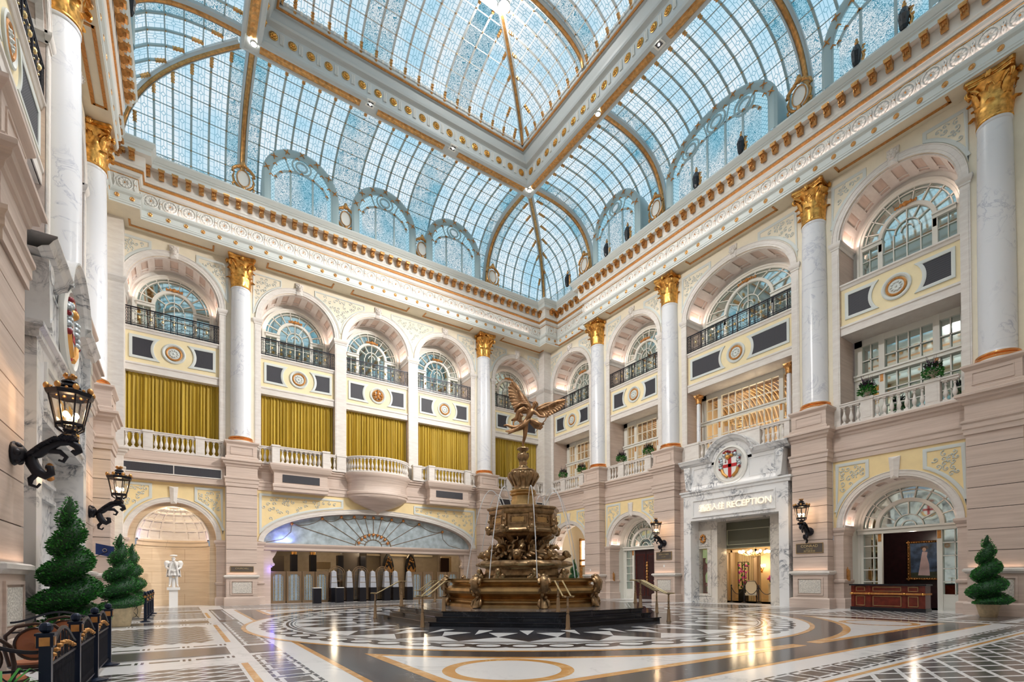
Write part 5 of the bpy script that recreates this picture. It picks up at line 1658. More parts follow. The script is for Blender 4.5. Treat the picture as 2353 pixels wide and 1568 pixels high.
for fr, x, l in ((FB, 7.95, 'black floodlight on the right cornice nearest the top edge of view'), (FB, 6.35, 'black floodlight at the near foot of the last small lunette'), (FB, 1.35, 'black floodlight in the middle of the wide lunette'),
                 (FB, -1.2, 'black floodlight at the far foot of the wide lunette'), (FB, -6.1, 'black floodlight before the far small lunette'), (FB, -7.9, 'black floodlight at the far foot of the small lunette'), (FB, -11.8, 'black floodlight nearest the corner of the room'),
                 (FC, -1.6, 'black floodlight at the top of the left cornice'), (FC, 7.6, 'black floodlight low on the left cornice near the corner')):
    floodlight(fr, x, -.86, l)

# ================================================================ curtains, windows, balconies
def curtain(x, label, half=2.04, seed=0):
    rnd = random.Random(seed); b = MB(); n = 150; rows = [[], [], [], []]
    ph = rnd.uniform(0, 6)
    for i in range(n + 1):
        x_ = -half + 2 * half * i / n
        d = .07 * sin(i * 1.05 + ph + .6 * sin(i * .31)) + .03 * sin(i * .43 + ph * 2)
        for k, (z, g) in enumerate(((ZC, 1.0), (9.2, .95), (11.5, .8), (12.1, .45))): rows[k].append((x_ + .02 * sin(i * .9), d * g, z))
    b.grid(rows)
    tag(b.build('curtain', ['curtain'], None, FA.w(x, 1.25, 0), FA.rz, smooth=80), label, 'curtain', 'mustard green curtains of the back wall')
for i, (x, l) in enumerate(((-10.93, 'mustard green pleated curtain in the leftmost bay above the statue niche'), (-4.78, 'mustard green pleated curtain left of the bowed balcony'), (0, 'mustard green pleated curtain behind the bowed balcony'),
                           (4.78, 'mustard green pleated curtain right of the bowed balcony'), (10.93, 'mustard green pleated curtain in the far corner bay behind the fountain figure'))): curtain(x, l, seed=i)
WI = [0]
def wname(): WI[0] += 1; return 'window_%d' % WI[0]
for x in (-10.93, -4.78, 0, 4.78, 10.93):
    fan_window(wname(), 'arched fan window above the curtained opening', FA, x, 16.15, 1.84, 1.84, 2.22, .95, 14.34, 'mirror_glass')
for x, h, r in ((-13.22, 1.84, 1.84), (-7.09, 1.84, 1.84), (0, 2.7, 1.84), (7.08, 1.84, 1.84)):
    w = fan_window(wname(), 'arched fan window in the upper right wall', FB, x, 16.15, h, r, 2.22, .95 if h < 2 else 1.35, 14.34, 'mirror_glass')
    for s_ in (-1, 1): gold_bracket(w, s_ * (.95 if h < 2 else 1.35), -.1, 16.0)
fan_window(wname(), 'arched fan window high on the left wall', FC, 0, 16.15, 2.7, 1.84, 2.22, 1.35, 14.34, 'mirror_glass')
def back_fill(fr, root, lst, z0, z1, y, mat='white_paint'):
    b = MB()
    for x, h in lst: b.box(x - h, x + h, y, y + .05, z0, z1)
    b.build('recess_back', [mat], root)
# wall surface around the fan windows
def around(fr, root, x, half, rise, wh, wr):
    b = MB()
    zs = 16.27
    o = [(x - half, 14.3)] + arc(x, zs, half, pi, 0, 28, rise) + [(x + half, 14.3)]
    i_ = [(x - wh + .02, 14.3)] + arc(x, 16.15, wh - .02, pi, 0, 28, wr - .02) + [(x + wh - .02, 14.3)]
    b.grid([[(p[0], YU + 1.42, p[1]), (q[0], YU + 1.42, q[1])] for p, q in zip(o, i_)])
    b.build('window_surround', ['white_plaster'], root)
for x in (-10.93, -4.78, 0, 4.78, 10.93): around(FA, wa, x, HW, HW, 1.84, 1.84)
for x, h, w in ((-13.22, HW, 1.84), (-7.09, HW, 1.84), (0, 2.96, 2.7), (7.08, HW, 1.84)): around(FB, wb, x, h, 2.06, w, 1.84)
around(FC, wc, 0, 2.96, 2.06, 2.7, 1.84)
for x, l in ((-10.93, 'black scrolled railing of the upper arch over the leftmost curtain'), (-4.78, 'black scrolled railing of the upper arch left of the gilded royal medallion'), (0, 'black scrolled railing of the upper arch over the gilded crest medallion'),
             (4.78, 'black scrolled railing of the upper arch right of the crest medallion'), (10.93, 'black scrolled railing partly hidden by the winged figure')):
    iron_railing(l, FA, x, HW, .92)
for x, h, l in ((-13.22, HW, 'black scrolled railing of the corner arch on the right wall'), (-7.09, HW, 'black scrolled railing between the two slender right wall columns'), (0, 2.96, 'longest black scrolled railing, above the reception portal')):
    iron_railing(l, FB, x, h, .92)
iron_railing('black scrolled railing high at the left edge', FC, 0, 2.96, .92)

# balustrades of the back wall
balustrade('stone balustrade in front of the leftmost curtain', FA, [(-13.0, -12.2), (-11.8, -9.98), (-9.57, -8.75)], .45, [(-12.2, -11.8), (-9.98, -9.57)])
balustrade('stone balustrade on the boxed balcony left of the bowed one', FA, [(-7.05, -6.3), (-5.85, -3.7), (-3.25, -2.75)], .42, [(-2.75, -2.2)])
def box_balcony(x, label):
    o = thing('boxed_balcony', label, 'balcony', FA.w(x, 0, 0), FA.rz, 'boxed balconies of the back wall')
    w = 1.42
    b = MB()
    b.psweep([(w, YL), (w, .06), (-w, .06), (-w, YL)], [(0, 6.42), (.06, 6.44), (.06, 6.6), (.1, 6.65), (.1, 6.8), (.03, 6.84), (.03, 7.42), (.06, 7.48), (.16, 7.58), (.22, 7.72), (.26, 7.84), (.26, ZC), (-.6, ZC)])
    b.psweep([(w, YL), (w, .06), (-w, .06), (-w, YL)], [(-.5, 6.43), (0, 6.42)])
    b.build('tray', ['stone'], o)
    b = MB(); b.box(-1.0, 1.0, -.0, .03, 6.92, 7.36); b.build('grille', ['grille_mesh'], o)
    for s_ in (-1, 1):
        b = MB(); xx = s_ * (w - .06); b.box(xx - .2, xx + .2, -.1, .32, ZC, ZC + .94); b.box(xx - .23, xx + .23, -.13, .35, ZC + .94, ZC + 1.04)
        b.build('post', ['stone_light'], o)
    r = MB(); r.box(-w + .1, w - .1, .0, .2, ZC + .86, ZC + .95); r.box(-w + .1, w - .1, -.03, .23, ZC + .95, ZC + 1.0); r.box(-w + .1, w - .1, -.02, .22, ZC, ZC + .1)
    r.build('rail', ['stone_light'], o)
    for i in range(9): link('baluster', BALM, o, (-w + .42 + (2 * w - .84) * i / 8, .1, ZC + .1))
box_balcony(-4.82, 'boxed stone balcony with a dark grille, left of the bowed balcony')
box_balcony(4.68, 'boxed stone balcony with a dark grille, right of the bowed balcony')
balustrade('short stone balustrade between the bowed balcony and the far column', FA, [(2.75, 3.2), (6.15, 6.9)], .42, [(2.15, 2.75)])
balustrade('stone balustrade behind the fountain vase in the far corner', FA, [(8.75, 9.57), (9.98, 11.8), (12.2, 13.0)], .45, [(9.57, 9.98), (11.8, 12.2)])
def bow_balcony():
    o = thing('bowed_balcony', 'bowed stone balcony over the centre of the gated arch', 'balcony', FA.w(-.15, 0, 0), FA.rz)
    b = MB(); R = 2.02; SY = .66
    prof = [(.001, 5.45), (.10, 5.5), (.12, 5.62), (.2, 5.7), (.5, 5.8), (1.0, 5.98), (1.5, 6.2), (1.82, 6.42), (1.9, 6.5), (1.9, 6.62), (1.96, 6.66), (1.96, 6.78), (1.9, 6.84), (1.88, 7.35), (1.93, 7.42), (1.98, 7.6), (2.08, 7.72), (2.14, 7.8), (2.14, ZC), (0, ZC)]
    b.lathe(prof, 40, (0, YL, 0), 1, SY, 0, pi, 2 * pi)
    b.build('bowl', ['stone'], o, smooth=35)
    r = MB()
    r.lathe([(1.82, ZC + .86), (1.82, ZC + 1.0), (2.06, ZC + 1.0), (2.08, ZC + .95), (2.02, ZC + .86), (1.82, ZC + .86)], 40, (0, YL, 0), 1, SY, 0, pi, 2 * pi)
    r.lathe([(1.84, ZC), (1.84, ZC + .1), (2.04, ZC + .1), (2.04, ZC)], 40, (0, YL, 0), 1, SY, 0, pi, 2 * pi)
    r.build('rail', ['stone_light'], o)
    for i in range(25):
        a = pi + pi * (i + .5) / 25; link('baluster', BALM, o, (1.94 * cos(a), YL + 1.94 * SY * sin(a), ZC + .1), 0)
bow_balcony()
def belt_grille(x, y, w, label):
    o = thing('belt_grille', label, 'grille', FA.w(x, y, 0), FA.rz)
    b = MB(); b.box(-w - .2, w + .2, 0, .35, 6.5, 7.45); b.box(-w - .2, w + .2, -.03, .35, 7.45, 7.9)
    b.build('stone_casing', ['stone'], o)
    b = MB(); b.box(-w, w, -.02, .02, 6.84, 7.28); b.build('dark_mesh', ['grille_mesh'], o)
    b = MB()
    for (a, c, d, e) in ((-w - .05, w + .05, 6.79, 6.84), (-w - .05, w + .05, 7.28, 7.33), (-w - .05, -w, 6.84, 7.28), (w, w + .05, 6.84, 7.28), (-.02, .02, 6.84, 7.28)): b.box(a, c, -.035, .0, d, e)
    b.build('frame', ['stone_light'], o)
belt_grille(-10.93, .3, 2.1, 'long dark grille under the leftmost balustrade')
belt_grille(10.93, .3, 2.1, 'dark grille behind the fountain jets in the far corner')

# balustrades of the right wall
balustrade('stone balustrade of the corner bay on the right wall', FB, [(-15.2, -14.1), (-13.6, -12.0), (-11.55, -11.2)], .68, [(-14.1, -13.6), (-12.0, -11.55)])
balustrade('stone balustrade with two planters between the slender columns', FB, [(-9.1, -8.1), (-7.65, -5.85), (-5.4, -5.1)], .68, [(-8.1, -7.65), (-5.85, -5.4)])
balustrade('stone balustrade above the reception portal, half hidden by its pediment', FB, [(-2.0, -1.0), (1.5, 2.7)], .68, [(-2.9, -2.0), (-1.0, 1.5), (2.7, 2.95)])
balustrade('stone balustrade with two planters above the desk, nearest one', FB, [(5.1, 5.9), (6.35, 8.1), (8.55, 9.1)], .68, [(5.9, 6.35), (8.1, 8.55)])
balustrade('stone balustrade on the left wall behind the marble pediment', FC, [(-2.6, -.7), (.7, 2.6)], .68, [(-2.95, -2.6), (-.7, .7), (2.6, 2.95)])

# windows behind the open balconies of the right wall
def rect_window(fr, xc, half, y, z0, z1, glass, label, posts):
    root = link(wname(), None, None, fr.w(xc, y, 0), fr.rz); struct(root, label)
    b = MB()
    b.box(-half, half, -.1, .04, z1 - .28, z1); b.box(-half, -half + .3, -.1, .04, z0, z1); b.box(half - .3, half, -.1, .04, z0, z1)
    b.box(-half, half, -.18, .02, 10.28, 10.5); b.box(-half, half, -.24, .0, 10.42, 10.5)
    for p in posts: b.box(p - .11, p + .11, -.12, .04, z0, z1)
    e = [-half + .3] + [q for p in posts for q in (p - .11, p + .11)] + [half - .3]
    for a, c in zip(e[::2], e[1::2]):
        n = max(1, round((c - a) / .42))
        for k in range(1, n): b.box(a + (c - a) * k / n - .022, a + (c - a) * k / n + .022, -.06, 0, z0, z1)
        for z in (8.9, 9.6, 11.1): b.box(a, c, -.06, 0, z - .02, z + .02)
    b.build('window_frame', ['white_paint'], root)
    g = MB(); g.face([(-half, .03, z0), (half, .03, z0), (half, .03, z1), (-half, .03, z1)]); g.build('window_pane', [glass], root)
    for p in posts: gold_bracket(root, p, -.13, 10.28)
rect_window(FB, 7.08, 2.0, 2.25, ZC, 12.06, 'mirror_glass', 'balcony window reflecting the hall, over the desk', [-.95, .95])
rect_window(FB, 0, 2.9, 2.25, ZC, 12.06, 'glass', 'wide balcony window with lit wooden slats behind, over the portal', [-1.75, 1.75])
rect_window(FB, -7.09, 2.0, 2.25, ZC, 12.06, 'glass', 'balcony window with warm room behind, between the slender columns', [-.95, .95])
rect_window(FB, -13.22, 2.0, 2.25, ZC, 12.06, 'glass', 'balcony window of the corner bay', [-.95, .95])
def pilaster_panels(fr, xs):
    """panelled reveals with small marble columns"""
def minicol(x, label):
    o = thing('small_column', label, 'column', FB.w(x, 1.35, ZC), FB.rz, 'small marble columns in the balcony above reception')
    b = MB(); b.box(-.16, .16, -.16, .16, 0, .95); b.build('base', ['stone_light'], o)
    b = MB(); b.lathe([(.14, .95), (.12, 1.0), (.115, 2.5), (.10, 3.45)], 16); b.build('shaft', ['marble_column'], o, smooth=40)
    link('gilded_capital', MINI, o, (0, 0, 3.45))
MINI = capital_mesh(.30)
MINI.materials[0] = MATS['gold_dark']
minicol(-2.55, 'small marble column at the far end of the balcony above reception')
minicol(2.55, 'small marble column at the near end of the balcony above reception')
# rooms behind the balconies
def room(fr, xc, half, y0, y1, z0, z1, wall, floor='lobby_floor', ceil=None, label=None, name='wall_room'):
    b = MB()
    b.mat(0)
    b.face([(-half, y1, z0), (half, y1, z0), (half, y1, z1), (-half, y1, z1)])
    for s_ in (-1, 1): b.face([(s_ * half, y0, z0), (s_ * half, y1, z0), (s_ * half, y1, z1), (s_ * half, y0, z1)])
    b.mat(1); b.face([(-half, y0, z0), (half, y0, z0), (half, y1, z0), (-half, y1, z0)])
    b.mat(2); b.face([(-half, y0, z1), (half, y0, z1), (half, y1, z1), (-half, y1, z1)])
    o = b.build(name, [wall, floor, ceil or wall], None, fr.w(xc, 0, 0), fr.rz)
    struct(o, label or 'room seen through the opening')
    return o
def slat_room(x, half, power):
    o = room(FB, x, half + .3, 2.33, 5.5, ZC - .02, 12.05, 'warm_wall', 'lobby_brown', 'slat_dark', 'warm room with curved wooden slats behind the balcony window')
    b = MB()
    n = int(half * 2 / .22)
    for i in range(n):
        xx = -half + (i + .5) * 2 * half / n
        rows = []
        for k in range(8):
            t = k / 7; y = 5.3 - 2.4 * t ** 2; z = 9.2 + 2.7 * sin(t * pi / 2)
            rows.append([(xx - .03, y, z), (xx + .03, y, z), (xx + .03, y - .12, z - .1), (xx - .03, y - .12, z - .1)])
        b.grid(rows, True)
    b.build('curved_slats', ['wood_slat'], o)
    lamp('AREA', 'room_lamp', FB.w(x, 3.6, 8.6), power, (1, .74, .48), half * 1.6, 1.2, rot=(pi, 0, FB.rz))
    lamp('POINT', 'room_lamp', FB.w(x, 3.0, 11.0), power * .35, (1, .78, .55), .15)
slat_room(0, 2.9, 150); slat_room(-7.09, 2.0, 60); slat_room(-13.22, 2.0, 60)
def hanging_lamp(x, label):
    o = thing('basket_lamp', label, 'pendant lamp', FB.w(x, 3.0, 10.3), FB.rz)
    b = MB()
    for k in range(8):
        a = 2 * pi * k / 8; b.tube([(.42 * cos(a) * c, .42 * sin(a) * c, -.3 + .35 * (1 - c)) if False else (.42 * sin(t) * cos(a), .42 * sin(t) * sin(a), -.28 * cos(t)) for t in [pi / 2 * j / 6 for j in range(7)] for c in (1,)], .012, 4)
    b.tube([(.42 * cos(a), .42 * sin(a), 0) for a in [2 * pi * i / 20 for i in range(20)]], .02, 5, True)
    b.tube([(0, 0, -.28), (0, 0, 1.7)], .012, 5)
    b.build('brass_basket', ['brass'], o)
hanging_lamp(-1.2, 'brass basket lamp hanging at the far end behind the reception balcony'); hanging_lamp(1.75, 'brass basket lamp hanging at the near end behind the reception balcony')

# ================================================================ ground floor, right wall
w = fan_window('window_door', 'fan window over the wooden desk with a dark doorway', FB, 7.08, 3.5, 1.86, 1.86, 2.0, 1.11, 0, 'mirror_glass', door=.94, ornament=False)
for s_ in (-1, 1): gold_bracket(w, s_ * 1.02, -.12, 3.24)
w = fan_window('window_door', 'fan window over the dark panelled door between lantern piers', FB, -7.09, 3.5, 1.86, 1.86, 2.0, 1.11, 0, 'mirror_glass', door=.94, ornament=False)
for s_ in (-1, 1): gold_bracket(w, s_ * 1.02, -.12, 3.24)
def surround_low(root, x):
    b = MB()
    o = [(x - 1.91, 0)] + arc(x, 3.53, 1.91, pi, 0, 28) + [(x + 1.91, 0)]
    i_ = [(x - 1.84, 0)] + arc(x, 3.5, 1.84, pi, 0, 28) + [(x + 1.84, 0)]
    b.grid([[(p[0], 1.48, p[1]), (q[0], 2.0, q[1])] for p, q in zip(o, i_)])
    b.build('door_surround', ['white_paint'], root)
for x in (-7.09, 7.08): surround_low(wb, x)
room(FB, 7.08, 2.4, 2.06, 4.2, 0, 5.6, 'wood_dark', 'floor_dark', 'wood_dark', 'dark wood panelled vestibule behind the desk')
lamp('POINT', 'room_lamp', FB.w(7.0, 2.6, 3.0), 25, (1, .85, .7), .1)
room(FB, -7.09, 2.4, 2.06, 4.5, 0, 5.6, 'warm_wall', 'floor_dark', 'warm_wall', 'vestibule behind the panelled door')
def panelled_door():
    o = link('door_1', None, None, FB.w(-7.09, 2.0, 0), FB.rz); struct(o, 'dark red panelled door below the fan window')
    for s_ in (-1, 1):
        b = MB(); a, c = sorted((s_ * .01, s_ * .94)); b.box(a, c, .0, .06, 0, 3.26)
        b.mat(1)
        for z0, z1 in ((.25, 1.05), (1.2, 2.95)):
            for (p, q, r, t) in ((a + .12, c - .12, z0, z0 + .025), (a + .12, c - .12, z1 - .025, z1), (a + .12, a + .145, z0, z1), (c - .145, c - .12, z0, z1)): b.box(p, q, -.02, 0, r, t)
        lf = b.build('door_leaf', ['wood_dark', 'wood_red'], o)
        b = MB(); 
        for k in range(7): b.ball((s_ * .12, -.03, 1.25 + .19 * k), .075 + .02 * (k % 2), 6, 1.2)
        if s_ > 0: b.build('gilded_handle', ['gold_dark'], lf, smooth=60)
panelled_door()
def painting():
    o = thing('framed_painting', 'gilt framed portrait of a woman in pale dress, hung on the dark wood wall', 'painting', FB.w(6.95, 4.05, 1.22), FB.rz)
    s = 1.0
    b = MB()
    W_, H_ = 1.18, 1.75
    b.asweep([(-W_ / 2, 0), (-W_ / 2, H_), (W_ / 2, H_), (W_ / 2, 0), (-W_ / 2, 0)], [(.0, .06), (.0, -.06), (-.04, -.1), (-.09, -.05), (-.13, -.02), (-.13, .03)])
    for k in range(14):
        for zz in (0, H_): b.ball((-W_ / 2 + W_ * k / 13, -.06, zz + (.05 if zz == 0 else -.05)), .05, 5)
        for xx in (-1, 1): b.ball((xx * (W_ / 2 - .05), -.06, H_ * k / 13), .045, 5)
    b.build('gilt_frame', ['gold_dark'], o, smooth=50)
    b = MB(); y = -.01
    x0, x1 = -W_ / 2 + .1, W_ / 2 - .1
    b.mat(0); b.face([(x0, y, .1), (x1, y, .1), (x1, y, H_ - .1), (x0, y, H_ - .1)])
    b.mat(1); b.face([(x0, y - .003, .1), (x1, y - .003, .1), (x1, y - .003, .38), (x0, y - .003, .33)])
    b.mat(2); b.face([(-.2, y - .006, .22), (.22, y - .006, .2), (.2, y - .006, .7), (.12, y - .006, 1.05), (.15, y - .006, 1.25), (-.04, y - .006, 1.27), (-.08, y - .006, 1.05), (-.14, y - .006, .6)])
    b.mat(3); b.face([(.03 + .07 * cos(a), y - .008, 1.36 + .09 * sin(a)) for a in [2 * pi * i / 12 for i in range(12)]])
    b.mat(4); b.face([(.04 + .15 * cos(a), y - .007, 1.44 + .09 * sin(a)) for a in [2 * pi * i / 12 for i in range(12)]])
    b.build('canvas', ['painting_sky', 'painting_ground', 'painting_dress', 'painting_skin', 'wood_brown'], o)
painting()
def desk():
    o = thing('reception_desk', 'dark red wooden desk with gilt lines in front of the arched doorway', 'desk', FB.w(6.92, .02, 0), FB.rz)
    w, d = 1.27, .62
    b = MB(); b.box(-w, w, -.0, d, 0, .14); b.build('plinth', ['black'], o)
    b = MB(); b.box(-w + .02, w - .02, .03, d - .02, .14, 1.02)
    for x in (-w + .05, -.62, .56, w - .11): b.box(x, x + .1, .0, .1, .14, 1.02)
    b.build('body', ['wood_red'], o)
    b = MB(); b.box(-w - .03, w + .03, -.04, d + .03, 1.02, 1.08); b.build('desk_top', ['black'], o)
    b = MB(); b.box(-w, w, -.03, .02, .66, .73); b.box(w - .02, w + .02, 0, d, .66, .73); b.build('glowing_band', ['gold_paint'], o)
    g = MB()
    def fr_(x0, x1, z0, z1):
        for (a, c, e, f) in ((x0, x1, z0, z0 + .018), (x0, x1, z1 - .018, z1), (x0, x0 + .018, z0, z1), (x1 - .018, x1, z0, z1)): g.box(a, c, .01, .035, e, f)
    for x0, x1 in ((-1.06, -.74), (-.46, .5), (.72, 1.04)):
        fr_(x0, x1, .2, .6); fr_(x0, x1, .79, .97)
    g.build('gilt_lines', ['brass'], o)
    g = MB()
    for x in (-w + .08, -.57, .61, w - .08): g.ball((x, -.03, .69), .05, 5)
    g.build('gilt_bosses', ['gold'], o)
desk()
# corner bay: works behind glass
def corner_shop():
    o = room(FB, -13.22, 2.3, 1.52, 5.0, 0, 5.9, 'fabric_cream', 'lobby_floor', 'warm_wall', 'bright shop front behind the corner arch')
    b = MB()
    b.mat(0)
    for x0, x1, z0, z1 in ((-1.6, -.1, 2.9, 4.4), (.1, 1.7, 2.9, 4.4), (-1.6, -.1, 2.45, 2.75), (.1, 1.7, 2.45, 2.75)): b.box(x0, x1, 3.3, 3.34, z0, z1)
    b.mat(1)
    for x in (-1.7, 0, 1.75): b.box(x - .07, x + .07, 3.2, 3.4, 0, 4.6)
    b.box(-1.8, 1.8, 3.2, 3.4, 4.4, 4.52); b.box(-1.8, 1.8, 3.2, 3.4, 2.75, 2.9); b.box(-.04, .04, 3.1, 3.3, 4.4, 5.4); b.box(-1.8, 1.8, 3.2, 3.4, 2.3, 2.45)
    b.mat(2); b.box(-.4, .9, 3.0, 3.1, .9, 1.7)
    b.build('shop_screens', ['screen_glow', 'gold_dark', 'black'], o)
    lamp('POINT', 'room_lamp', FB.w(-13.2, 2.3, 4.8), 60, (1, .85, .65), .2)
corner_shop()
fan_window('window_door', 'fan window of the far corner arch behind the fountain', FA, 10.93, 3.5, 1.84, 1.84, 2.0, 1.0, 0, 'mirror_glass', door=.9, ornament=False)
room(FA, 10.93, 2.3, 2.06, 4, 0, 5.6, 'warm_wall')
# wall lights and gauges beside the doors
def small_sconce(x, label):
    o = thing('wall_box_lantern', label, 'wall lantern', FB.w(x, .92, 1.2), FB.rz)
    b = MB(); b.box(-.09, .09, -.04, .04, 0, .44); b.prism([(-.1, .44), (.1, .44), (.03, .53), (-.03, .53)], -.05, .05); b.tube([(0, 0, .5), (0, 0, .62)], .02, 5); b.build('brass_case', ['gold_dark'], o)
small_sconce(5.2, 'small brass box on the reveal left of the desk arch'); small_sconce(-8.97, 'small brass box on the reveal left of the panelled door'); small_sconce(-5.2, 'small brass box on the reveal right of the panelled door')

# ================================================================ crested marble portals
def text_mesh(body, size, depth, align='CENTER'):
    c = bpy.data.curves.new('lettering', 'FONT'); c.body = body; c.size = size; c.extrude = depth; c.align_x = align
    o = bpy.data.objects.new('lettering', c); COL.objects.link(o)
    bpy.context.view_layer.update()
    me = bpy.data.meshes.new_from_object(o); bpy.data.objects.remove(o); me.name = 'lettering'
    for v in me.vertices: v.co = (v.co.x, -v.co.z, v.co.y)
    return me
def letters(body, size, depth, mat, par, loc, width=None, name='lettering'):
    me = text_mesh(body, size, depth)
    me.materials.clear(); me.materials.append(MATS[mat])
    if width:
        xs = [v.co.x for v in me.vertices]; w = max(xs) - min(xs); k = width / w
        for v in me.vertices: v.co.x *= k
    return link(name, me, par, loc)
def crest(b_, cx, cz, R, y):
    """slot 0 white, 1 red, 2 dark red, 3 silver, 4 gold"""
    b = b_
    def P(pts, k, yy): b.mat(k); b.prism([(cx + u * R, cz + v * R) for u, v in pts], yy, y)
    shield = [(-.52, .45), (.52, .45), (.52, -.15), (.42, -.5), (.2, -.78), (0, -.92), (-.2, -.78), (-.42, -.5), (-.52, -.15)]
    P(shield, 0, y - .03)
    P([(-.12, .45), (.12, .45), (.12, -.84), (0, -.92), (-.12, -.84)], 1, y - .045)
    P([(-.52, .02), (.52, .02), (.52, -.2), (-.52, -.2)], 1, y - .045)
    P([(-.33, .4), (-.29, .4), (-.29, .12), (-.33, .12)], 2, y - .04); P([(-.38, .2), (-.24, .2), (-.24, .17), (-.38, .17)], 2, y - .04)
    b.mat(4)
    for s_ in (-1, 1): b.tube([(cx + s_ * .62 * R, y - .03, cz - .28 * R), (cx + s_ * .5 * R, y - .04, cz - .6 * R), (cx + s_ * .2 * R, y - .03, cz - .85 * R)], .05 * R / .72 * 1.4, 6)
    b.ball((cx - .12 * R, y - .06, cz + .5 * R), .17 * R, 8); b.ball((cx + .15 * R, y - .05, cz + .6 * R), .12 * R, 6); b.ball((cx - .25 * R, y - .05, cz + .78 * R), .1 * R, 6)
    b.mat(3)
    for s_ in (-1, 1):
        for k in range(5): b.ball((cx + s_ * (.66 + .05 * sin(k * 2)) * R, y - .04, cz + (-.2 + .17 * k) * R), .13 * R, 6)
        b.ball((cx + s_ * .4 * R, y - .04, cz + .66 * R), .14 * R, 6); b.ball((cx + s_ * .2 * R, y - .03, cz + .72 * R), .12 * R, 6)
    b.mat(2)
    for k in range(7): b.ball((cx + (-.42 + .14 * k) * R, y - .05, cz + (.84 + .08 * sin(k)) * R), .09 * R, 5)
    for s_ in (-1, 1): b.ball((cx + s_ * .72 * R, y - .06, cz - .25 * R), .1 * R, 5); b.ball((cx + s_ * .74 * R, y - .06, cz + .3 * R), .08 * R, 5)
def portal(fr, name, label, mir, kind):
    """marble portal; x in portal coordinates is mirrored when mir = -1"""
    o = thing(name, label, 'portal', fr.w(.25 * (1 if kind == 'reception' else mir), 0, 0), fr.rz)
    X = lambda x: x * mir
    def bx(b, x0, x1, *r):
        a, c = sorted((X(x0), X(x1))); b.box(a, c, *r)
    y0 = .02
    xl, xr = -2.88, 2.88
    b = MB()
    # jambs and lintel
    bx(b, xl, xl + .45, y0, .75, 0, 6.12); bx(b, xr - .45, xr, y0, .75, 0, 6.12)
    bx(b, xl + .45, xr - .45, y0, .75, 4.5, 6.12)
    b.psweep([(2.95, .6), (2.95, y0), (-2.95, y0), (-2.95, .6)], [(0, 5.86), (.05, 5.9), (.05, 6.0), (.12, 6.06), (.12, 6.14), (-.5, 6.15)])
    b.build('surround', ['marble_portal'], o)
    b = MB()
    for (u, v, p, q) in ((-2.3, 2.3, 4.66, 4.74), (-2.3, 2.3, 5.56, 5.64), (-2.3, -2.22, 4.74, 5.56), (2.22, 2.3, 4.74, 5.56)): b.box(u, v, y0 - .05, y0, p, q)
    b.build('name_panel_frame', ['marble_portal'], o)
    # attic
    b = MB()
    b.box(-2.6, 2.6, .05, .7, 6.15, 7.5)
    for s_ in (-1, 1):
        b.prism([(s_ * 2.75, 7.45), (s_ * 2.35, 7.45), (s_ * 2.42, 6.9), (s_ * 2.38, 6.2), (s_ * 2.62, 6.2), (s_ * 2.7, 6.9)], -.12, .3)
        b.lathe([(.001, -.14), (.14, -.14), (.14, .3), (.001, .3)], 14, (0, 0, 0)) if False else None
        b.tube([(s_ * 2.55, -.14 , 7.25), (s_ * 2.55, .28, 7.25)], .17, 10); b.tube([(s_ * 2.5, -.14, 6.3), (s_ * 2.5, .25, 6.3)], .12, 10)
        for (u, v, p, q) in ((.95, 2.25, 6.42, 6.46), (.95, 2.25, 7.3, 7.34), (.95, .99, 6.46, 7.3), (2.21, 2.25, 6.46, 7.3)):
            a, c = sorted((s_ * u, s_ * v)); b.box(a, c, .02, .06, p, q)
    b.build('attic', ['marble_portal'], o, smooth=30)
    # cornice that arches over the crest
    b = MB()
    ctop = [(-3.0, 7.5), (-1.15, 7.5)] + [(1.12 * cos(a), 7.36 + 1.05 * sin(a)) for a in [pi * (1 - .06) - (pi * .88) * k / 22 for k in range(23)]] + [(1.15, 7.5), (3.0, 7.5)]
    b.asweep(ctop, [(0, .7), (0, .0), (.06, -.06), (.1, -.16), (.2, -.22), (.26, -.28), (.30, -.28), (.30, .7)])
    pts = [(1.12 * cos(a), 7.36 + 1.05 * sin(a)) for a in [pi * k / 22 for k in range(23)]]
    b.prism(pts, .05, .7)
    b.build('arched_cornice', ['marble_portal'], o)
    # crest roundel
    b = MB(); R = .78; cz = 7.2; n = 40
    rows = [[(r * cos(2 * pi * k / n), yy, cz + r * 1.04 * sin(2 * pi * k / n)) for k in range(n)] for r, yy in ((R + .16, .04), (R + .15, -.06), (R + .05, -.1), (R + .02, -.05), (R - .05, -.02), (.001, -.02))]
    b.grid(rows, True)
    b.build('crest_roundel', ['white_plaster'], o, smooth=35)
    b = MB(); crest(b, 0, cz, .74, -.03); b.build('crest', ['white_stone', 'crest_red', 'crest_dark_red', 'crest_silver', 'crest_gold'], o, smooth=50)
    return o
po = portal(FB, 'reception_portal', 'veined marble portal with red cross crest and lit reception lettering', 1, 'reception')
letters('RECEPTION', .46, .02, 'letter_glow', po, (.95, -.03, 4.98), 2.3)
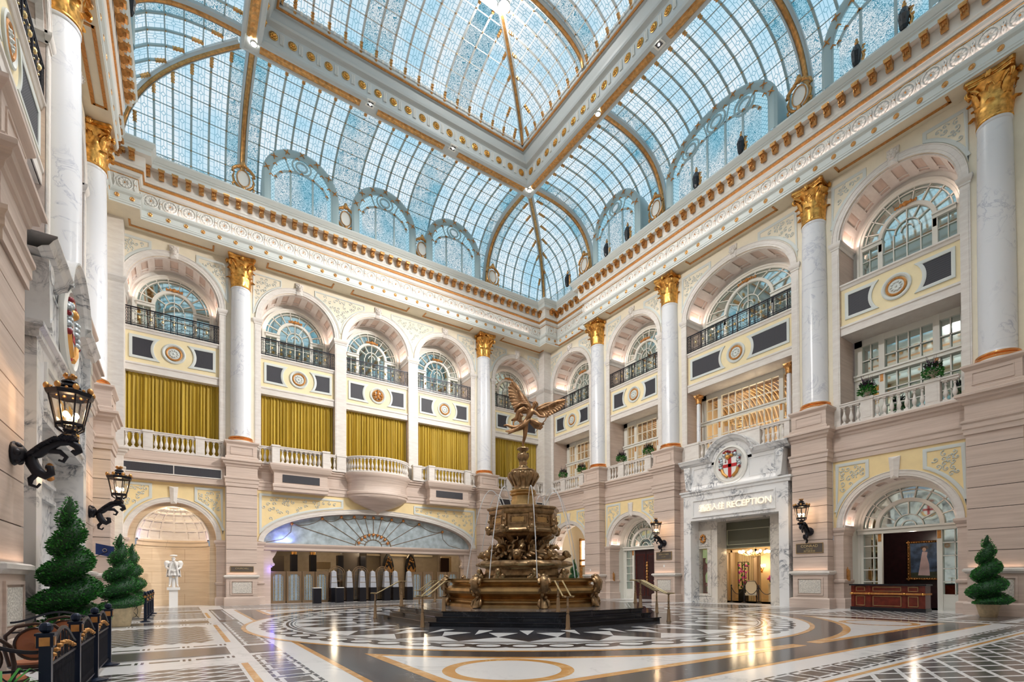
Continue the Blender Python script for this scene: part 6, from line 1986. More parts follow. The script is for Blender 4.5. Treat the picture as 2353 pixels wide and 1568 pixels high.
def cjk():
    """the four sign characters, built from strokes"""
    b = MB()
    def st(cx, pts, w=.028):
        for p, q in zip(pts[:-1], pts[1:]):
            dx, dz = q[0] - p[0], q[1] - p[1]; l = hypot(dx, dz) or 1; nx, nz = -dz / l * w / 2, dx / l * w / 2
            b.prism([(cx + p[0] + nx, p[1] + nz), (cx + p[0] - nx, p[1] - nz), (cx + q[0] - nx, q[1] - nz), (cx + q[0] + nx, q[1] + nz)], -.05, 0)
    def ch(cx, strokes):
        for s_ in strokes: st(cx, [(x * .34 - .17, z * .36) for x, z in s_])
    ch(0, [[(.05, .9), (.15, .8)], [(.0, .6), (.12, .52)], [(.02, .05), (.15, .3)], [(.25, .92), (1, .92)], [(.3, .7), (.3, .0)], [(.3, .7), (.97, .7), (.97, 0)], [(.3, .02), (.97, .02)], [(.52, .92), (.52, .5), (.4, .4)], [(.74, .92), (.74, .42), (.9, .42)], [(.3, .25), (.97, .25)]])
    ch(.38, [[(.5, 1), (.55, .9)], [(.12, .88), (.98, .88)], [(.15, .88), (.12, .4), (.0, .0)], [(.55, .8), (.55, .4)], [(.55, .6), (.9, .6)], [(.3, .4), (.3, 0)], [(.3, .4), (.85, .4), (.85, 0)], [(.3, .03), (.85, .03)]])
    ch(.76, [[(.35, .95), (.5, .88), (.45, .5), (.0, .02)], [(.5, .7), (.7, .3), (1, .02)]])
    ch(1.14, [[(.28, .98), (.0, .5)], [(.16, .65), (.16, .0)], [(.6, 1), (.7, .88)], [(.38, .76), (.98, .76)], [(.42, .42), (.94, .42)], [(.34, .04), (1, .04)], [(.67, .76), (.67, .04)]])
    b.build('sign_characters', ['letter_glow'], po, (-1.66, -.03, 4.96))
cjk()
lamp('AREA', 'cove_light_lamp', FB.w(.25, -.06, 6.2), 4, (1, .93, .85), 5.0, .06, rot=(pi, 0, FB.rz))
# left wall portal
pc = portal(FC, 'marble_portal', 'veined marble portal with red cross crest on the left wall, seen edge on', 1, 'club')
def club_letters():
    letters("BURLINGTON'S", .34, .015, 'letter_gold', pc, (.15, -.03, 4.95), 2.3)
    letters('THE', .18, .015, 'letter_gold', pc, (.15, -.03, 5.32)); letters('1840', .2, .015, 'letter_gold', pc, (.15, -.03, 4.66))
    b = MB()
    for z in (4.89, 5.25): b.box(-1.1, 1.4, -.04, -.02, z, z + .02)
    b.build('gilt_rules', ['letter_gold'], pc)
club_letters()
b = MB(); b.box(-2.6, 2.6, .6, .65, 0, 4.5); b.box(-2.1, 2.1, .5, .6, 0, .3)
for s_ in (-1, 1):
    a = s_ * 1.05
    for (u, v, p, q) in ((-.9, .9, 3.3, 3.4), (-.9, .9, .5, .6), (-.9, -.8, .6, 3.3), (.8, .9, .6, 3.3)): b.box(a + u, a + v, .5, .6, p, q)
    b.box(a - .9, a + .9, .5, .6, 3.7, 3.78); b.box(a - .9, a + .9, .5, .6, 4.3, 4.38)
b.build('marble_panelling', ['marble_portal'], pc)
b = MB()
for s_ in (-1, 1):
    for k in range(9): b.ball((s_ * 1.05 + .16 * cos(k * .9), .47, 4.03 + .16 * sin(k * .9)), .07, 6)
b.build('gilded_emblem', ['gold_paint'], pc, smooth=60)

# reception interior
def reception():
    # side case with vases, x from -1.95 to -.5 (local of FB)
    b = MB()
    b.box(-2.7, -1.05, .75, 1.1, 0, .5); b.box(-2.7, -1.05, .75, 1.1, 3.0, 4.6); b.box(-2.7, -2.18, .75, 1.1, .5, 3.0); b.box(-1.66, -1.05, .75, 1.1, .5, 3.0)
    b.box(-1.12, -1.04, .74, 1.6, 0, 4.6); b.box(1.85, 2.7, .76, 1.6, 0, 4.6); b.box(-1.04, 2.7, .75, 1.6, 4.4, 4.6)
    for (u, v, p, q) in ((-2.4, -1.4, .38, .44), (-2.4, -1.4, 4.0, 4.06), (-2.4, -2.34, .44, 4.0), (-1.46, -1.4, .44, 4.0), (-2.34, -1.46, 3.12, 3.18)): b.box(u, v, .71, .75, p, q)
    o = b.build('wall_reception', ['marble_inner'], None, FB.w(0, 0, 0), FB.rz); struct(o, 'marble lining inside the reception portal')
    c = MB(); c.box(-3.0, -1.3, 1.75, 1.8, .5, 3.0); c.box(-3.05, -3.0, 1.1, 1.8, .5, 3.0); c.build('backlit_case_panel', ['case_glow'], o)
    g = MB(); g.face([(-2.18, 1.0, .5), (-1.66, 1.0, .5), (-1.66, 1.0, 3.0), (-2.18, 1.0, 3.0)]); g.build('case_glass', ['glass'], o)
    e = MB()
    for k in range(8): e.ball((-1.9 + .13 * cos(k * .8), .70, 3.55 + .19 * sin(k * .8)), .07, 6)
    e.build('gilded_emblem', ['gold_paint'], o, smooth=60)
    for (x, y, s_, lab) in ((-2.35, 1.42, 1.0, 'large terracotta vase in the lit case beside the reception doorway'), (-1.95, 1.42, .85, 'smaller terracotta vase in the lit case, nearer the doorway')):
        v = MB(); v.lathe([(.001, 0), (.17, 0), (.17, .06), (.10, .1), (.08, .5), (.16, .7), (.22, .95), (.20, 1.1), (.09, 1.25), (.09, 1.4), (.14, 1.48), (.001, 1.48)], 18)
        for q in v.v: pass
        tag(v.build('display_vase', ['terracotta'], None, FB.w(x, y, 1.02), FB.rz, smooth=50), lab, 'vase')
        p = MB(); p.box(-.16, .16, -.16, .16, 0, .08); p.box(-.11, .11, -.11, .11, .08, .40); p.box(-.17, .17, -.17, .17, .40, .52)
        tag(p.build('vase_stand', ['terracotta'], None, FB.w(x, y, .5), FB.rz), lab.replace('vase in', 'stand under the vase in').replace('large ', 'left ').replace('smaller ', 'right '), 'stand')
    # green panelled doorway
    b = MB(); b.mat(0)
    b.box(-1.5, -1.15, 1.6, 1.8, 0, 4.6); b.box(1.5, 2.0, 1.6, 1.8, 0, 4.6); b.box(-1.15, 1.5, 1.6, 1.8, 3.0, 4.6)
    b.mat(1)
    for (u, v, p, q) in ((-1.0, 1.4, 3.15, 3.19), (-1.0, 1.4, 3.95, 3.99), (-1.0, -.96, 3.19, 3.95), (1.36, 1.4, 3.19, 3.95), (-1.2, -1.15, 0, 3.0), (1.5, 1.55, 0, 3.0), (-1.2, 1.55, 2.96, 3.0), (1.7, 1.72, .6, 4.2)): b.box(u, v, 1.56, 1.6, p, q)
    d = b.build('door_2', ['green_wall', 'green_line'], None, FB.w(0, 0, 0), FB.rz); struct(d, 'olive green panelled reception doorway')
    r = room(FB, -1.9, 4.2, 1.81, 8.0, 0, 3.4, 'warm_wall', 'lobby_floor', 'fabric_cream', 'warm reception lounge behind the doorway')
    b = MB()
    for x, w in ((-1.75, .22), (-1.2, .12), (.3, .2)):
        b.box(x, x + w, 5.2, 5.5, 0, 3.1)
    b.box(-2.2, 1.0, 5.2, 5.5, 2.95, 3.1)
    b.mat(1); b.box(-1.1, .3, 5.9, 6.0, 0, 2.9)
    b.mat(2)
    for k in range(12): b.box(-1.05 + .11 * k, -1.0 + .11 * k, 5.84, 5.9, 0, 2.9)
    b.build('pilasters', ['jamb_tan', 'fabric_cream', 'warm_wall'], r)
    for p_ in ((-.6, 3.2), (-2.4, 4.4), (-2.6, 6.8)): lamp('POINT', 'room_lamp', FB.w(p_[0], p_[1], 2.8), 40, (1, .78, .5), .15)
    # chandelier
    c = thing('chandelier', 'crystal chandelier with glowing shades inside reception', 'chandelier', FB.w(-.62, 3.6, 2.75), FB.rz)
    m = MB(); m.tube([(0, 0, .7), (0, 0, .0)], .02, 6); m.ball((0, 0, -.02), .1, 8)
    g = MB()
    for k in range(10):
        a = 2 * pi * k / 10; R = .75
        m.tube([(.05 * cos(a), .05 * sin(a), .02), (R * .5 * cos(a), R * .5 * sin(a), -.12), (R * cos(a), R * sin(a), .02)], .014, 5)
        g.ball((R * cos(a), R * sin(a), .1), .08, 7)
        m.tube([(R * .4 * cos(a), R * .4 * sin(a), -.1), (0, 0, -.22)], .02, 4)
    m.build('brass_arms', ['brass_light'], c); g.build('glowing_shades', ['lamp_glow'], c, smooth=60)
    # wall sconce
    c = thing('wall_sconce', 'gilded wall sconce with three glowing shades inside reception', 'wall sconce', FB.w(-2.55, 7.8, 1.7), FB.rz)
    m = MB(); m.tube([(0, 0, 0), (0, -.1, .3)], .06, 6); g = MB()
    for k in (-1, 0, 1): m.tube([(0, -.1, .1), (k * .2, -.25, .15), (k * .28, -.25, .35)], .02, 5); g.ball((k * .28, -.25, .45), .1, 7)
    m.build('gilded_stem', ['gold'], c); g.build('glowing_shades', ['lamp_glow'], c, smooth=60)
    # flower column
    c = thing('flower_stand', 'tall black cage of pink orchids beside the reception armchair', 'flower arrangement', FB.w(-1.65, 4.2, 0), FB.rz)
    m = MB()
    m.box(-.2, .2, -.2, .2, 0, .7)
    for x in (-.2, .2):
        for y in (-.2, .2): m.box(x - .015, x + .015, y - .015, y + .015, .7, 2.3)
    m.box(-.21, .21, -.21, .21, 2.28, 2.31); m.build('black_cage', ['black'], c)
    g, f = MB(), MB(); rnd = random.Random(4)
    for k in range(70):
        z = rnd.uniform(.75, 2.25); a = rnd.uniform(0, 6.28); r_ = rnd.uniform(.05, .28)
        (f if k % 2 else g).ball((r_ * cos(a), r_ * sin(a), z), rnd.uniform(.04, .07), 4)
    g.build('leaves', ['leaf_mid'], c); f.build('orchid_blooms', ['flower_pink'], c)
    # armchair
    c = thing('armchair', 'cream armchair with a dark curved frame inside reception', 'armchair', FB.w(-.6, 3.2, 0), FB.rz + .5)
    m = MB(); m.box(-.3, .3, -.3, .28, .38, .5); m.build('seat', ['fabric_cream'], c)
    m = MB(); m.prism([(-.26, .5), (.26, .5), (.28, .95), (.18, 1.15), (-.18, 1.15), (-.28, .95)], .2, .28); m.build('backrest', ['fabric_cream'], c)
    m = MB()
    m.tube([(-.3, .3, .45), (-.31, .32, .95), (-.2, .34, 1.18), (.2, .34, 1.18), (.31, .32, .95), (.3, .3, .45)], .025, 6)
    for s_ in (-1, 1): m.tube([(s_ * .31, .25, .8), (s_ * .36, 0, .74), (s_ * .34, -.25, .66), (s_ * .3, -.3, .4)], .025, 6)
    m.build('carved_frame', ['black'], c)
    for x in (-.27, .27):
        for y in (-.27, .27): q = MB(); q.tube([(x, y, .4), (x * 1.1, y * 1.1, .2), (x, y, 0)], [.035, .025, .02], 6); q.build('leg', ['black'], c)
    # console table with flowers
    c = thing('console_table', 'white console table under a flower bowl inside reception', 'console table', FB.w(.1, 5.0, 0), FB.rz)
    m = MB(); m.box(-.6, .6, -.25, .25, .95, 1.05); m.build('table_top', ['fabric_cream'], c)
    for s_ in (-.5, .5): m = MB(); m.box(s_ - .08, s_ + .08, -.2, .2, 0, .95); m.build('leg', ['fabric_cream'], c)
    c = thing('flower_bowl', 'bowl of pink flowers on the console table in reception', 'flowers', FB.w(-.3, 4.95, 1.05), FB.rz)
    m = MB(); m.lathe([(.001, 0), (.12, 0), (.2, .14), (.19, .16), (.001, .15)], 14); m.build('bowl', ['black'], c)
    g = MB()
    for k in range(24): g.ball((random.uniform(-.22, .22), random.uniform(-.2, .2), random.uniform(.2, .45)), .06, 4)
    g.build('blooms', ['flower_pink'], c)
    # stanchions
    pts = [(-1.0, 1.95), (-.35, 2.1), (.48, 2.1), (1.3, 2.2)]
    names = ['first', 'second', 'third', 'fourth']
    for i, (x, y) in enumerate(pts):
        c = thing('rope_stanchion', ('leftmost', 'second from left', 'third from left', 'rightmost')[i] + ' of four black rope stanchions in the reception doorway', 'stanchion', FB.w(x, y, 0), FB.rz, 'rope stanchions in the reception doorway')
        m = MB(); m.lathe([(.001, 0), (.15, 0), (.15, .02), (.03, .05), (.025, .9), (.045, .93), (.03, .98), (.001, 1.0)], 12); m.build('pole', ['black'], c)
        if i < 3:
            dx, dy = pts[i + 1][0] - x, pts[i + 1][1] - y
            m = MB(); m.tube([(dx * t, dy * t, .88 - 1.6 * t * (1 - t)) for t in [k / 10 for k in range(11)]], .018, 6); m.build('rope', ['black'], c)
reception()

# ================================================================ gated arch, lobby
def gated_arch():
    b = MB()
    # lintel and jambs inside the wide arch
    b.box(-6.72, 6.72, 1.0, 1.5, 3.08, 3.5)
    b.psweep([(6.72, 1.0), (-6.72, 1.0)], [(0, 3.08), (.06, 3.12), (.06, 3.25), (.12, 3.34), (.16, 3.42), (.16, 3.5), (-.1, 3.52)])
    for s_ in (-1, 1):
        a, c = sorted((s_ * 6.72, s_ * 6.3)); b.box(a, c, 1.0, 1.6, 0, 3.1)
        b.prism([(s_ * 6.3, 3.08), (s_ * 6.3, 2.1), (s_ * 6.22, 2.1), (s_ * 6.15, 2.35), (s_ * 6.2, 2.6), (s_ * 6.05, 2.85), (s_ * 5.95, 3.08)], 1.1, 1.3)
        b.tube([(s_ * 6.18, 1.05, 2.28), (s_ * 6.18, 1.35, 2.28)], .1, 10)
    o = b.build('trim_2', ['stone'], None, (*FA.o, 0), FA.rz); struct(o, 'stone lintel and jambs inside the wide arch')
    # curved glass mural over the lintel
    m = thing('sunburst_mural', 'grey glass mural with a copper sunburst above the gates', 'mural', FA.w(0, .98, 0), FA.rz)
    g = MB(); pts = arc(0, 3.5, 6.7, pi, 0, 40, 1.96)
    g.face([(p[0], .02, p[1]) for p in pts]); g.build('glass_panel', ['mural_glass'], m)
    l = MB(); ro = MB()
    hub = [(-1.24, 3.71), (-1.06, 3.94), (-.85, 4.1), (-.58, 4.22), (-.3, 4.26), (-.03, 4.22), (.22, 4.12), (.45, 3.97), (.64, 3.74)]
    top = [(-5.18, 4.69), (-3.46, 5.1), (-2.32, 5.26), (-1.52, 5.32), (-.86, 5.36), (-.3, 5.35), (.25, 5.35), (.91, 5.30), (1.71, 5.27), (2.84, 5.11), (4.57, 4.67)]
    c0 = (-.3, 3.52)
    src = [(-1.44, 3.56)] + hub + [(.83, 3.56)]
    for p, q in zip(src, top): l.tube([(p[0], 0, p[1]), (q[0], 0, q[1])], .018, 4)
    for p in hub: l.tube([(c0[0] + (p[0] - c0[0]) * .5, 0, c0[1] + (p[1] - c0[1]) * .5), (p[0], 0, p[1])], .014, 4)
    for k in range(len(top) - 1):
        p, q = top[k], top[k + 1]
        l.tube([(p[0] + (q[0] - p[0]) * t, 0, p[1] + (q[1] - p[1]) * t - .9 * t * (1 - t) * min(1, abs(q[0] - p[0]))) for t in [i / 8 for i in range(9)]], .014, 4)
    for s_, p in ((-1, top[0]), (1, top[-1])): l.tube([(p[0], 0, p[1]), (p[0] + s_ * .05, 0, p[1] - .5), (p[0] + s_ * .5, 0, 3.75), (p[0] + s_ * 1.4, 0, 3.55)], .014, 4)
    l.tube([(c0[0] + .55 * cos(a), 0, c0[1] + .42 * sin(a)) for a in [pi * k / 14 for k in range(15)]], .025, 5)
    l.tube([(c0[0] + 1.15 * cos(a), 0, c0[1] + .78 * sin(a)) for a in [pi * k / 18 for k in range(19)]], .03, 5)
    ro.ball((0, -.02, 0), .10, 6); RM = ro.mesh('copper_rosette', 'copper', 60)
    for p in hub + top: link('copper_rosette', RM, m, (p[0], 0, p[1]))
    l.build('lead_rays', ['brass_brown'], m)
    # lobby room
    r = room(FA, 0, 8.2, 1.5, 9.5, 0, 3.9, 'lobby_wall', 'lobby_floor', 'fabric_cream', 'lobby seen through the gates')
    q = MB()
    q.mat(0)
    for x in (-4.6, -3.45, -1.72, -.22):
        q.box(x - .18, x + .18, 3.4, 3.9, 0, 3.0)
    q.mat(1); q.box(-1.54, -.4, 3.7, 4.2, 0, 3.9); q.box(-7.6, -4.8, 6.0, 6.1, 0, 3.0)
    for x in (1.2, 2.9, 5.2): q.box(x, x + .55, 8.9, 9.2, 0, 3.6)
    q.mat(2); q.box(-7.5, 7.5, 3.6, 4.0, 3.3, 3.5); q.box(.2, 7.5, 9.0, 9.3, 3.3, 3.45)
    q.mat(0)
    for x in (2.28, 4.04):
        q.prism([(x - .42, 0), (x + .42, 0), (x + .42, 2.4), (x + .3, 2.95), (x, 3.4), (x - .3, 2.95), (x - .42, 2.4)], 5.4, 5.6)
    q.build('lobby_piers', ['black', 'lobby_brown', 'fabric_cream'], r)
    cr = MB()
    for x in (2.28, 4.04):
        cr.tube([(x - .25, 5.36, 1.7), (x - .3, 5.36, 2.2), (x, 5.36, 3.1), (x + .3, 5.36, 2.2), (x + .25, 5.36, 1.7)], .03, 5)
        cr.prism([(x - .3, 1.9), (x + .3, 1.9), (x + .36, 2.3), (x + .18, 2.1), (x, 2.4), (x - .18, 2.1), (x - .36, 2.3)], 5.3, 5.36)
        for k in range(6): cr.ball((x + .18 * cos(k), 5.34, 2.7 + .22 * sin(k * 1.3)), .07, 5)
    cr.build('gilded_crowns', ['gold_dark'], r)
    for i, x in enumerate((-4.6, -3.45)):
        link('gilded_capital', LOBCAP, r, (x, 3.65, 3.0))
    lt = MB(); lt.mat(0)
    for (x, y) in ((-6, 3.0), (-3, 3.2), (3, 3.0), (5.4, 4.0), (-1, 7), (4, 7.6)): lt.box(x - .35, x + .35, y - .08, y + .08, 3.82, 3.86)
    lt.build('ceiling_light_strips', ['lamp_glow'], r)
    dk = MB(); dk.box(-3.0, -.6 + .0, 6.8, 7.2, 0, 1.9); dk.box(5.9, 6.6, 4.0, 4.2, 0, 3.0); dk.build('dark_cabinets', ['wood_brown'], r)
    yl = MB(); yl.box(-3.2, -2.0, 5.0, 5.1, 2.1, 2.6); yl.box(6.7, 7.6, 5.6, 5.7, 1.5, 3.2); yl.build('lit_shop_fronts', ['warm_wall'], r)
    for p_ in ((-5.5, 3.2), (-1.5, 6.0), (3.2, 3.6), (5.8, 6.8), (0, 2.6)): lamp('POINT', 'room_lamp', FA.w(p_[0], p_[1], 3.4), 60, (1, .80, .55), .2)
    lamp('POINT', 'blue_lamp', FA.w(-6.25, .8, 2.0), 8, (.2, .15, 1), .1)
    lamp('AREA', 'blue_lamp', FA.w(-5.6, .8, 3.6), 16, (.2, .25, 1), .8, .05, rot=(pi - .35, 0, 0))
LOBCAP = capital_mesh(.34)
gated_arch()
def screen_panel(x0, x1, label):
    o = thing('screen_panel', label, 'screen', FA.w((x0 + x1) / 2, 1.12, 0), FA.rz, 'brass framed glass screens of the gate line')
    w = (x1 - x0) / 2; b = MB()
    for (a, c, d, e) in ((-w, w, 0, .16), (-w, w, 1.72, 1.88), (-w, -w + .12, .16, 1.72), (w - .12, w, .16, 1.72)): b.box(a, c, -.05, .05, d, e)
    b.prism([(-w + .12, 1.72), (-w + .12, 1.6), (-w + .24, 1.72)], -.04, .04); b.prism([(w - .12, 1.72), (w - .12, 1.6), (w - .24, 1.72)], -.04, .04)
    b.build('brass_frame', ['brass_brown'], o)
    g = MB(); g.box(-w + .12, w - .12, -.01, .01, .16, 1.72); g.build('glass_leaf', ['gate_glass'], o)
    k_ = MB()
    for i in range(3):
        x = -w + .2 + (2 * w - .4) * i / 2
        for j in range(9): k_.ball((x, -.02, .28 + .165 * j), .03, 4, 1.9)
        k_.box(x - .012, x + .012, -.03, -.01, .16, 1.72)
    k_.build('brass_links', ['brass'], o)
    return o
names = ['leftmost brass framed glass screen of the gate line', 'second brass framed glass screen from the left', 'third brass framed glass screen, left of the two dark stands', 'fourth brass framed glass screen, behind the second dark stand',
         'brass framed glass screen right of the arched gates', 'brass framed glass screen second to the right of the arched gates', 'brass framed glass screen behind the long handrail', 'rightmost brass framed glass screen beside the fountain bowl']
for (a, c), l in zip(((-6.28, -5.5), (-5.45, -4.62), (-4.58, -3.88), (-3.84, -3.1), (2.3, 3.1), (3.15, 3.9), (4.2, 4.95), (5.0, 5.83)), names): screen_panel(a, c, l)
def arch_gate(x, label):
    o = thing('arched_gate', label, 'gate', FA.w(x, 1.15, 0), FA.rz, 'arched entrance gates')
    b = MB()
    for r_ in (.5, .4): b.asweep([(-r_, .1)] + arc(0, 1.72, r_, pi, 0, 18) + [(r_, .1)], [(.02, -.03), (-.02, -.03), (-.02, .03), (.02, .03), (.02, -.03)])
    for x_ in (-.2, 0, .2): b.box(x_ - .01, x_ + .01, -.01, .01, .1, 1.72 + sqrt(.16 - x_ * x_))
    for z in (.3, .8, 1.3, 1.72): b.box(-.5, .5, -.01, .01, z - .01, z + .01)
    for k in range(1, 6): a = pi * k / 6; b.tube([(.4 * cos(a), 0, 1.72 + .4 * sin(a)), (.5 * cos(a), 0, 1.72 + .5 * sin(a))], .01, 4)
    b.build('gate_frame', ['brass_brown'], o)
    g = MB(); pts = [(-.4, .12)] + arc(0, 1.72, .4, pi, 0, 14) + [(.4, .12)]; g.face([(p[0], .0, p[1]) for p in pts]); g.build('gate_glass', ['glass'], o)
arch_gate(-2.57, 'arched brass gate nearest the dark stands'); arch_gate(-1.1, 'middle arched brass gate'); arch_gate(.38, 'arched brass gate nearest the fountain')
def obelisk(x, y, label):
    o = thing('gate_post', label, 'gate post', FA.w(x, y, 0), FA.rz, 'tapering gate posts')
    b = MB(); b.box(-.2, .2, -.25, .25, 0, .88); b.build('black_base', ['black'], o)
    b = MB()
    def taper(w0, w1, d0, d1, z0, z1):
        p = [(-w0, -d0, z0), (w0, -d0, z0), (w0, d0, z0), (-w0, d0, z0)]; q = [(-w1, -d1, z1), (w1, -d1, z1), (w1, d1, z1), (-w1, d1, z1)]
        b.grid([p, q], True); b.face(q)
    taper(.19, .13, .2, .12, .88, 1.86); taper(.13, .03, .12, .03, 1.86, 1.95)
    b.mat(1); b.box(-.17, .17, -.195, -.19, 1.2, 1.215); b.box(-.155, .155, -.17, -.165, 1.55, 1.565); b.ball((0, 0, 1.98), .035, 6)
    b.build('pale_panel', ['grey_panel', 'brass'], o)
for x, y, l in ((-2.8, .95, 'white tapering gate post left of the first arched gate'), (-1.85, 1.0, 'white tapering gate post between the first and middle arched gates'), (-1.12, .75, 'white tapering gate post in front of the middle arched gate'),
                (-.36, 1.0, 'white tapering gate post right of the middle arched gate'), (.45, .75, 'white tapering gate post in front of the last arched gate'), (1.13, 1.0, 'white tapering gate post right of the last arched gate'), (2.08, .95, 'white tapering gate post against the right hand screens')):
    obelisk(x, y, l)
for i, (x, y, l) in enumerate(((6.59 - CX, 1.0, 'left dark waist high stand before the glass screens'), (7.93 - CX, 1.25, 'right dark waist high stand before the glass screens'))):
    o = thing('dark_stand', l, 'stand', FA.w(x, y - 1.0 - .2, 0), FA.rz, 'dark stands before the gates')
    b = MB(); b.box(-.21, .21, -.2, .2, 0, .88); b.build('body', ['iron'], o)
    b = MB(); b.box(-.23, .23, -.22, .22, .88, .92); b.build('stand_top', ['white_stone'], o)

# ================================================================ statue niche
def niche():
    b = MB(); R = 1.62; y0 = 1.0; n = 28
    cyl = lambda r, z: [(r * cos(a), y0 + r * .95 * sin(a), z) for a in [pi * k / n for k in range(n + 1)]]
    b.mat(0); b.grid([cyl(R, 0), cyl(R, 3.2)])
    b.grid([cyl(R, 3.2), cyl(R - .06, 3.25), cyl(R - .06, 3.4), cyl(R - .12, 3.48), cyl(R - .12, 3.56), cyl(R, 3.58)])
    b.grid([cyl(R, 1.02), cyl(R, 1.02)])
    b.mat(1)
    rows = [[(R * cos(p) * cos(a), y0 + R * .95 * cos(p) * sin(a), 3.53 + R * 1.05 * sin(p)) for a in [pi * k / n for k in range(n + 1)]] for p in [pi / 2 * j / 12 for j in range(13)]]
    b.grid(rows)
    # front face between arch opening and shell
    b.mat(0)
    o_ = [(-1.91, 0)] + arc(0, 3.53, 1.91, pi, 0, 28) + [(1.91, 0)]; i_ = [(-R, 0)] + arc(0, 3.53, R, pi, 0, 28, R * 1.05) + [(R, 0)]
    b.grid([[(p[0], .98, p[1]), (q[0], .98, q[1])] for p, q in zip(o_, i_)])
    o = b.build('wall_niche', ['stone_niche', 'stone_light'], None, FA.w(-10.93, 0, 0), FA.rz, smooth=30); struct(o, 'curved statue niche with a coffered shell')
    c = MB(); r2 = R - .05
    def sp(a, p, r=r2): return (r * cos(p) * cos(a), y0 + r * .95 * cos(p) * sin(a), 3.53 + r * 1.05 * sin(p))
    for k in range(0, 9):
        a = pi * k / 8
        c.grid([[sp(a - .035, p, R), sp(a - .035, p), sp(a + .035, p), sp(a + .035, p, R)] for p in [pi / 2 * .88 * j / 12 for j in range(13)]])
    for p in (.04, .36, .68, 1.0, 1.25):
        c.grid([[sp(a, p - .035, R), sp(a, p - .035), sp(a, p + .035), sp(a, p + .035, R)] for a in [pi * k / n for k in range(n + 1)]])
    c.build('shell_coffers', ['stone_light'], o)
    for s_ in (-1, 1): lamp('POINT', 'niche_lamp', FA.w(-10.93 + s_ * 1.35, 1.15, 3.66), 2 if s_ > 0 else 4, (.35, .3, 1) if s_ < 0 else (.75, .6, 1), .08)
    lamp('AREA', 'niche_lamp', FA.w(-10.93, .75, 5.2), 45, (1, .78, .52), .5, aim=FA.w(-10.93, 1.6, 1.0))
niche()

def skin(name, nodes, edges, mat, parent, sub=2, root=None, disp=None):
    ks = list(nodes); me = bpy.data.meshes.new(name)
    me.from_pydata([nodes[k][:3] for k in ks], [(ks.index(a), ks.index(c)) for a, c in edges], [])
    me.materials.append(MATS[mat])
    o = link(name, me, parent)
    m = o.modifiers.new('skin', 'SKIN'); m.use_smooth_shade = True; m.branch_smoothing = .4
    sl = me.skin_vertices[0].data if me.skin_vertices else None
    if sl is None:
        bm_ = None
    for i, k in enumerate(ks):
        r_ = nodes[k][3]; r2 = nodes[k][4] if len(nodes[k]) > 4 else r_
        me.skin_vertices[0].data[i].radius = (r_, r2)
        me.skin_vertices[0].data[i].use_root = (k == (root or ks[0]))
    s = o.modifiers.new('subdiv', 'SUBSURF'); s.levels = sub; s.render_levels = sub
    dg = bpy.context.evaluated_depsgraph_get(); dg.update()
    em = bpy.data.meshes.new_from_object(o.evaluated_get(dg))
    o.modifiers.clear(); o.data = em; em.name = name
    em.shade_smooth()
    return o
def head_face(b, c, r, fwd, up):
    """nose, brow, eyes, mouth, ears, beard-free face on a head at c"""
    f = Vector(fwd).normalized(); u = Vector(up).normalized(); s_ = f.cross(u).normalized(); u = s_.cross(f)
    c = Vector(c)
    P = lambda a, d, e: tuple(c + s_ * a * r + f * d * r + u * e * r)
    b.tube([P(0, .86, .18), P(0, 1.02, -.02), P(0, 1.14, -.2), P(0, .95, -.27)], [r * .07, r * .1, r * .15, r * .08], 6)
    for q in (-1, 1):
        b.ball(P(q * .34, .80, .08), r * .13, 6); b.tube([P(q * .15, .92, .25), P(q * .38, .86, .27), P(q * .55, .68, .18)], r * .06, 5)
        b.ball(P(q * .92, 0, -.05), r * .2, 6)
        b.ball(P(q * .45, .68, -.28), r * .18, 6)
    b.tube([P(-.24, .86, -.52), P(0, .95, -.5), P(.24, .86, -.52)], r * .07, 5); b.ball(P(0, .8, -.8), r * .2, 6)
def hand(b, w, d, palm_n, s=1.0, curl=.6):
    """palm and five fingers from wrist w along d"""
    w = Vector(w); d = Vector(d).normalized(); n = Vector(palm_n).normalized(); sd = d.cross(n).normalized()
    b.tube([tuple(w), tuple(w + d * .04 * s), tuple(w + d * .085 * s)], [.026 * s, .036 * s, .034 * s], 8)
    for k, L in enumerate((.062, .075, .072, .056)):
        p = w + d * .085 * s + sd * (k - 1.5) * .019 * s
        pts = [p]; a = 0
        for j in range(3):
            a += curl; p = p + (d * cos(a) + n * sin(a)) * L * s * .42; pts.append(p)
        b.tube([tuple(q) for q in pts], [.010 * s, .0095 * s, .009 * s, .007 * s], 6)
    p = w + d * .03 * s - sd * .034 * s
    b.tube([tuple(p), tuple(p + (d * .6 - sd * .6 + n * .3) * .035 * s), tuple(p + (d * .9 - sd * .4 + n * .7) * .06 * s)], [.013 * s, .011 * s, .008 * s], 6)
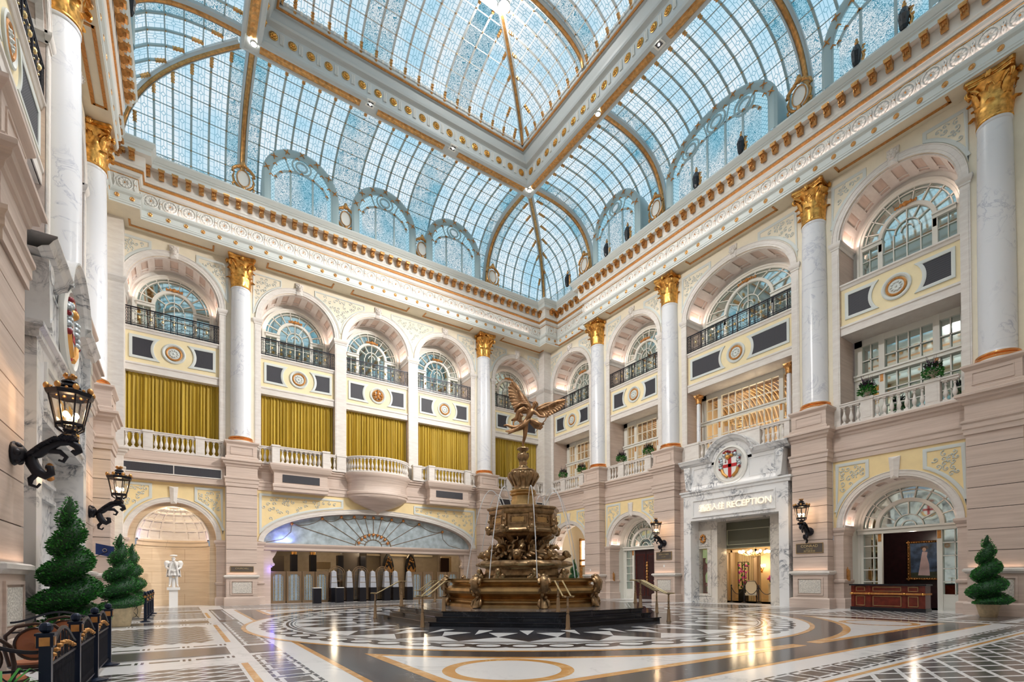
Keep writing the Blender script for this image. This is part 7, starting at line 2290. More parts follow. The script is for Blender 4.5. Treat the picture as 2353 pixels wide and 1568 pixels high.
def niche_statue():
    o = thing('white_statue', 'white stone statue of a man in flat cap and puffed coat on a slim pedestal', 'statue', FA.w(-10.93, .75, 0), FA.rz)
    b = MB(); b.box(-.19, .19, -.16, .16, 0, .88); b.build('pedestal', ['white_stone'], o)
    b = MB(); b.box(-.28, .28, -.24, .24, .88, 1.02); b.build('base_slab', ['white_stone'], o)
    z = 1.02; S = .98
    N_ = {k: (v[0] * S, v[1] * S, z + v[2] * S, v[3] * S) for k, v in {
        'pel': (0, 0, .86, .17), 'wst': (0, 0, 1.0, .17), 'chs': (0, 0, 1.2, .21), 'ns': (0, -.01, 1.38, .08), 'nk': (0, -.02, 1.44, .07), 'hd': (0, -.03, 1.54, .092), 'ht': (0, -.02, 1.62, .07),
        'hl': (-.11, 0, .78, .11), 'kl': (-.14, -.02, .44, .068), 'al': (-.17, .0, .10, .045), 'fl': (-.19, -.12, .045, .04),
        'hr': (.11, 0, .78, .11), 'kr': (.14, -.02, .44, .068), 'ar': (.17, .0, .10, .045), 'fr': (.20, -.12, .045, .04),
        'sl': (-.25, 0, 1.30, .10), 'el': (-.33, -.06, 1.05, .075), 'wl': (-.10, -.22, .90, .04),
        'sr': (.25, 0, 1.30, .10), 'er': (.33, -.06, 1.05, .075), 'wr': (.10, -.22, .90, .04)}.items()}
    skin('figure', N_, [('pel', 'wst'), ('wst', 'chs'), ('chs', 'ns'), ('ns', 'nk'), ('nk', 'hd'), ('hd', 'ht'), ('pel', 'hl'), ('hl', 'kl'), ('kl', 'al'), ('al', 'fl'), ('pel', 'hr'), ('hr', 'kr'), ('kr', 'ar'), ('ar', 'fr'), ('chs', 'sl'), ('sl', 'el'), ('el', 'wl'), ('chs', 'sr'), ('sr', 'er'), ('er', 'wr')], 'white_stone', o)
    b = MB()
    head_face(b, (0, -.035 * S, z + 1.53 * S), .095 * S, (0, -1, 0), (0, 0, 1))
    b.ball((0, -.08, z + 1.44 * S), .07, 7, 1.1)
    hand(b, (-.09, -.22, z + .88), (.7, -.3, -.4), (0, -1, 0), 1.0); hand(b, (.09, -.22, z + .88), (-.7, -.3, -.4), (0, -1, 0), 1.0)
    b.build('face_and_hands', ['white_stone'], o, smooth=60)
    b = MB()
    b.lathe([(.001, 1.64), (.15, 1.63), (.17, 1.66), (.15, 1.70), (.001, 1.72)], 20, (0, 0, z - .02)); b.build('flat_cap', ['white_stone'], o, smooth=50)
    b = MB()
    # pleated skirt of the coat
    n = 48
    for z0, z1, r0, r1 in ((.98, .62, .2, .29),):
        rows = []
        for j in range(5):
            t = j / 4; rows.append([((r0 + (r1 - r0) * t) * (1 + .06 * sin(k * pi / 2.0) * t) * cos(2 * pi * k / n), .75 * (r0 + (r1 - r0) * t) * (1 + .06 * sin(k * pi / 2.0) * t) * sin(2 * pi * k / n), z + z0 + (z1 - z0) * t) for k in range(n)])
        b.grid(rows, True)
    b.build('pleated_skirt', ['white_stone'], o, smooth=60)
    b = MB()
    # open coat hanging behind and at the sides, puffed sleeves
    rows = []
    for j in range(8):
        t = j / 7; zz = 1.38 - .84 * t; r0 = .22 + .10 * t
        rows.append([((r0 + .02 * sin(k * 1.4) * t) * cos(a), .7 * (r0 + .02 * sin(k * 1.4) * t) * sin(a), z + zz) for k, a in enumerate([-.3 + (pi + .6) * i / 26 for i in range(27)])])
    b.grid(rows)
    for s_ in (-1, 1):
        b.lathe([(.05, -.20), (.10, -.13), (.13, 0), (.12, .08), (.07, .14), (.001, .15)], 14, (s_ * .28, 0, z + 1.24), 1, .9)
        for k in range(5): b.tube([(s_ * .28 + .12 * cos(2 * pi * k / 5) * q, .11 * sin(2 * pi * k / 5) * q, z + 1.24 + h) for h, q in ((-.15, .7), (0, 1.08), (.12, .7))], .016, 5)
        b.tube([(s_ * .06, -.19, z + 1.32), (s_ * .14, -.21, z + 1.1), (s_ * .18, -.2, z + .8), (s_ * .2, -.19, z + .6)], [.05, .05, .045, .04], 7)
    b.build('open_coat', ['white_stone'], o, smooth=50)
    b = MB(); b.tube([(0, .05, z), (0, .04, z + .5)], .09, 10); b.build('support_stump', ['white_stone'], o)
niche_statue()

# ================================================================ fountain
FX, FY = CX, CY
OCT = [radians(22.5 + 45 * k) for k in range(8)]
def octp(r): return [(r * cos(a), r * sin(a)) for a in OCT]
def octrev(b, prof):
    b.grid([[(r * cos(a), r * sin(a), z) for a in OCT] for r, z in prof], True)
def steps():
    o = thing('fountain_steps', 'three black stone steps in an octagon under the fountain', 'steps', (FX, FY, 0))
    for r0, z0, z1 in ((5.12, 0, .138), (4.83, .138, .275), (4.55, .275, .41)):
        b = MB(); octrev(b, [(r0 - .05, z0), (r0 - .05, z1 - .035), (r0, z1 - .03), (r0 + .005, z1 - .015), (r0, z1), (1.0, z1)])
        if z1 > .4:
            b.mat(1); octrev(b, [(4.3, z1 + .001), (1.0, z1 + .001)])
            b.mat(2)
            for k in range(8):
                a0, a1 = OCT[k], OCT[(k + 1) % 8]
                for j in range(5):
                    t0, t1 = (j + .15) / 5, (j + .85) / 5
                    P = lambda r, t: (r * (cos(a0) * (1 - t) + cos(a1) * t), r * (sin(a0) * (1 - t) + sin(a1) * t), z1 + .0022)
                    b.face([P(4.12, t0), P(4.12, t1), P(3.98, t1), P(3.98, t0)])
                    b.mat(1); b.face([tuple(Vector(P(4.09, t0 + .01)) + Vector((0, 0, .001))), tuple(Vector(P(4.09, t1 - .01)) + Vector((0, 0, .001))), tuple(Vector(P(4.01, t1 - .01)) + Vector((0, 0, .001))), tuple(Vector(P(4.01, t0 + .01)) + Vector((0, 0, .001)))]); b.mat(2)
        b.build('step', ['step_black', 'floor_grey', 'floor_white'], o)
steps()
def scroll_ornament():
    b = MB()
    b.tube([(-.02, 0, .02), (.10, 0, .08), (.06, 0, .2), (-.06, 0, .32), (.02, 0, .5), (.16, 0, .66), (.2, 0, .82), (.1, 0, .94), (.0, 0, .98)], [.14, .15, .10, .08, .11, .14, .13, .14, .1], 9)
    for s_ in (-1, 1):
        b.tube([(.05, s_ * .1, .96), (.14, s_ * .17, .92), (.18, s_ * .18, .82), (.12, s_ * .16, .78)], [.05, .06, .05, .03], 6)
        b.tube([(.1, s_ * .08, .6), (.2, s_ * .17, .62), (.16, s_ * .2, .52)], [.05, .05, .03], 6)
        b.tube([(.0, s_ * .08, .3), (.08, s_ * .15, .22), (.12, s_ * .17, .1), (.1, s_ * .12, .04)], [.05, .06, .05, .04], 6)
        b.ball((.2, s_ * .06, .86), .05, 5); b.ball((.24, 0, .74), .07, 6); b.ball((.06, s_ * .12, 1.02), .06, 6)
    b.ball((.1, 0, 1.04), .08, 6); b.ball((.25, 0, .9), .05, 5)
    for k in range(4): b.ball((.12 + .03 * sin(k), .06 * (-1) ** k, .36 + .08 * k), .06, 5)
    return b.mesh('corner_ornament', ['bronze'], 60)
def dolphin_mesh():
    b = MB()
    b.tube([(.45, -.1, .35), (.35, -.12, .12), (.1, -.12, .02), (-.15, -.08, .1), (-.22, 0, .32), (-.1, .06, .5), (.08, .06, .52), (.16, .02, .42)], [.05, .10, .15, .17, .15, .12, .08, .05], 9)
    b.ball((.42, -.1, .22), .15, 8); b.tube([(.48, -.1, .2), (.6, -.1, .14)], [.09, .05], 7)
    b.ball((.46, -.2, .3), .04, 5); b.ball((.46, 0, .3), .04, 5)
    for k in range(6): b.prism([(-.28 + .05 * k, .5 + .0), (-.24 + .05 * k, .5), (-.30 + .09 * k, .72)], -.02 + .02 * k, .02 * k + .01)
    return b.mesh('dolphin', ['bronze'], 60)
def cherub(par, ang, r, z, s=1.0, mat='bronze', name='cherub'):
    """small seated child figure facing outward at angle ang"""
    ca, sa = cos(ang), sin(ang)
    def T(x, y, zz): return (ca * (r + y * s) - sa * x * s, sa * (r + y * s) + ca * x * s, z + zz * s)
    nd = {'pel': (0, 0, .12, .11), 'chs': (0, .02, .34, .11), 'nk': (0, .05, .46, .05), 'hd': (0, .09, .56, .09),
          'kl': (-.12, .2, .15, .065), 'fl': (-.13, .22, -.1, .04), 'kr': (.13, .19, .2, .065), 'fr': (.1, .26, -.05, .04),
          'sl': (-.14, .02, .38, .055), 'el': (-.26, .08, .3, .042), 'wl': (-.25, .2, .38, .035), 'sr': (.14, .02, .38, .055), 'er': (.27, .06, .42, .042), 'wr': (.24, .1, .6, .035)}
    nd = {k: (*T(*v[:3]), v[3] * s) for k, v in nd.items()}
    return skin(name, nd, [('pel', 'chs'), ('chs', 'nk'), ('nk', 'hd'), ('pel', 'kl'), ('kl', 'fl'), ('pel', 'kr'), ('kr', 'fr'), ('chs', 'sl'), ('sl', 'el'), ('el', 'wl'), ('chs', 'sr'), ('sr', 'er'), ('er', 'wr')], mat, par, 1)
def fountain():
    o = thing('fountain', 'tall ornate bronze fountain with sea creatures, standing on black octagonal steps', 'fountain', (FX, FY, .41))
    z0 = -.41
    b = MB()
    octrev(b, [(2.86, 0), (2.86, .10), (2.80, .13), (2.72, .17), (2.72, .22), (2.80, .25), (2.84, .29), (2.72, .33), (2.66, .37), (2.74, .40), (2.88, .47), (2.93, .55), (2.90, .64), (2.78, .70), (2.66, .74), (2.62, .78), (2.66, .82), (2.78, .86), (2.78, .91), (2.84, .93), (2.86, .97), (2.55, .97), (2.5, .8)])
    b.build('octagonal_bowl', ['bronze_plain'], o)
    w_ = MB(); w_.face([(r[0], r[1], .84) for r in octp(2.6)]); w_.build('water_surface', ['mirror_glass'], o)
    OR = scroll_ornament()
    for a in OCT: link('corner_ornament', OR, o, (2.78 * cos(a), 2.78 * sin(a), 0), a)
    b = MB()
    octrev(b, [(1.62, .8), (1.62, 1.0), (1.5, 1.08), (1.42, 1.3), (1.46, 1.36)])
    b.build('plinth', ['bronze'], o)
    # scalloped basin
    b = MB(); n = 64
    rows = []
    for r, z, am in ((1.42, 1.34, .0), (1.58, 1.38, .05), (1.70, 1.44, .10), (1.72, 1.50, .10), (1.66, 1.56, .06), (1.60, 1.60, .02), (1.2, 1.62, 0)):
        rows.append([((r * (1 + am * .5 * cos(8 * t) + am * .3 * cos(24 * t))) * cos(t), (r * (1 + am * .5 * cos(8 * t) + am * .3 * cos(24 * t))) * sin(t), z - (am * .25 * abs(sin(12 * t)))) for t in [2 * pi * k / n for k in range(n)]])
    b.grid(rows, True); b.build('scalloped_basin', ['bronze'], o, smooth=50)
    for k in range(8):
        a = OCT[k]; b = MB()
        for q in range(5): b.ball((1.6 * cos(a + .05 * (q - 2)), 1.6 * sin(a + .05 * (q - 2)), .98 + .07 * (q % 3)), .1, 6)
        b.ball((1.66 * cos(a), 1.66 * sin(a), 1.22), .11, 6)
        b.build('shell_mask', ['bronze'], o, smooth=60)
    D = dolphin_mesh()
    for k in range(8): a = radians(45 * k + 5); link('dolphin', D, o, (1.15 * cos(a), 1.15 * sin(a), 1.62), a)
    for k in range(8):
        cherub(o, radians(45 * k + 27), .78, 2.02, .82)
    b = MB()
    for k in range(16):
        a = radians(22.5 * k + 11)
        for q in range(4): b.tube([(.95 * cos(a + .06 * q), .95 * sin(a + .06 * q), 1.62 + .1 * q), ((1.30 - .05 * q) * cos(a + .1 * q), (1.3 - .05 * q) * sin(a + .1 * q), 1.70 + .08 * q), ((1.42 - .05 * q) * cos(a + .12 * q + .05), (1.42 - .05 * q) * sin(a + .12 * q + .05), 1.64 + .09 * q)], [.07, .08, .03], 6)
    b.build('rock_and_waves', ['bronze'], o, smooth=60)
    b = MB(); b.lathe([(.9, 1.6), (.7, 1.8), (.55, 2.1), (.6, 2.35), (.85, 2.5), (1.05, 2.58)], 16); b.build('core_stem', ['bronze'], o, smooth=40)
    b = MB()
    for k in range(8):
        a = OCT[k]
        b.tube([(.5 * cos(a), .5 * sin(a), 1.9), (.62 * cos(a), .62 * sin(a), 2.2), (.92 * cos(a), .92 * sin(a), 2.45), (1.15 * cos(a), 1.15 * sin(a), 2.56)], [.10, .12, .12, .08], 8)
    b.build('brackets', ['bronze'], o, smooth=60)
    # upper octagonal chest
    b = MB()
    octrev(b, [(.95, 2.46), (1.12, 2.50), (1.2, 2.56), (1.34, 2.62), (1.38, 2.68), (1.34, 2.74), (1.24, 2.78), (1.22, 2.84), (1.22, 3.24), (1.26, 3.28), (1.3, 3.34), (1.3, 3.42), (1.36, 3.46), (1.38, 3.52), (1.30, 3.56), (.45, 3.60)])
    b.build('octagonal_chest', ['bronze'], o)
    b = MB()
    for k in range(8):
        a = OCT[k] + pi / 8; c = cos(pi / 8) * 1.22
        T = Matrix.Rotation(a, 4, 'Z'); b.T = T
        b.mat(1); b.box(c - .01, c + .02, -.22, .22, 2.96, 3.14)
        b.mat(0)
        for (y0, y1, u, v) in ((-.30, .30, 2.90, 2.94), (-.30, .30, 3.16, 3.20), (-.30, -.26, 2.94, 3.16), (.26, .30, 2.94, 3.16)): b.box(c, c + .05, y0, y1, u, v)
        for q in range(12): b.ball((c + .02, .27 * cos(q * .52), 3.05 + .12 * sin(q * .52)), .03, 4)
        b.T = Matrix.Rotation(OCT[k], 4, 'Z')
        b.box(1.14, 1.28, -.09, .09, 2.82, 3.26); b.ball((1.28, 0, 3.05), .07, 6); b.ball((1.34, 0, 2.78), .11, 6); b.ball((1.3, 0, 2.66), .12, 6)
        for s_ in (-1, 1): b.ball((1.30, s_ * .12, 2.72), .08, 5)
    b.build('relief_panels', ['bronze', 'bronze_plain'], o, smooth=50)
    b = MB()
    octrev(b, [(.56, 3.56), (.5, 3.7), (.44, 3.9), (.42, 4.02), (.5, 4.06), (.52, 4.1), (.46, 4.14), (.5, 4.18), (.5, 4.22), (.42, 4.26)])
    b.build('faceted_stem', ['bronze_plain'], o)
    b = MB()
    b.lathe([(.42, 4.24), (.36, 4.30), (.34, 4.42), (.40, 4.55), (.50, 4.68), (.54, 4.80), (.50, 4.88), (.44, 4.92), (.46, 4.96), (.44, 5.0), (.24, 5.06), (.15, 5.12), (.13, 5.22), (.16, 5.26), (.13, 5.34)], 24)
    for k in range(10):
        a = 2 * pi * k / 10
        b.tube([(.36 * cos(a), .36 * sin(a), 4.4), (.46 * cos(a), .46 * sin(a), 4.6), (.55 * cos(a), .55 * sin(a), 4.76), (.53 * cos(a), .53 * sin(a), 4.88)], [.04, .05, .06, .04], 6)
        b.ball((.5 * cos(a + .3), .5 * sin(a + .3), 4.84), .07, 6)
    for k in range(6): a = 2 * pi * k / 6; b.ball((.16 * cos(a), .16 * sin(a), 5.1), .05, 5)
    b.build('vase', ['bronze'], o, smooth=60)
    b = MB()
    b.lathe([(.10, 5.3), (.13, 5.36), (.19, 5.44), (.21, 5.54), (.17, 5.62), (.10, 5.66), (.12, 5.70), (.18, 5.76), (.22, 5.80), (.2, 5.84), (.001, 5.85)], 16)
    for k in range(5): a = 2 * pi * k / 5; b.tube([(.12 * cos(a), .12 * sin(a), 5.34), (.2 * cos(a + .3), .2 * sin(a + .3), 5.5), (.17 * cos(a + .6), .17 * sin(a + .6), 5.64)], .04, 6); b.ball((.19 * cos(a), .19 * sin(a), 5.8), .045, 5)
    b.build('finial', ['bronze'], o, smooth=60)
    # water jets rising from the chest and falling to the bowl
    for k in range(8):
        a = radians(-125.1 + 12 + 45 * k)
        b = MB(); pts = []
        for i in range(25):
            t = i / 24
            r = .80 + 1.35 * t; z = 3.58 + 4.2 * t - 6.95 * t * t
            pts.append((r * cos(a), r * sin(a), z if z > .85 else .85))
        pts = [p for i, p in enumerate(pts)]
        b.tube(pts, [.012 + .008 * sin(i * .9) ** 2 for i in range(25)], 5)
        b.build('water_jet', ['water'], o, smooth=60)
    return o
fountain()
def winged_figure():
    o = thing('winged_archer', 'bronze winged archer poised on one foot on top of the fountain', 'statue', (FX, FY, 6.26), -radians(35.1))
    nd = {'pel': (.06, .0, .86, .115), 'wst': (.14, 0, 1.02, .105), 'chs': (.27, 0, 1.26, .155), 'ns': (.36, -.01, 1.42, .07), 'nk': (.39, -.02, 1.48, .06), 'hd': (.45, -.04, 1.60, .085), 'ht': (.47, -.03, 1.68, .065),
          'hl': (.10, -.06, .78, .12), 'kl': (.07, -.05, .42, .075), 'al': (-.02, 0, .09, .042), 'fl': (.05, -.10, .03, .032),
          'hr': (-.04, .06, .82, .12), 'kr': (-.32, .12, .78, .08), 'ar': (-.62, .2, .92, .045), 'fr': (-.74, .22, .90, .03),
          'sl': (.42, -.13, 1.34, .075), 'el': (.62, -.24, 1.08, .05), 'wl': (.84, -.34, 1.04, .035),
          'sr': (.16, .10, 1.38, .075), 'er': (-.10, .12, 1.36, .05), 'wr': (-.06, -.06, 1.2, .035)}
    skin('body', nd, [('pel', 'wst'), ('wst', 'chs'), ('chs', 'ns'), ('ns', 'nk'), ('nk', 'hd'), ('hd', 'ht'), ('pel', 'hl'), ('hl', 'kl'), ('kl', 'al'), ('al', 'fl'), ('pel', 'hr'), ('hr', 'kr'), ('kr', 'ar'), ('ar', 'fr'), ('chs', 'sl'), ('sl', 'el'), ('el', 'wl'), ('chs', 'sr'), ('sr', 'er'), ('er', 'wr')], 'bronze_statue', o)
    b = MB(); head_face(b, (.46, -.05, 1.60), .088, (.5, -.8, -.25), (.2, 0, 1)); hand(b, (.84, -.34, 1.04), (.9, -.3, .0), (0, -1, 0), .95, .9); hand(b, (-.06, -.06, 1.2), (.5, -.8, -.2), (0, 0, -1), .95, .9)
    b.build('face_and_hands', ['bronze_statue'], o, smooth=60)
    b = MB(); rnd = random.Random(2)
    for k in range(40):
        a, e = rnd.uniform(0, 2 * pi), rnd.uniform(-.1, 1.5)
        b.ball((.46 + .09 * cos(a) * cos(e), -.01 + .09 * sin(a) * cos(e), 1.62 + .09 * sin(e)), .028, 5)
    b.build('curly_hair', ['bronze_statue'], o, smooth=60)
    # drapery round the hips flying back
    b = MB()
    for k in range(15):
        q = k / 14; a = -1.2 + 2.6 * q
        p0 = (.26 - .12 * q, -.14 + .26 * q, 1.0 - .03 * q)
        p1 = (.06 - .10 * q, -.20 + .30 * q, .80 - .06 * sin(q * 3))
        p2 = (-.26 - .04 * sin(q * 9), -.16 + .34 * q, .62 + .12 * q)
        p3 = (-.56 + .10 * sin(q * 7), -.08 + .30 * q, .50 + .24 * q)
        b.tube([p0, p1, p2, p3], [.05, .07, .065, .02], 6)
    b.tube([(.30, -.15, .98), (.42, -.18, .90), (.62, -.16, .80), (.78, -.1, .86)], [.06, .10, .10, .03], 7); b.tube([(.28, .0, .96), (.45, .02, .82), (.66, .04, .76), (.74, .04, .8)], [.06, .10, .09, .03], 7)
    b.build('flying_drapery', ['bronze_statue'], o, smooth=60)
    b = MB()
    b.tube([(.30, .06, 1.46), (.16, .0, 1.62), (-.06, .02, 1.66), (-.26, .06, 1.54), (-.30, .1, 1.36)], [.03, .05, .06, .06, .04], 7)
    b.tube([(.22, .08, 1.4), (.04, .06, 1.5), (-.16, .1, 1.38), (-.24, .14, 1.14), (-.44, .16, 1.08)], [.05, .09, .11, .09, .03], 7); b.tube([(-.1, .1, 1.3), (-.12, .12, 1.06), (.0, .08, .98)], [.08, .09, .04], 7)
    b.build('shoulder_drapery', ['bronze_statue'], o, smooth=60)
    b = MB(); b.tube([(.95, -.36, 1.44), (.98, -.4, 1.22), (.87, -.38, 1.06), (.82, -.38, .9), (.62, -.36, .70), (.44, -.34, .44)], [.01, .018, .024, .02, .016, .008], 6); b.build('bow', ['bronze_statue'], o, smooth=60)
    def wing(name, root, tips, depth):
        """tips: feather tip points from the leading edge to the body"""
        w = MB(); R0 = Vector(root); n = len(tips)
        lead = Vector(tips[0])
        for i, t in enumerate(tips):
            T_ = Vector(t); q = i / (n - 1)
            st = R0 + (lead - R0) * (.62 * (1 - q) ** 1.3)
            m = st + (T_ - st) * .55 + Vector((0, 0, .03))
            L = (T_ - st); nn = Vector((0, 1, 0)); sd = L.cross(nn).normalized()
            wd = .075 + .02 * (1 - q)
            rows = []
            for u, k in ((0, .7), (.25, 1.0), (.55, 1.1), (.8, .95), (.94, .6), (1.0, .12)):
                p = st + (T_ - st) * u + Vector((0, depth * sin(u * pi) * .5 - .012 * i, .02 * sin(u * pi)))
                rows.append([tuple(p - sd * wd * k + Vector((0, .012, 0))), tuple(p + Vector((0, -.014, 0))), tuple(p + sd * wd * k + Vector((0, .012, 0))), tuple(p + Vector((0, .022, 0)))])
            w.grid(rows, True)
        for i in range(n):
            q = i / (n - 1); T_ = Vector(tips[i]); st = R0 + (lead - R0) * (.5 * (1 - q))
            e = st + (T_ - st) * .38
            w.tube([tuple(st + Vector((0, -.03, 0))), tuple((st + e) / 2 + Vector((0, -.055, 0))), tuple(e + Vector((0, -.03, 0)))], [.05, .07, .015], 6)
        w.tube([tuple(R0), tuple(R0 + (lead - R0) * .3 + Vector((0, -.02, .06))), tuple(R0 + (lead - R0) * .65 + Vector((0, -.01, .03))), tuple(lead)], [.07, .065, .045, .01], 7)
        w.build(name, ['bronze_statue'], o, smooth=50)
    wing('wing', (.30, .10, 1.50), [(-.42, .25, 2.60), (-.50, .25, 2.50), (-.55, .25, 2.38), (-.56, .25, 2.24), (-.55, .24, 2.10), (-.53, .22, 1.96), (-.49, .2, 1.82), (-.44, .2, 1.68), (-.38, .18, 1.55), (-.32, .16, 1.42), (-.24, .14, 1.30)], .14)
    wing('wing', (.52, .08, 1.48), [(1.60, .2, 1.84), (1.60, .2, 1.75), (1.56, .2, 1.66), (1.50, .2, 1.57), (1.43, .2, 1.49), (1.34, .18, 1.42), (1.25, .18, 1.35), (1.15, .16, 1.28), (1.05, .14, 1.22), (.94, .12, 1.17), (.82, .1, 1.14)], .14)
    for c in o.children: pass
winged_figure()
def handrail_meshes():
    out = []
    def post(x, z0):
        b = MB(); b.lathe([(.001, 0), (.075, 0), (.075, .03), (.06, .05), (.045, .38), (.03, .42), (.045, .45), (.03, .48), (.028, .62), (.04, .64), (.028, .66), (.026, .84), (.05, .86), (.05, .88), (.001, .88)], 12, (x, 0, z0))
        return b.mesh('post', ['brass_brown'], 40)
    out += [('post', post(5.35, 0)), ('post', post(4.45, .41))]
    b = MB()
    for s_ in (-1, 1):
        b.tube([(5.50, s_ * .11, .885), (5.28, s_ * .11, .885), (4.52, s_ * .11, 1.295), (4.28, s_ * .11, 1.295)], .022, 6)
        b.box(4.28, 4.52, s_ * .11 - .03, s_ * .11 + .03, 1.30, 1.315); b.box(5.28, 5.5, s_ * .11 - .03, s_ * .11 + .03, .89, .905)
    out.append(('rail_bars', b.mesh('rail_bars', ['brass_light'], 40)))
    b = MB()
    for x, z in ((5.35, .875), (4.45, 1.285)): b.box(x - .02, x + .02, -.15, .15, z - .02, z + .01)
    out.append(('cross_bracket', b.mesh('cross_bracket', ['brass_brown'])))
    return out
HR = handrail_meshes()
HL = {2: 'brass twin handrail at the back left of the fountain, behind the front left one', 3: 'brass twin handrail furthest left on the fountain steps', 4: 'brass twin handrail at the front left corner of the fountain steps', 5: 'brass twin handrail in front of the bowl, right of centre',
      6: 'brass twin handrail at the right front corner of the fountain steps', 7: 'brass twin handrail on the right, just behind the right front one', 0: 'brass twin handrail hidden behind the right of the bowl', 1: 'brass twin handrail hidden behind the middle of the bowl'}
for k in (2, 3, 4, 5, 6, 7):
    a = OCT[k]
    o = thing('handrail', HL[k], 'handrail', (FX, FY, 0), a, 'brass handrails on the fountain steps')
    for n, m in HR: link(n, m, o)

# ================================================================ lanterns
def lantern(fr, x, y, label, power):
    o = thing('wall_lantern', label, 'wall lantern', fr.w(x, .06, 0), fr.rz, 'bracket lanterns on the stone piers')
    b = MB()
    b.T = Matrix.Rotation(pi / 2, 4, 'X')
    b.lathe([(.001, 0), (.18, 0), (.20, .03), (.15, .09), (.13, .14), (.07, .18), (.001, .18)], 12, (0, 3.42, 0))
    b.T = None
    for k in range(6): a = pi * k / 3; b.ball((.13 * cos(a), -.08, 3.42 + .13 * sin(a)), .06, 5)
    b.build('wall_boss', ['iron'], o, smooth=60)
    b = MB()
    b.tube([(0, -.12, 3.42), (0, -.20, 3.40), (0, -.30, 3.46), (0, -.42, 3.58), (0, -.56, 3.68), (0, -.70, 3.70), (0, -.80, 3.64), (0, -.82, 3.56), (0, -.77, 3.52), (0, -.73, 3.56)], [.05, .07, .09, .09, .07, .06, .06, .055, .05, .03], 9)
    b.tube([(0, -.22, 3.42), (0, -.24, 3.28), (0, -.30, 3.16), (0, -.40, 3.10), (0, -.47, 3.15), (0, -.46, 3.24), (0, -.40, 3.25)], [.07, .09, .09, .07, .06, .055, .03], 9)
    b.tube([(0, -.30, 3.12), (0, -.22, 3.02), (0, -.22, 2.93), (0, -.30, 2.90), (0, -.34, 2.96)], [.04, .045, .03, .025, .02], 7)
    b.tube([(0, -.42, 3.52), (0, -.58, 3.52), (0, -.66, 3.44), (0, -.62, 3.36), (0, -.56, 3.38)], [.05, .045, .035, .03, .02], 7)
    b.build('scroll_arm', ['iron'], o, smooth=60)
    b = MB()
    rnd = random.Random(5)
    for k in range(22):
        t = k / 21; yy = -.18 - .52 * t; zz = 3.38 + .32 * sin(t * pi * .6)
        for s_ in (-1, 1):
            b.tube([(s_ * .03, yy, zz), (s_ * .10, yy - .03, zz + .04), (s_ * .12, yy - .08, zz + .10 * rnd.uniform(.4, 1)), (s_ * .08, yy - .1, zz + .1)], [.025, .035, .025, .008], 5)
    b.build('acanthus_leaves', ['iron'], o, smooth=60)
    # lantern body
    cy_ = -.70
    R = lambda r, z, n=8, rot=pi / 8: [(r * cos(2 * pi * k / n + rot), cy_ + r * sin(2 * pi * k / n + rot), z) for k in range(n)]
    b = MB()
    b.grid([R(.001, 3.74), R(.10, 3.75), R(.13, 3.79), R(.10, 3.82), R(.08, 3.86), R(.10, 3.90)], True)
    b.mat(1); b.grid([R(.13, 3.80), R(.12, 3.77), R(.09, 3.76)], True); b.mat(0)
    b.grid([R(.17, 3.96), R(.20, 3.98), R(.20, 4.01), R(.17, 4.02)], True)
    for k in range(8):
        a = 2 * pi * k / 8 + pi / 8; c, s_ = cos(a), sin(a)
        b.tube([(.10 * c, cy_ + .10 * s_, 3.86), (.18 * c, cy_ + .18 * s_, 3.92), (.19 * c, cy_ + .19 * s_, 4.0)], .016, 5)
        b.tube([(.19 * c, cy_ + .19 * s_, 4.0), (.28 * c, cy_ + .28 * s_, 4.46)], .013, 5)
    b.grid([R(.26, 4.44), R(.31, 4.46), R(.33, 4.52), (R(.24, 4.56)), R(.12, 4.60), R(.16, 4.62), R(.14, 4.66), R(.07, 4.68), R(.12, 4.70), R(.10, 4.73), R(.04, 4.76)], True)
    b.build('lantern_frame', ['iron', 'gold_dark'], o, smooth=30)
    g = MB(); g.grid([R(.185, 4.01), R(.272, 4.45)], True); g.build('lantern_panes', ['lantern_glass'], o)
    g = MB()
    for k in range(8):
        a = 2 * pi * k / 8 + pi / 8; g.ball((.30 * cos(a), cy_ + .30 * sin(a), 4.57), .045, 6, 1.3); g.ball((.29 * cos(a + .39), cy_ + .29 * sin(a + .39), 4.54), .025, 5)
    g.tube([(0, cy_, 4.74), (0, cy_, 4.79)], [.05, .08], 8)
    for k in range(5): a = 2 * pi * k / 5; g.ball((.07 * cos(a), cy_ + .07 * sin(a), 4.82), .03, 5)
    g.build('gilded_crown', ['gold_dark'], o, smooth=60)
    g = MB(); c = MB()
    for k in range(3):
        a = 2 * pi * k / 3 + .5; px, py = .08 * cos(a), cy_ + .08 * sin(a)
        c.tube([(px, py, 4.0), (px, py, 4.1)], .015, 6); g.ball((px, py, 4.15), .042, 8, 1.3)
    c.build('candle_stems', ['white_stone'], o); g.build('bulbs', ['lamp_glow'], o, smooth=60)
    l = fr.w(x, .06 + cy_, 4.28)
    lamp('POINT', 'lantern_lamp', l, power, (1, .68, .40), .05)
lantern(FC, -4.03, 0, 'large black bracket lantern with gilded crown, nearest at the left edge', 18)
lantern(FC, 4.03, 0, 'smaller looking black bracket lantern further along the left wall', 18)
lantern(FB, 4.03, 0, 'black bracket lantern on the pier right of the reception portal', 18)
lantern(FB, -4.03, 0, 'black bracket lantern on the pier left of the reception portal', 18)
# warm glow strips on the dado caps
for fr, x in ((FA, -7.85), (FA, 7.85), (FB, -10.15), (FB, -4.03), (FB, 4.03), (FB, 10.13), (FC, 4.03), (FC, -4.03)):
    lamp('AREA', 'dado_light_lamp', fr.w(x, -.01, 1.68), 1.3, (1, .66, .45), 1.4, .05, rot=(pi, 0, fr.rz))
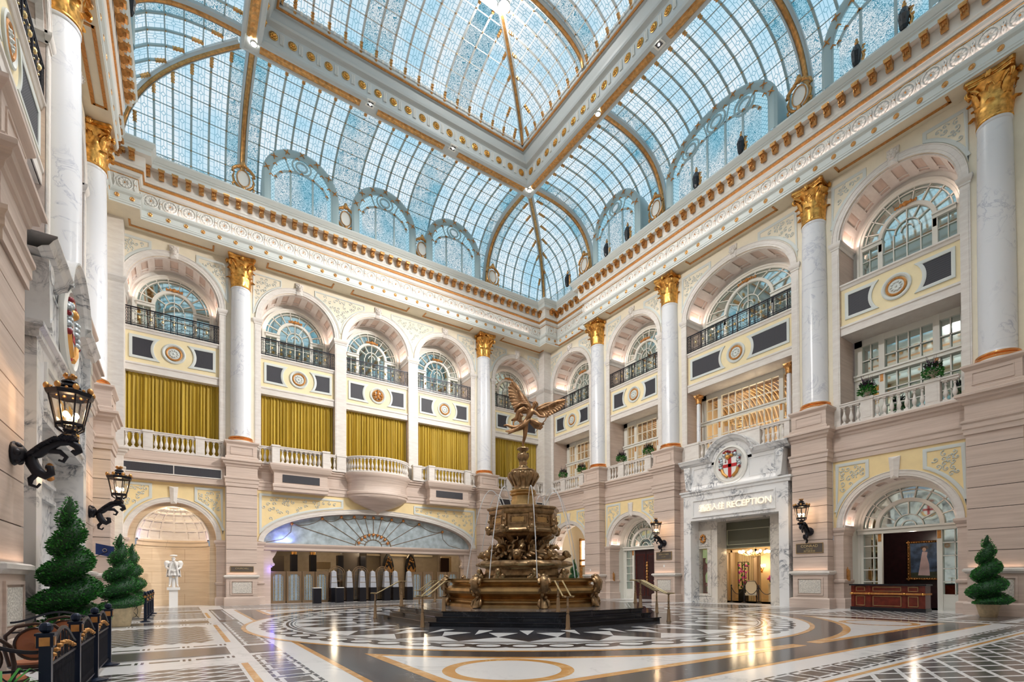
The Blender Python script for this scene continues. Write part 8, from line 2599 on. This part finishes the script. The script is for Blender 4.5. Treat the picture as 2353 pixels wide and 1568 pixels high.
# plaques
def plaque(fr, x, z, w, h, label, lines=()):
    o = thing('name_plaque', label, 'plaque', fr.w(x, .055, z), fr.rz)
    b = MB(); b.box(-w, w, -.03, 0, -h, h); b.mat(1)
    for (a, c, d, e) in ((-w, w, -h, -h + .02), (-w, w, h - .02, h), (-w, -w + .02, -h, h), (w - .02, w, -h, h)): b.box(a, c, -.04, -.03, d, e)
    b.build('plate', ['lobby_brown', 'brass'], o)
    for t, s_, zz in lines: letters(t, s_, .004, 'brass_light', o, (0, -.034, zz))
plaque(FB, 4.03, 2.68, .58, .22, 'dark bronze plaque reading CONRAD under the lantern right of reception', (('CONRAD', .17, .04), ('MACAO', .08, -.06), ('\u6fb3\u9580\u5eb7\u840a\u5fb7', .1, -.17)))
plaque(FB, -4.03, 2.68, .56, .23, 'dark bronze plaque under the lantern left of reception', (('LONDONER', .13, .04), ('COURT', .09, -.09)))
plaque(FA, -7.85, 1.97, .56, .16, 'dark bronze plaque on the pier beside the statue niche', (('CHURCHILL', .12, -.0),))
# ================================================================ plants
def topiary(label, loc, H, R, turns, leaves, pot, pz, seed=1, hand_=-1):
    o = thing('spiral_topiary', label, 'topiary', loc, 0, 'potted spiral topiaries')
    rnd = random.Random(seed)
    b = MB()
    if pot == 'round': b.lathe([(.001, 0), (.20, 0), (.22, .02), (.30, .36), (.33, .44), (.33, .48), (.29, .48), (.28, .44), (.001, .42)], 24)
    else:
        pts = []
        for r, z in ((.24, 0), (.25, .02), (.33, .5), (.345, .56), (.345, .6), (.30, .6), (.29, .55), (.01, .55)):
            pts.append([(r * (abs(cos(a)) ** .5) * (1 if cos(a) > 0 else -1), r * (abs(sin(a)) ** .5) * (1 if sin(a) > 0 else -1), z) for a in [2 * pi * k / 24 + .01 for k in range(24)]])
        b.grid(pts, True)
    b.build('plant_pot', ['pot'], o, smooth=40)
    Rz = lambda t: R * (1 - t) ** .85 * (1 if t > .05 else .75 + 5 * t) + .03
    def surf(t, a):
        ph = (a * hand_ / (2 * pi) + t * turns) % 1.0
        # full bead over most of the pitch, cut groove under it
        k = .44 + .56 * max(0, sin(pi * min(1, ph / .84))) ** .6
        return Rz(t) * k
    b = MB(); n, m = 44, int(26 * turns)
    rows = []
    for j in range(m + 1):
        t = j / m
        rows.append([((surf(t, a) - .015) * cos(a), (surf(t, a) - .015) * sin(a), pz + H * t) for a in [2 * pi * i / n for i in range(n)]])
    b.mat(2); b.grid(rows, True)
    ls = .055 if leaves > 3000 else .06
    for k in range(leaves):
        t = 1 - rnd.random() ** .62; t = min(.985, max(0, 1 - t)) if False else (1 - sqrt(rnd.random())) ** .9
        a = rnd.uniform(0, 2 * pi); r = surf(t, a) + rnd.uniform(-.02, .02)
        if r < Rz(t) * .62 and rnd.random() < .5: continue
        p = Vector((r * cos(a), r * sin(a), pz + H * t))
        d = Vector((cos(a + rnd.uniform(-.9, .9)), sin(a + rnd.uniform(-.9, .9)), rnd.uniform(-.2, .9))).normalized()
        s_ = d.cross(Vector((rnd.uniform(-1, 1), rnd.uniform(-1, 1), rnd.uniform(-.3, 1)))).normalized() * ls * .22
        L = ls * rnd.uniform(.7, 1.3)
        b.mat(0 if rnd.random() < .4 else 1)
        b.face([tuple(p), tuple(p + d * L * .5 + s_), tuple(p + d * L), tuple(p + d * L * .5 - s_)])
    b.build('spiral_foliage', ['leaf_light', 'leaf_mid', 'leaf_dark'], o)
topiary('largest spiral topiary, at the left beside the cafe chairs', (-1.72, 12.2, 0), 2.48, .60, 4.6, 9000, 'round', .45, 1)
topiary('spiral topiary in a squarish pale pot between the two iron fences', (-1.50, 18.75, 0), 2.22, .56, 4.4, 5200, 'square', .55, 2)
topiary('spiral topiary inside the far iron fence, smallest of the left three', (-1.52, 23.4, 0), 2.22, .54, 4.4, 4200, 'square', .55, 3)
topiary('spiral topiary in a round pot against the pier at the right edge', (22.5, 4.95, 0), 2.32, .60, 4.0, 6500, 'round', .44, 4)
topiary('far spiral topiary seen over the rim of the fountain bowl', (22.7, 26.2, 0), 2.3, .55, 4.2, 2600, 'round', .44, 5)
def urn_plants(label, fr, x, seed):
    o = thing('flower_urn', label, 'planter', fr.w(x, .62, ZC + 1.03), fr.rz, 'flower urns on the balustrades')
    b = MB(); b.lathe([(.001, 0), (.10, 0), (.10, .03), (.04, .08), (.05, .12), (.16, .2), (.21, .28), (.20, .31), (.001, .28)], 16); b.build('stone_urn', ['urn_stone'], o, smooth=40)
    rnd = random.Random(seed)
    b = MB()
    def tuft(n, z0, z1, R, L, mats):
        for k in range(n):
            a = rnd.uniform(0, 6.283); t = rnd.random(); r = R * sqrt(rnd.random())
            p = Vector((r * cos(a), r * sin(a), z0 + (z1 - z0) * t)); d = Vector((cos(a), sin(a), rnd.uniform(-.7, .9))).normalized()
            s_ = d.cross(Vector((rnd.uniform(-1, 1), rnd.uniform(-1, 1), 1))).normalized() * L * .3; b.mat(rnd.choice(mats))
            b.face([tuple(p), tuple(p + d * L * .5 + s_), tuple(p + d * L), tuple(p + d * L * .5 - s_)])
    tuft(420, .12, .42, .30, .10, (0, 0, 1)); b.build('trailing_ivy', ['leaf_light', 'leaf_mid', 'leaf_purple'], o)
    b = MB(); tuft(260, .42, .62, .24, .09, (1, 2, 2))
    for k in range(16):
        a = rnd.uniform(0, 6.283); b.mat(2); b.tube([(.08 * cos(a), .08 * sin(a), .45), (.16 * cos(a), .16 * sin(a), .72), (.22 * cos(a), .22 * sin(a), rnd.uniform(.78, .95))], [.012, .008, .003], 4)
    b.build('purple_flowers', ['leaf_light', 'leaf_mid', 'leaf_purple'], o)
for i, (x, l) in enumerate(((6.13, 'flower urn on the nearest balustrade, left of the pair above the desk'), (8.33, 'flower urn on the nearest balustrade, right of the pair above the desk'), (-7.87, 'flower urn left of the pair between the slender columns'), (-5.62, 'flower urn right of the pair between the slender columns'),
                            (-13.85, 'farthest flower urn, in the corner bay of the right wall'), (-11.78, 'flower urn beside the column nearest the corner'))): urn_plants(l, FB, x, i)

# ================================================================ iron fences and cafe chairs
def fence_post(par, p, h=.92):
    b = MB(); b.box(-.04, .04, -.04, .04, 0, h - .14); b.box(-.055, .055, -.055, .055, h - .14, h - .03)
    b.ball((0, 0, h + .03), .05, 8); b.box(-.065, .065, -.065, .065, h - .035, h - .015)
    b.lathe([(.001, 0), (.15, 0), (.15, .02), (.06, .05), (.001, .05)], 14)
    o = b.build('post', ['iron_blue'], par, p)
    g = MB(); 
    for s_ in (-1, 1): g.box(s_ * .058 - .004, s_ * .058 + .004, -.035, .035, h - .125, h - .05); g.box(-.035, .035, s_ * .058 - .004, s_ * .058 + .004, h - .125, h - .05)
    g.build('gilded_diamond', ['gold_dark'], o)
def fence_panel(par, p0, p1, rich=True, arch=.14):
    """panel between two floor points"""
    A, B_ = Vector(p0), Vector(p1); L = (B_ - A).length; d = (B_ - A).normalized(); rz = atan2(d.y, d.x)
    b = MB(); top = []
    f = lambda t: .70 + (arch + .02) * (sin(pi * t) ** 1.5) * 1.25 if rich else .74 + arch * sin(pi * t) ** 2
    for i in range(25): t = i / 24; top.append((.05 + (L - .1) * t, 0, f(t)))
    b.tube(top, .018, 6)
    b.box(.04, L - .04, -.012, .012, .60 if rich else .58, .625 if rich else .60); b.box(.04, L - .04, -.012, .012, .10, .12)
    n = int(L / .075) if rich else int(L / .28)
    g = MB()
    for i in range(1, n):
        t = i / n; x = .05 + (L - .1) * t
        if rich:
            b.tube([(x, 0, .12), (x, 0, .60)], .006, 4)
            if i % 2 == 0:
                b.tube([(x, 0, .60), (x, 0, f(t))], .007, 4)
                zz = .60 + (f(t) - .60) * .5; g.tube([(x, 0, zz - .022), (x, 0, zz - .01), (x, 0, zz + .01), (x, 0, zz + .022)], [.012, .032, .032, .012], 6)
            b.tube([(x - .03, 0, .56), (x, 0, .50), (x + .03, 0, .56)], .005, 4); b.tube([(x - .03, 0, .15), (x, 0, .21), (x + .03, 0, .15)], .005, 4)
        else:
            b.tube([(x, 0, .58), (x, 0, f(t))], .012, 5); zz = .58 + (f(t) - .58) * .5; g.tube([(x, 0, zz - .03), (x, 0, zz - .012), (x, 0, zz + .012), (x, 0, zz + .03)], [.014, .034, .034, .014], 6)
            w = L / n / 2
            b.tube([(x + w * .8 * sin(q), 0, .36 + .2 * cos(q)) for q in [2 * pi * k / 16 for k in range(16)]], .007, 4, True)
            b.tube([(x - w, 0, .58), (x, 0, .36), (x - w, 0, .14)], .007, 4); b.tube([(x + w, 0, .58), (x, 0, .36), (x + w, 0, .14)], .007, 4)
    o = b.build('iron_panel', ['iron'], par, (A.x, A.y, 0), rz); g.build('gilded_knuckles', ['gold_dark'], o)
def fence(label, pts, rich, origin, post_skip=()):
    o = thing('iron_fence', label, 'fence', (*origin, 0))
    P = [(p[0] - origin[0], p[1] - origin[1]) for p in pts]
    for i, p in enumerate(P):
        if i not in post_skip: fence_post(o, (p[0], p[1], 0))
    for i, (a, c) in enumerate(zip(P[:-1], P[1:])): fence_panel(o, a, c, rich[i])
fence('black iron fence with gilded knuckles around the cafe chairs, nearest at lower left', [(-2.15, 10.25), (-.97, 10.25), (-.97, 8.75), (-.97, 7.3), (-.97, 5.82), (-2.15, 5.82)], [False, True, True, True, False], (-.97, 8.0), (0, 5))
fence('black iron fence enclosing the far topiary on the left', [(-2.15, 20.35), (-.97, 20.35), (-.97, 22.05), (-.97, 23.75), (-.97, 25.4)], [False, True, True, True], (-.97, 22.5), (0,))
def cafe_chair(label, loc, rz):
    o = thing('cafe_chair', label, 'chair', loc, rz, 'brown leather cafe chairs')
    b = MB(); b.lathe([(.001, .43), (.22, .43), (.235, .45), (.22, .475), (.001, .49)], 24); b.build('seat', ['leather'], o, smooth=40)
    b = MB(); b.lathe([(.235, .41), (.25, .43), (.245, .455), (.225, .455)], 24); b.build('seat_ring', ['wood_brown'], o, smooth=40)
    yb = .22
    oval = lambda rx, rz_, y: [(rx * sin(a), y + .05 * (cos(a) * .5 + .5) + .06 * (rx * sin(a)) ** 2, .68 + rz_ * cos(a)) for a in [2 * pi * k / 28 for k in range(28)]]
    b = MB(); b.tube(oval(.165, .17, yb), .014, 6, True)
    b.tube([(-.21, .16, .45), (-.24, yb, .62), (-.23, yb + .04, .78), (-.15, yb + .06, .87), (0, yb + .07, .90), (.15, yb + .06, .87), (.23, yb + .04, .78), (.24, yb, .62), (.21, .16, .45)], .018, 7)
    b.build('bentwood_frame', ['wood_brown'], o, smooth=60)
    b = MB(); ov = oval(.155, .16, yb)
    cc = (0, yb - .0, .68)
    b.grid([[(p[0] * k, p[1] * 1 - .03 * (1 - k * k), .68 + (p[2] - .68) * k) for p in ov] for k in (1, .7, .35, .02)], True); b.grid([[(p[0] * k, p[1] + .03 * (1 - k * k), .68 + (p[2] - .68) * k) for p in ov] for k in (1, .7, .35, .02)], True)
    b.build('backrest', ['leather'], o, smooth=60)
    for sx, sy in ((-1, -1), (1, -1), (-1, 1), (1, 1)):
        b = MB(); b.tube([(sx * .17, sy * .16, .43), (sx * .19, sy * .19, .2), (sx * .22, sy * .22, 0)], [.02, .018, .013], 7); b.build('leg', ['wood_brown'], o, smooth=60)
    b = MB(); b.tube([(.16 * cos(a), .16 * sin(a), .22) for a in [2 * pi * k / 20 for k in range(20)]], .009, 5, True); b.build('foot_ring', ['wood_brown'], o)
cafe_chair('leather cafe chair right behind the front fence post, back fully seen', (-1.32, 7.55, 0), radians(175 + 10))
cafe_chair('leather cafe chair behind the others, only its rounded top showing', (-1.28, 8.75, 0), radians(190))
cafe_chair('leather cafe chair cut by the left picture edge', (-1.42, 6.35, 0), radians(170))
# small plant at the left edge
def low_plant():
    o = thing('potted_palm', 'tuft of green leaves at the lower left edge', 'plant', (-1.12, 5.2, 0)); rnd = random.Random(9)
    b = MB(); b.lathe([(.001, 0), (.12, 0), (.15, .3), (.13, .3), (.001, .28)], 14); b.build('plant_pot', ['black'], o)
    b = MB()
    for k in range(26):
        a = rnd.uniform(0, 6.28); L = rnd.uniform(.15, .28); s_ = (-sin(a) * .012, cos(a) * .012)
        rows = [[(r * cos(a) - s_[0] * w, r * sin(a) - s_[1] * w, z), (r * cos(a) + s_[0] * w, r * sin(a) + s_[1] * w, z)] for r, z, w in ((.02, .3, .4), (L * .4, .3 + L * 1.1, 1), (L * .8, .3 + L * 1.4, .8), (L * 1.1, .3 + L * 1.2, .1))]
        b.grid(rows)
    b.build('fronds', ['leaf_light'], o)
low_plant()
def flag():
    o = thing('blue_flag', 'small dark blue flag sticking out from the left wall', 'flag', (-2.2, 19.78, 2.35), 0)
    b = MB(); b.tube([(0, 0, -.25), (.32, -.03, -.08)], .01, 5); b.build('flagpole', ['iron'], o)
    b = MB(); rows = [[(u, .04 * sin(u * 9), .18 - u * .22 - .34 * v) for v in [k / 5 for k in range(6)]] for u in [.02 + .46 * i / 8 for i in range(9)]]
    b.grid(rows); b.build('cloth', ['flag_blue'], o, smooth=60)
    b = MB(); b.tube([(.24 + .05 * cos(a), -.02, -.04 + .05 * sin(a)) for a in [2 * pi * k / 12 for k in range(12)]], .006, 4, True); b.build('emblem', ['brass_light'], o)
flag()
# sockets and switches
for fr, x, y, z, w, h, m, l in ((FB, -4.03, .05, 2.08, .05, .07, 'white_stone', 'small white switch plate under the left bronze plaque'), (FB, -10.3, .05, 1.95, .05, .07, 'white_stone', 'small white switch plate on the pier nearest the corner'), (FB, 5.0 - .15, YL - .01, .25, .07, .1, 'black', 'small black socket in the plinth left of the desk')):
    b = MB(); b.box(-w, w, -.015, .0, -h, h); b.box(-w * .5, w * .5, -.02, -.015, -h * .6, h * .6)
    tag(b.build('switch_plate', [m], None, fr.w(x, y, z), fr.rz), l, 'switch')
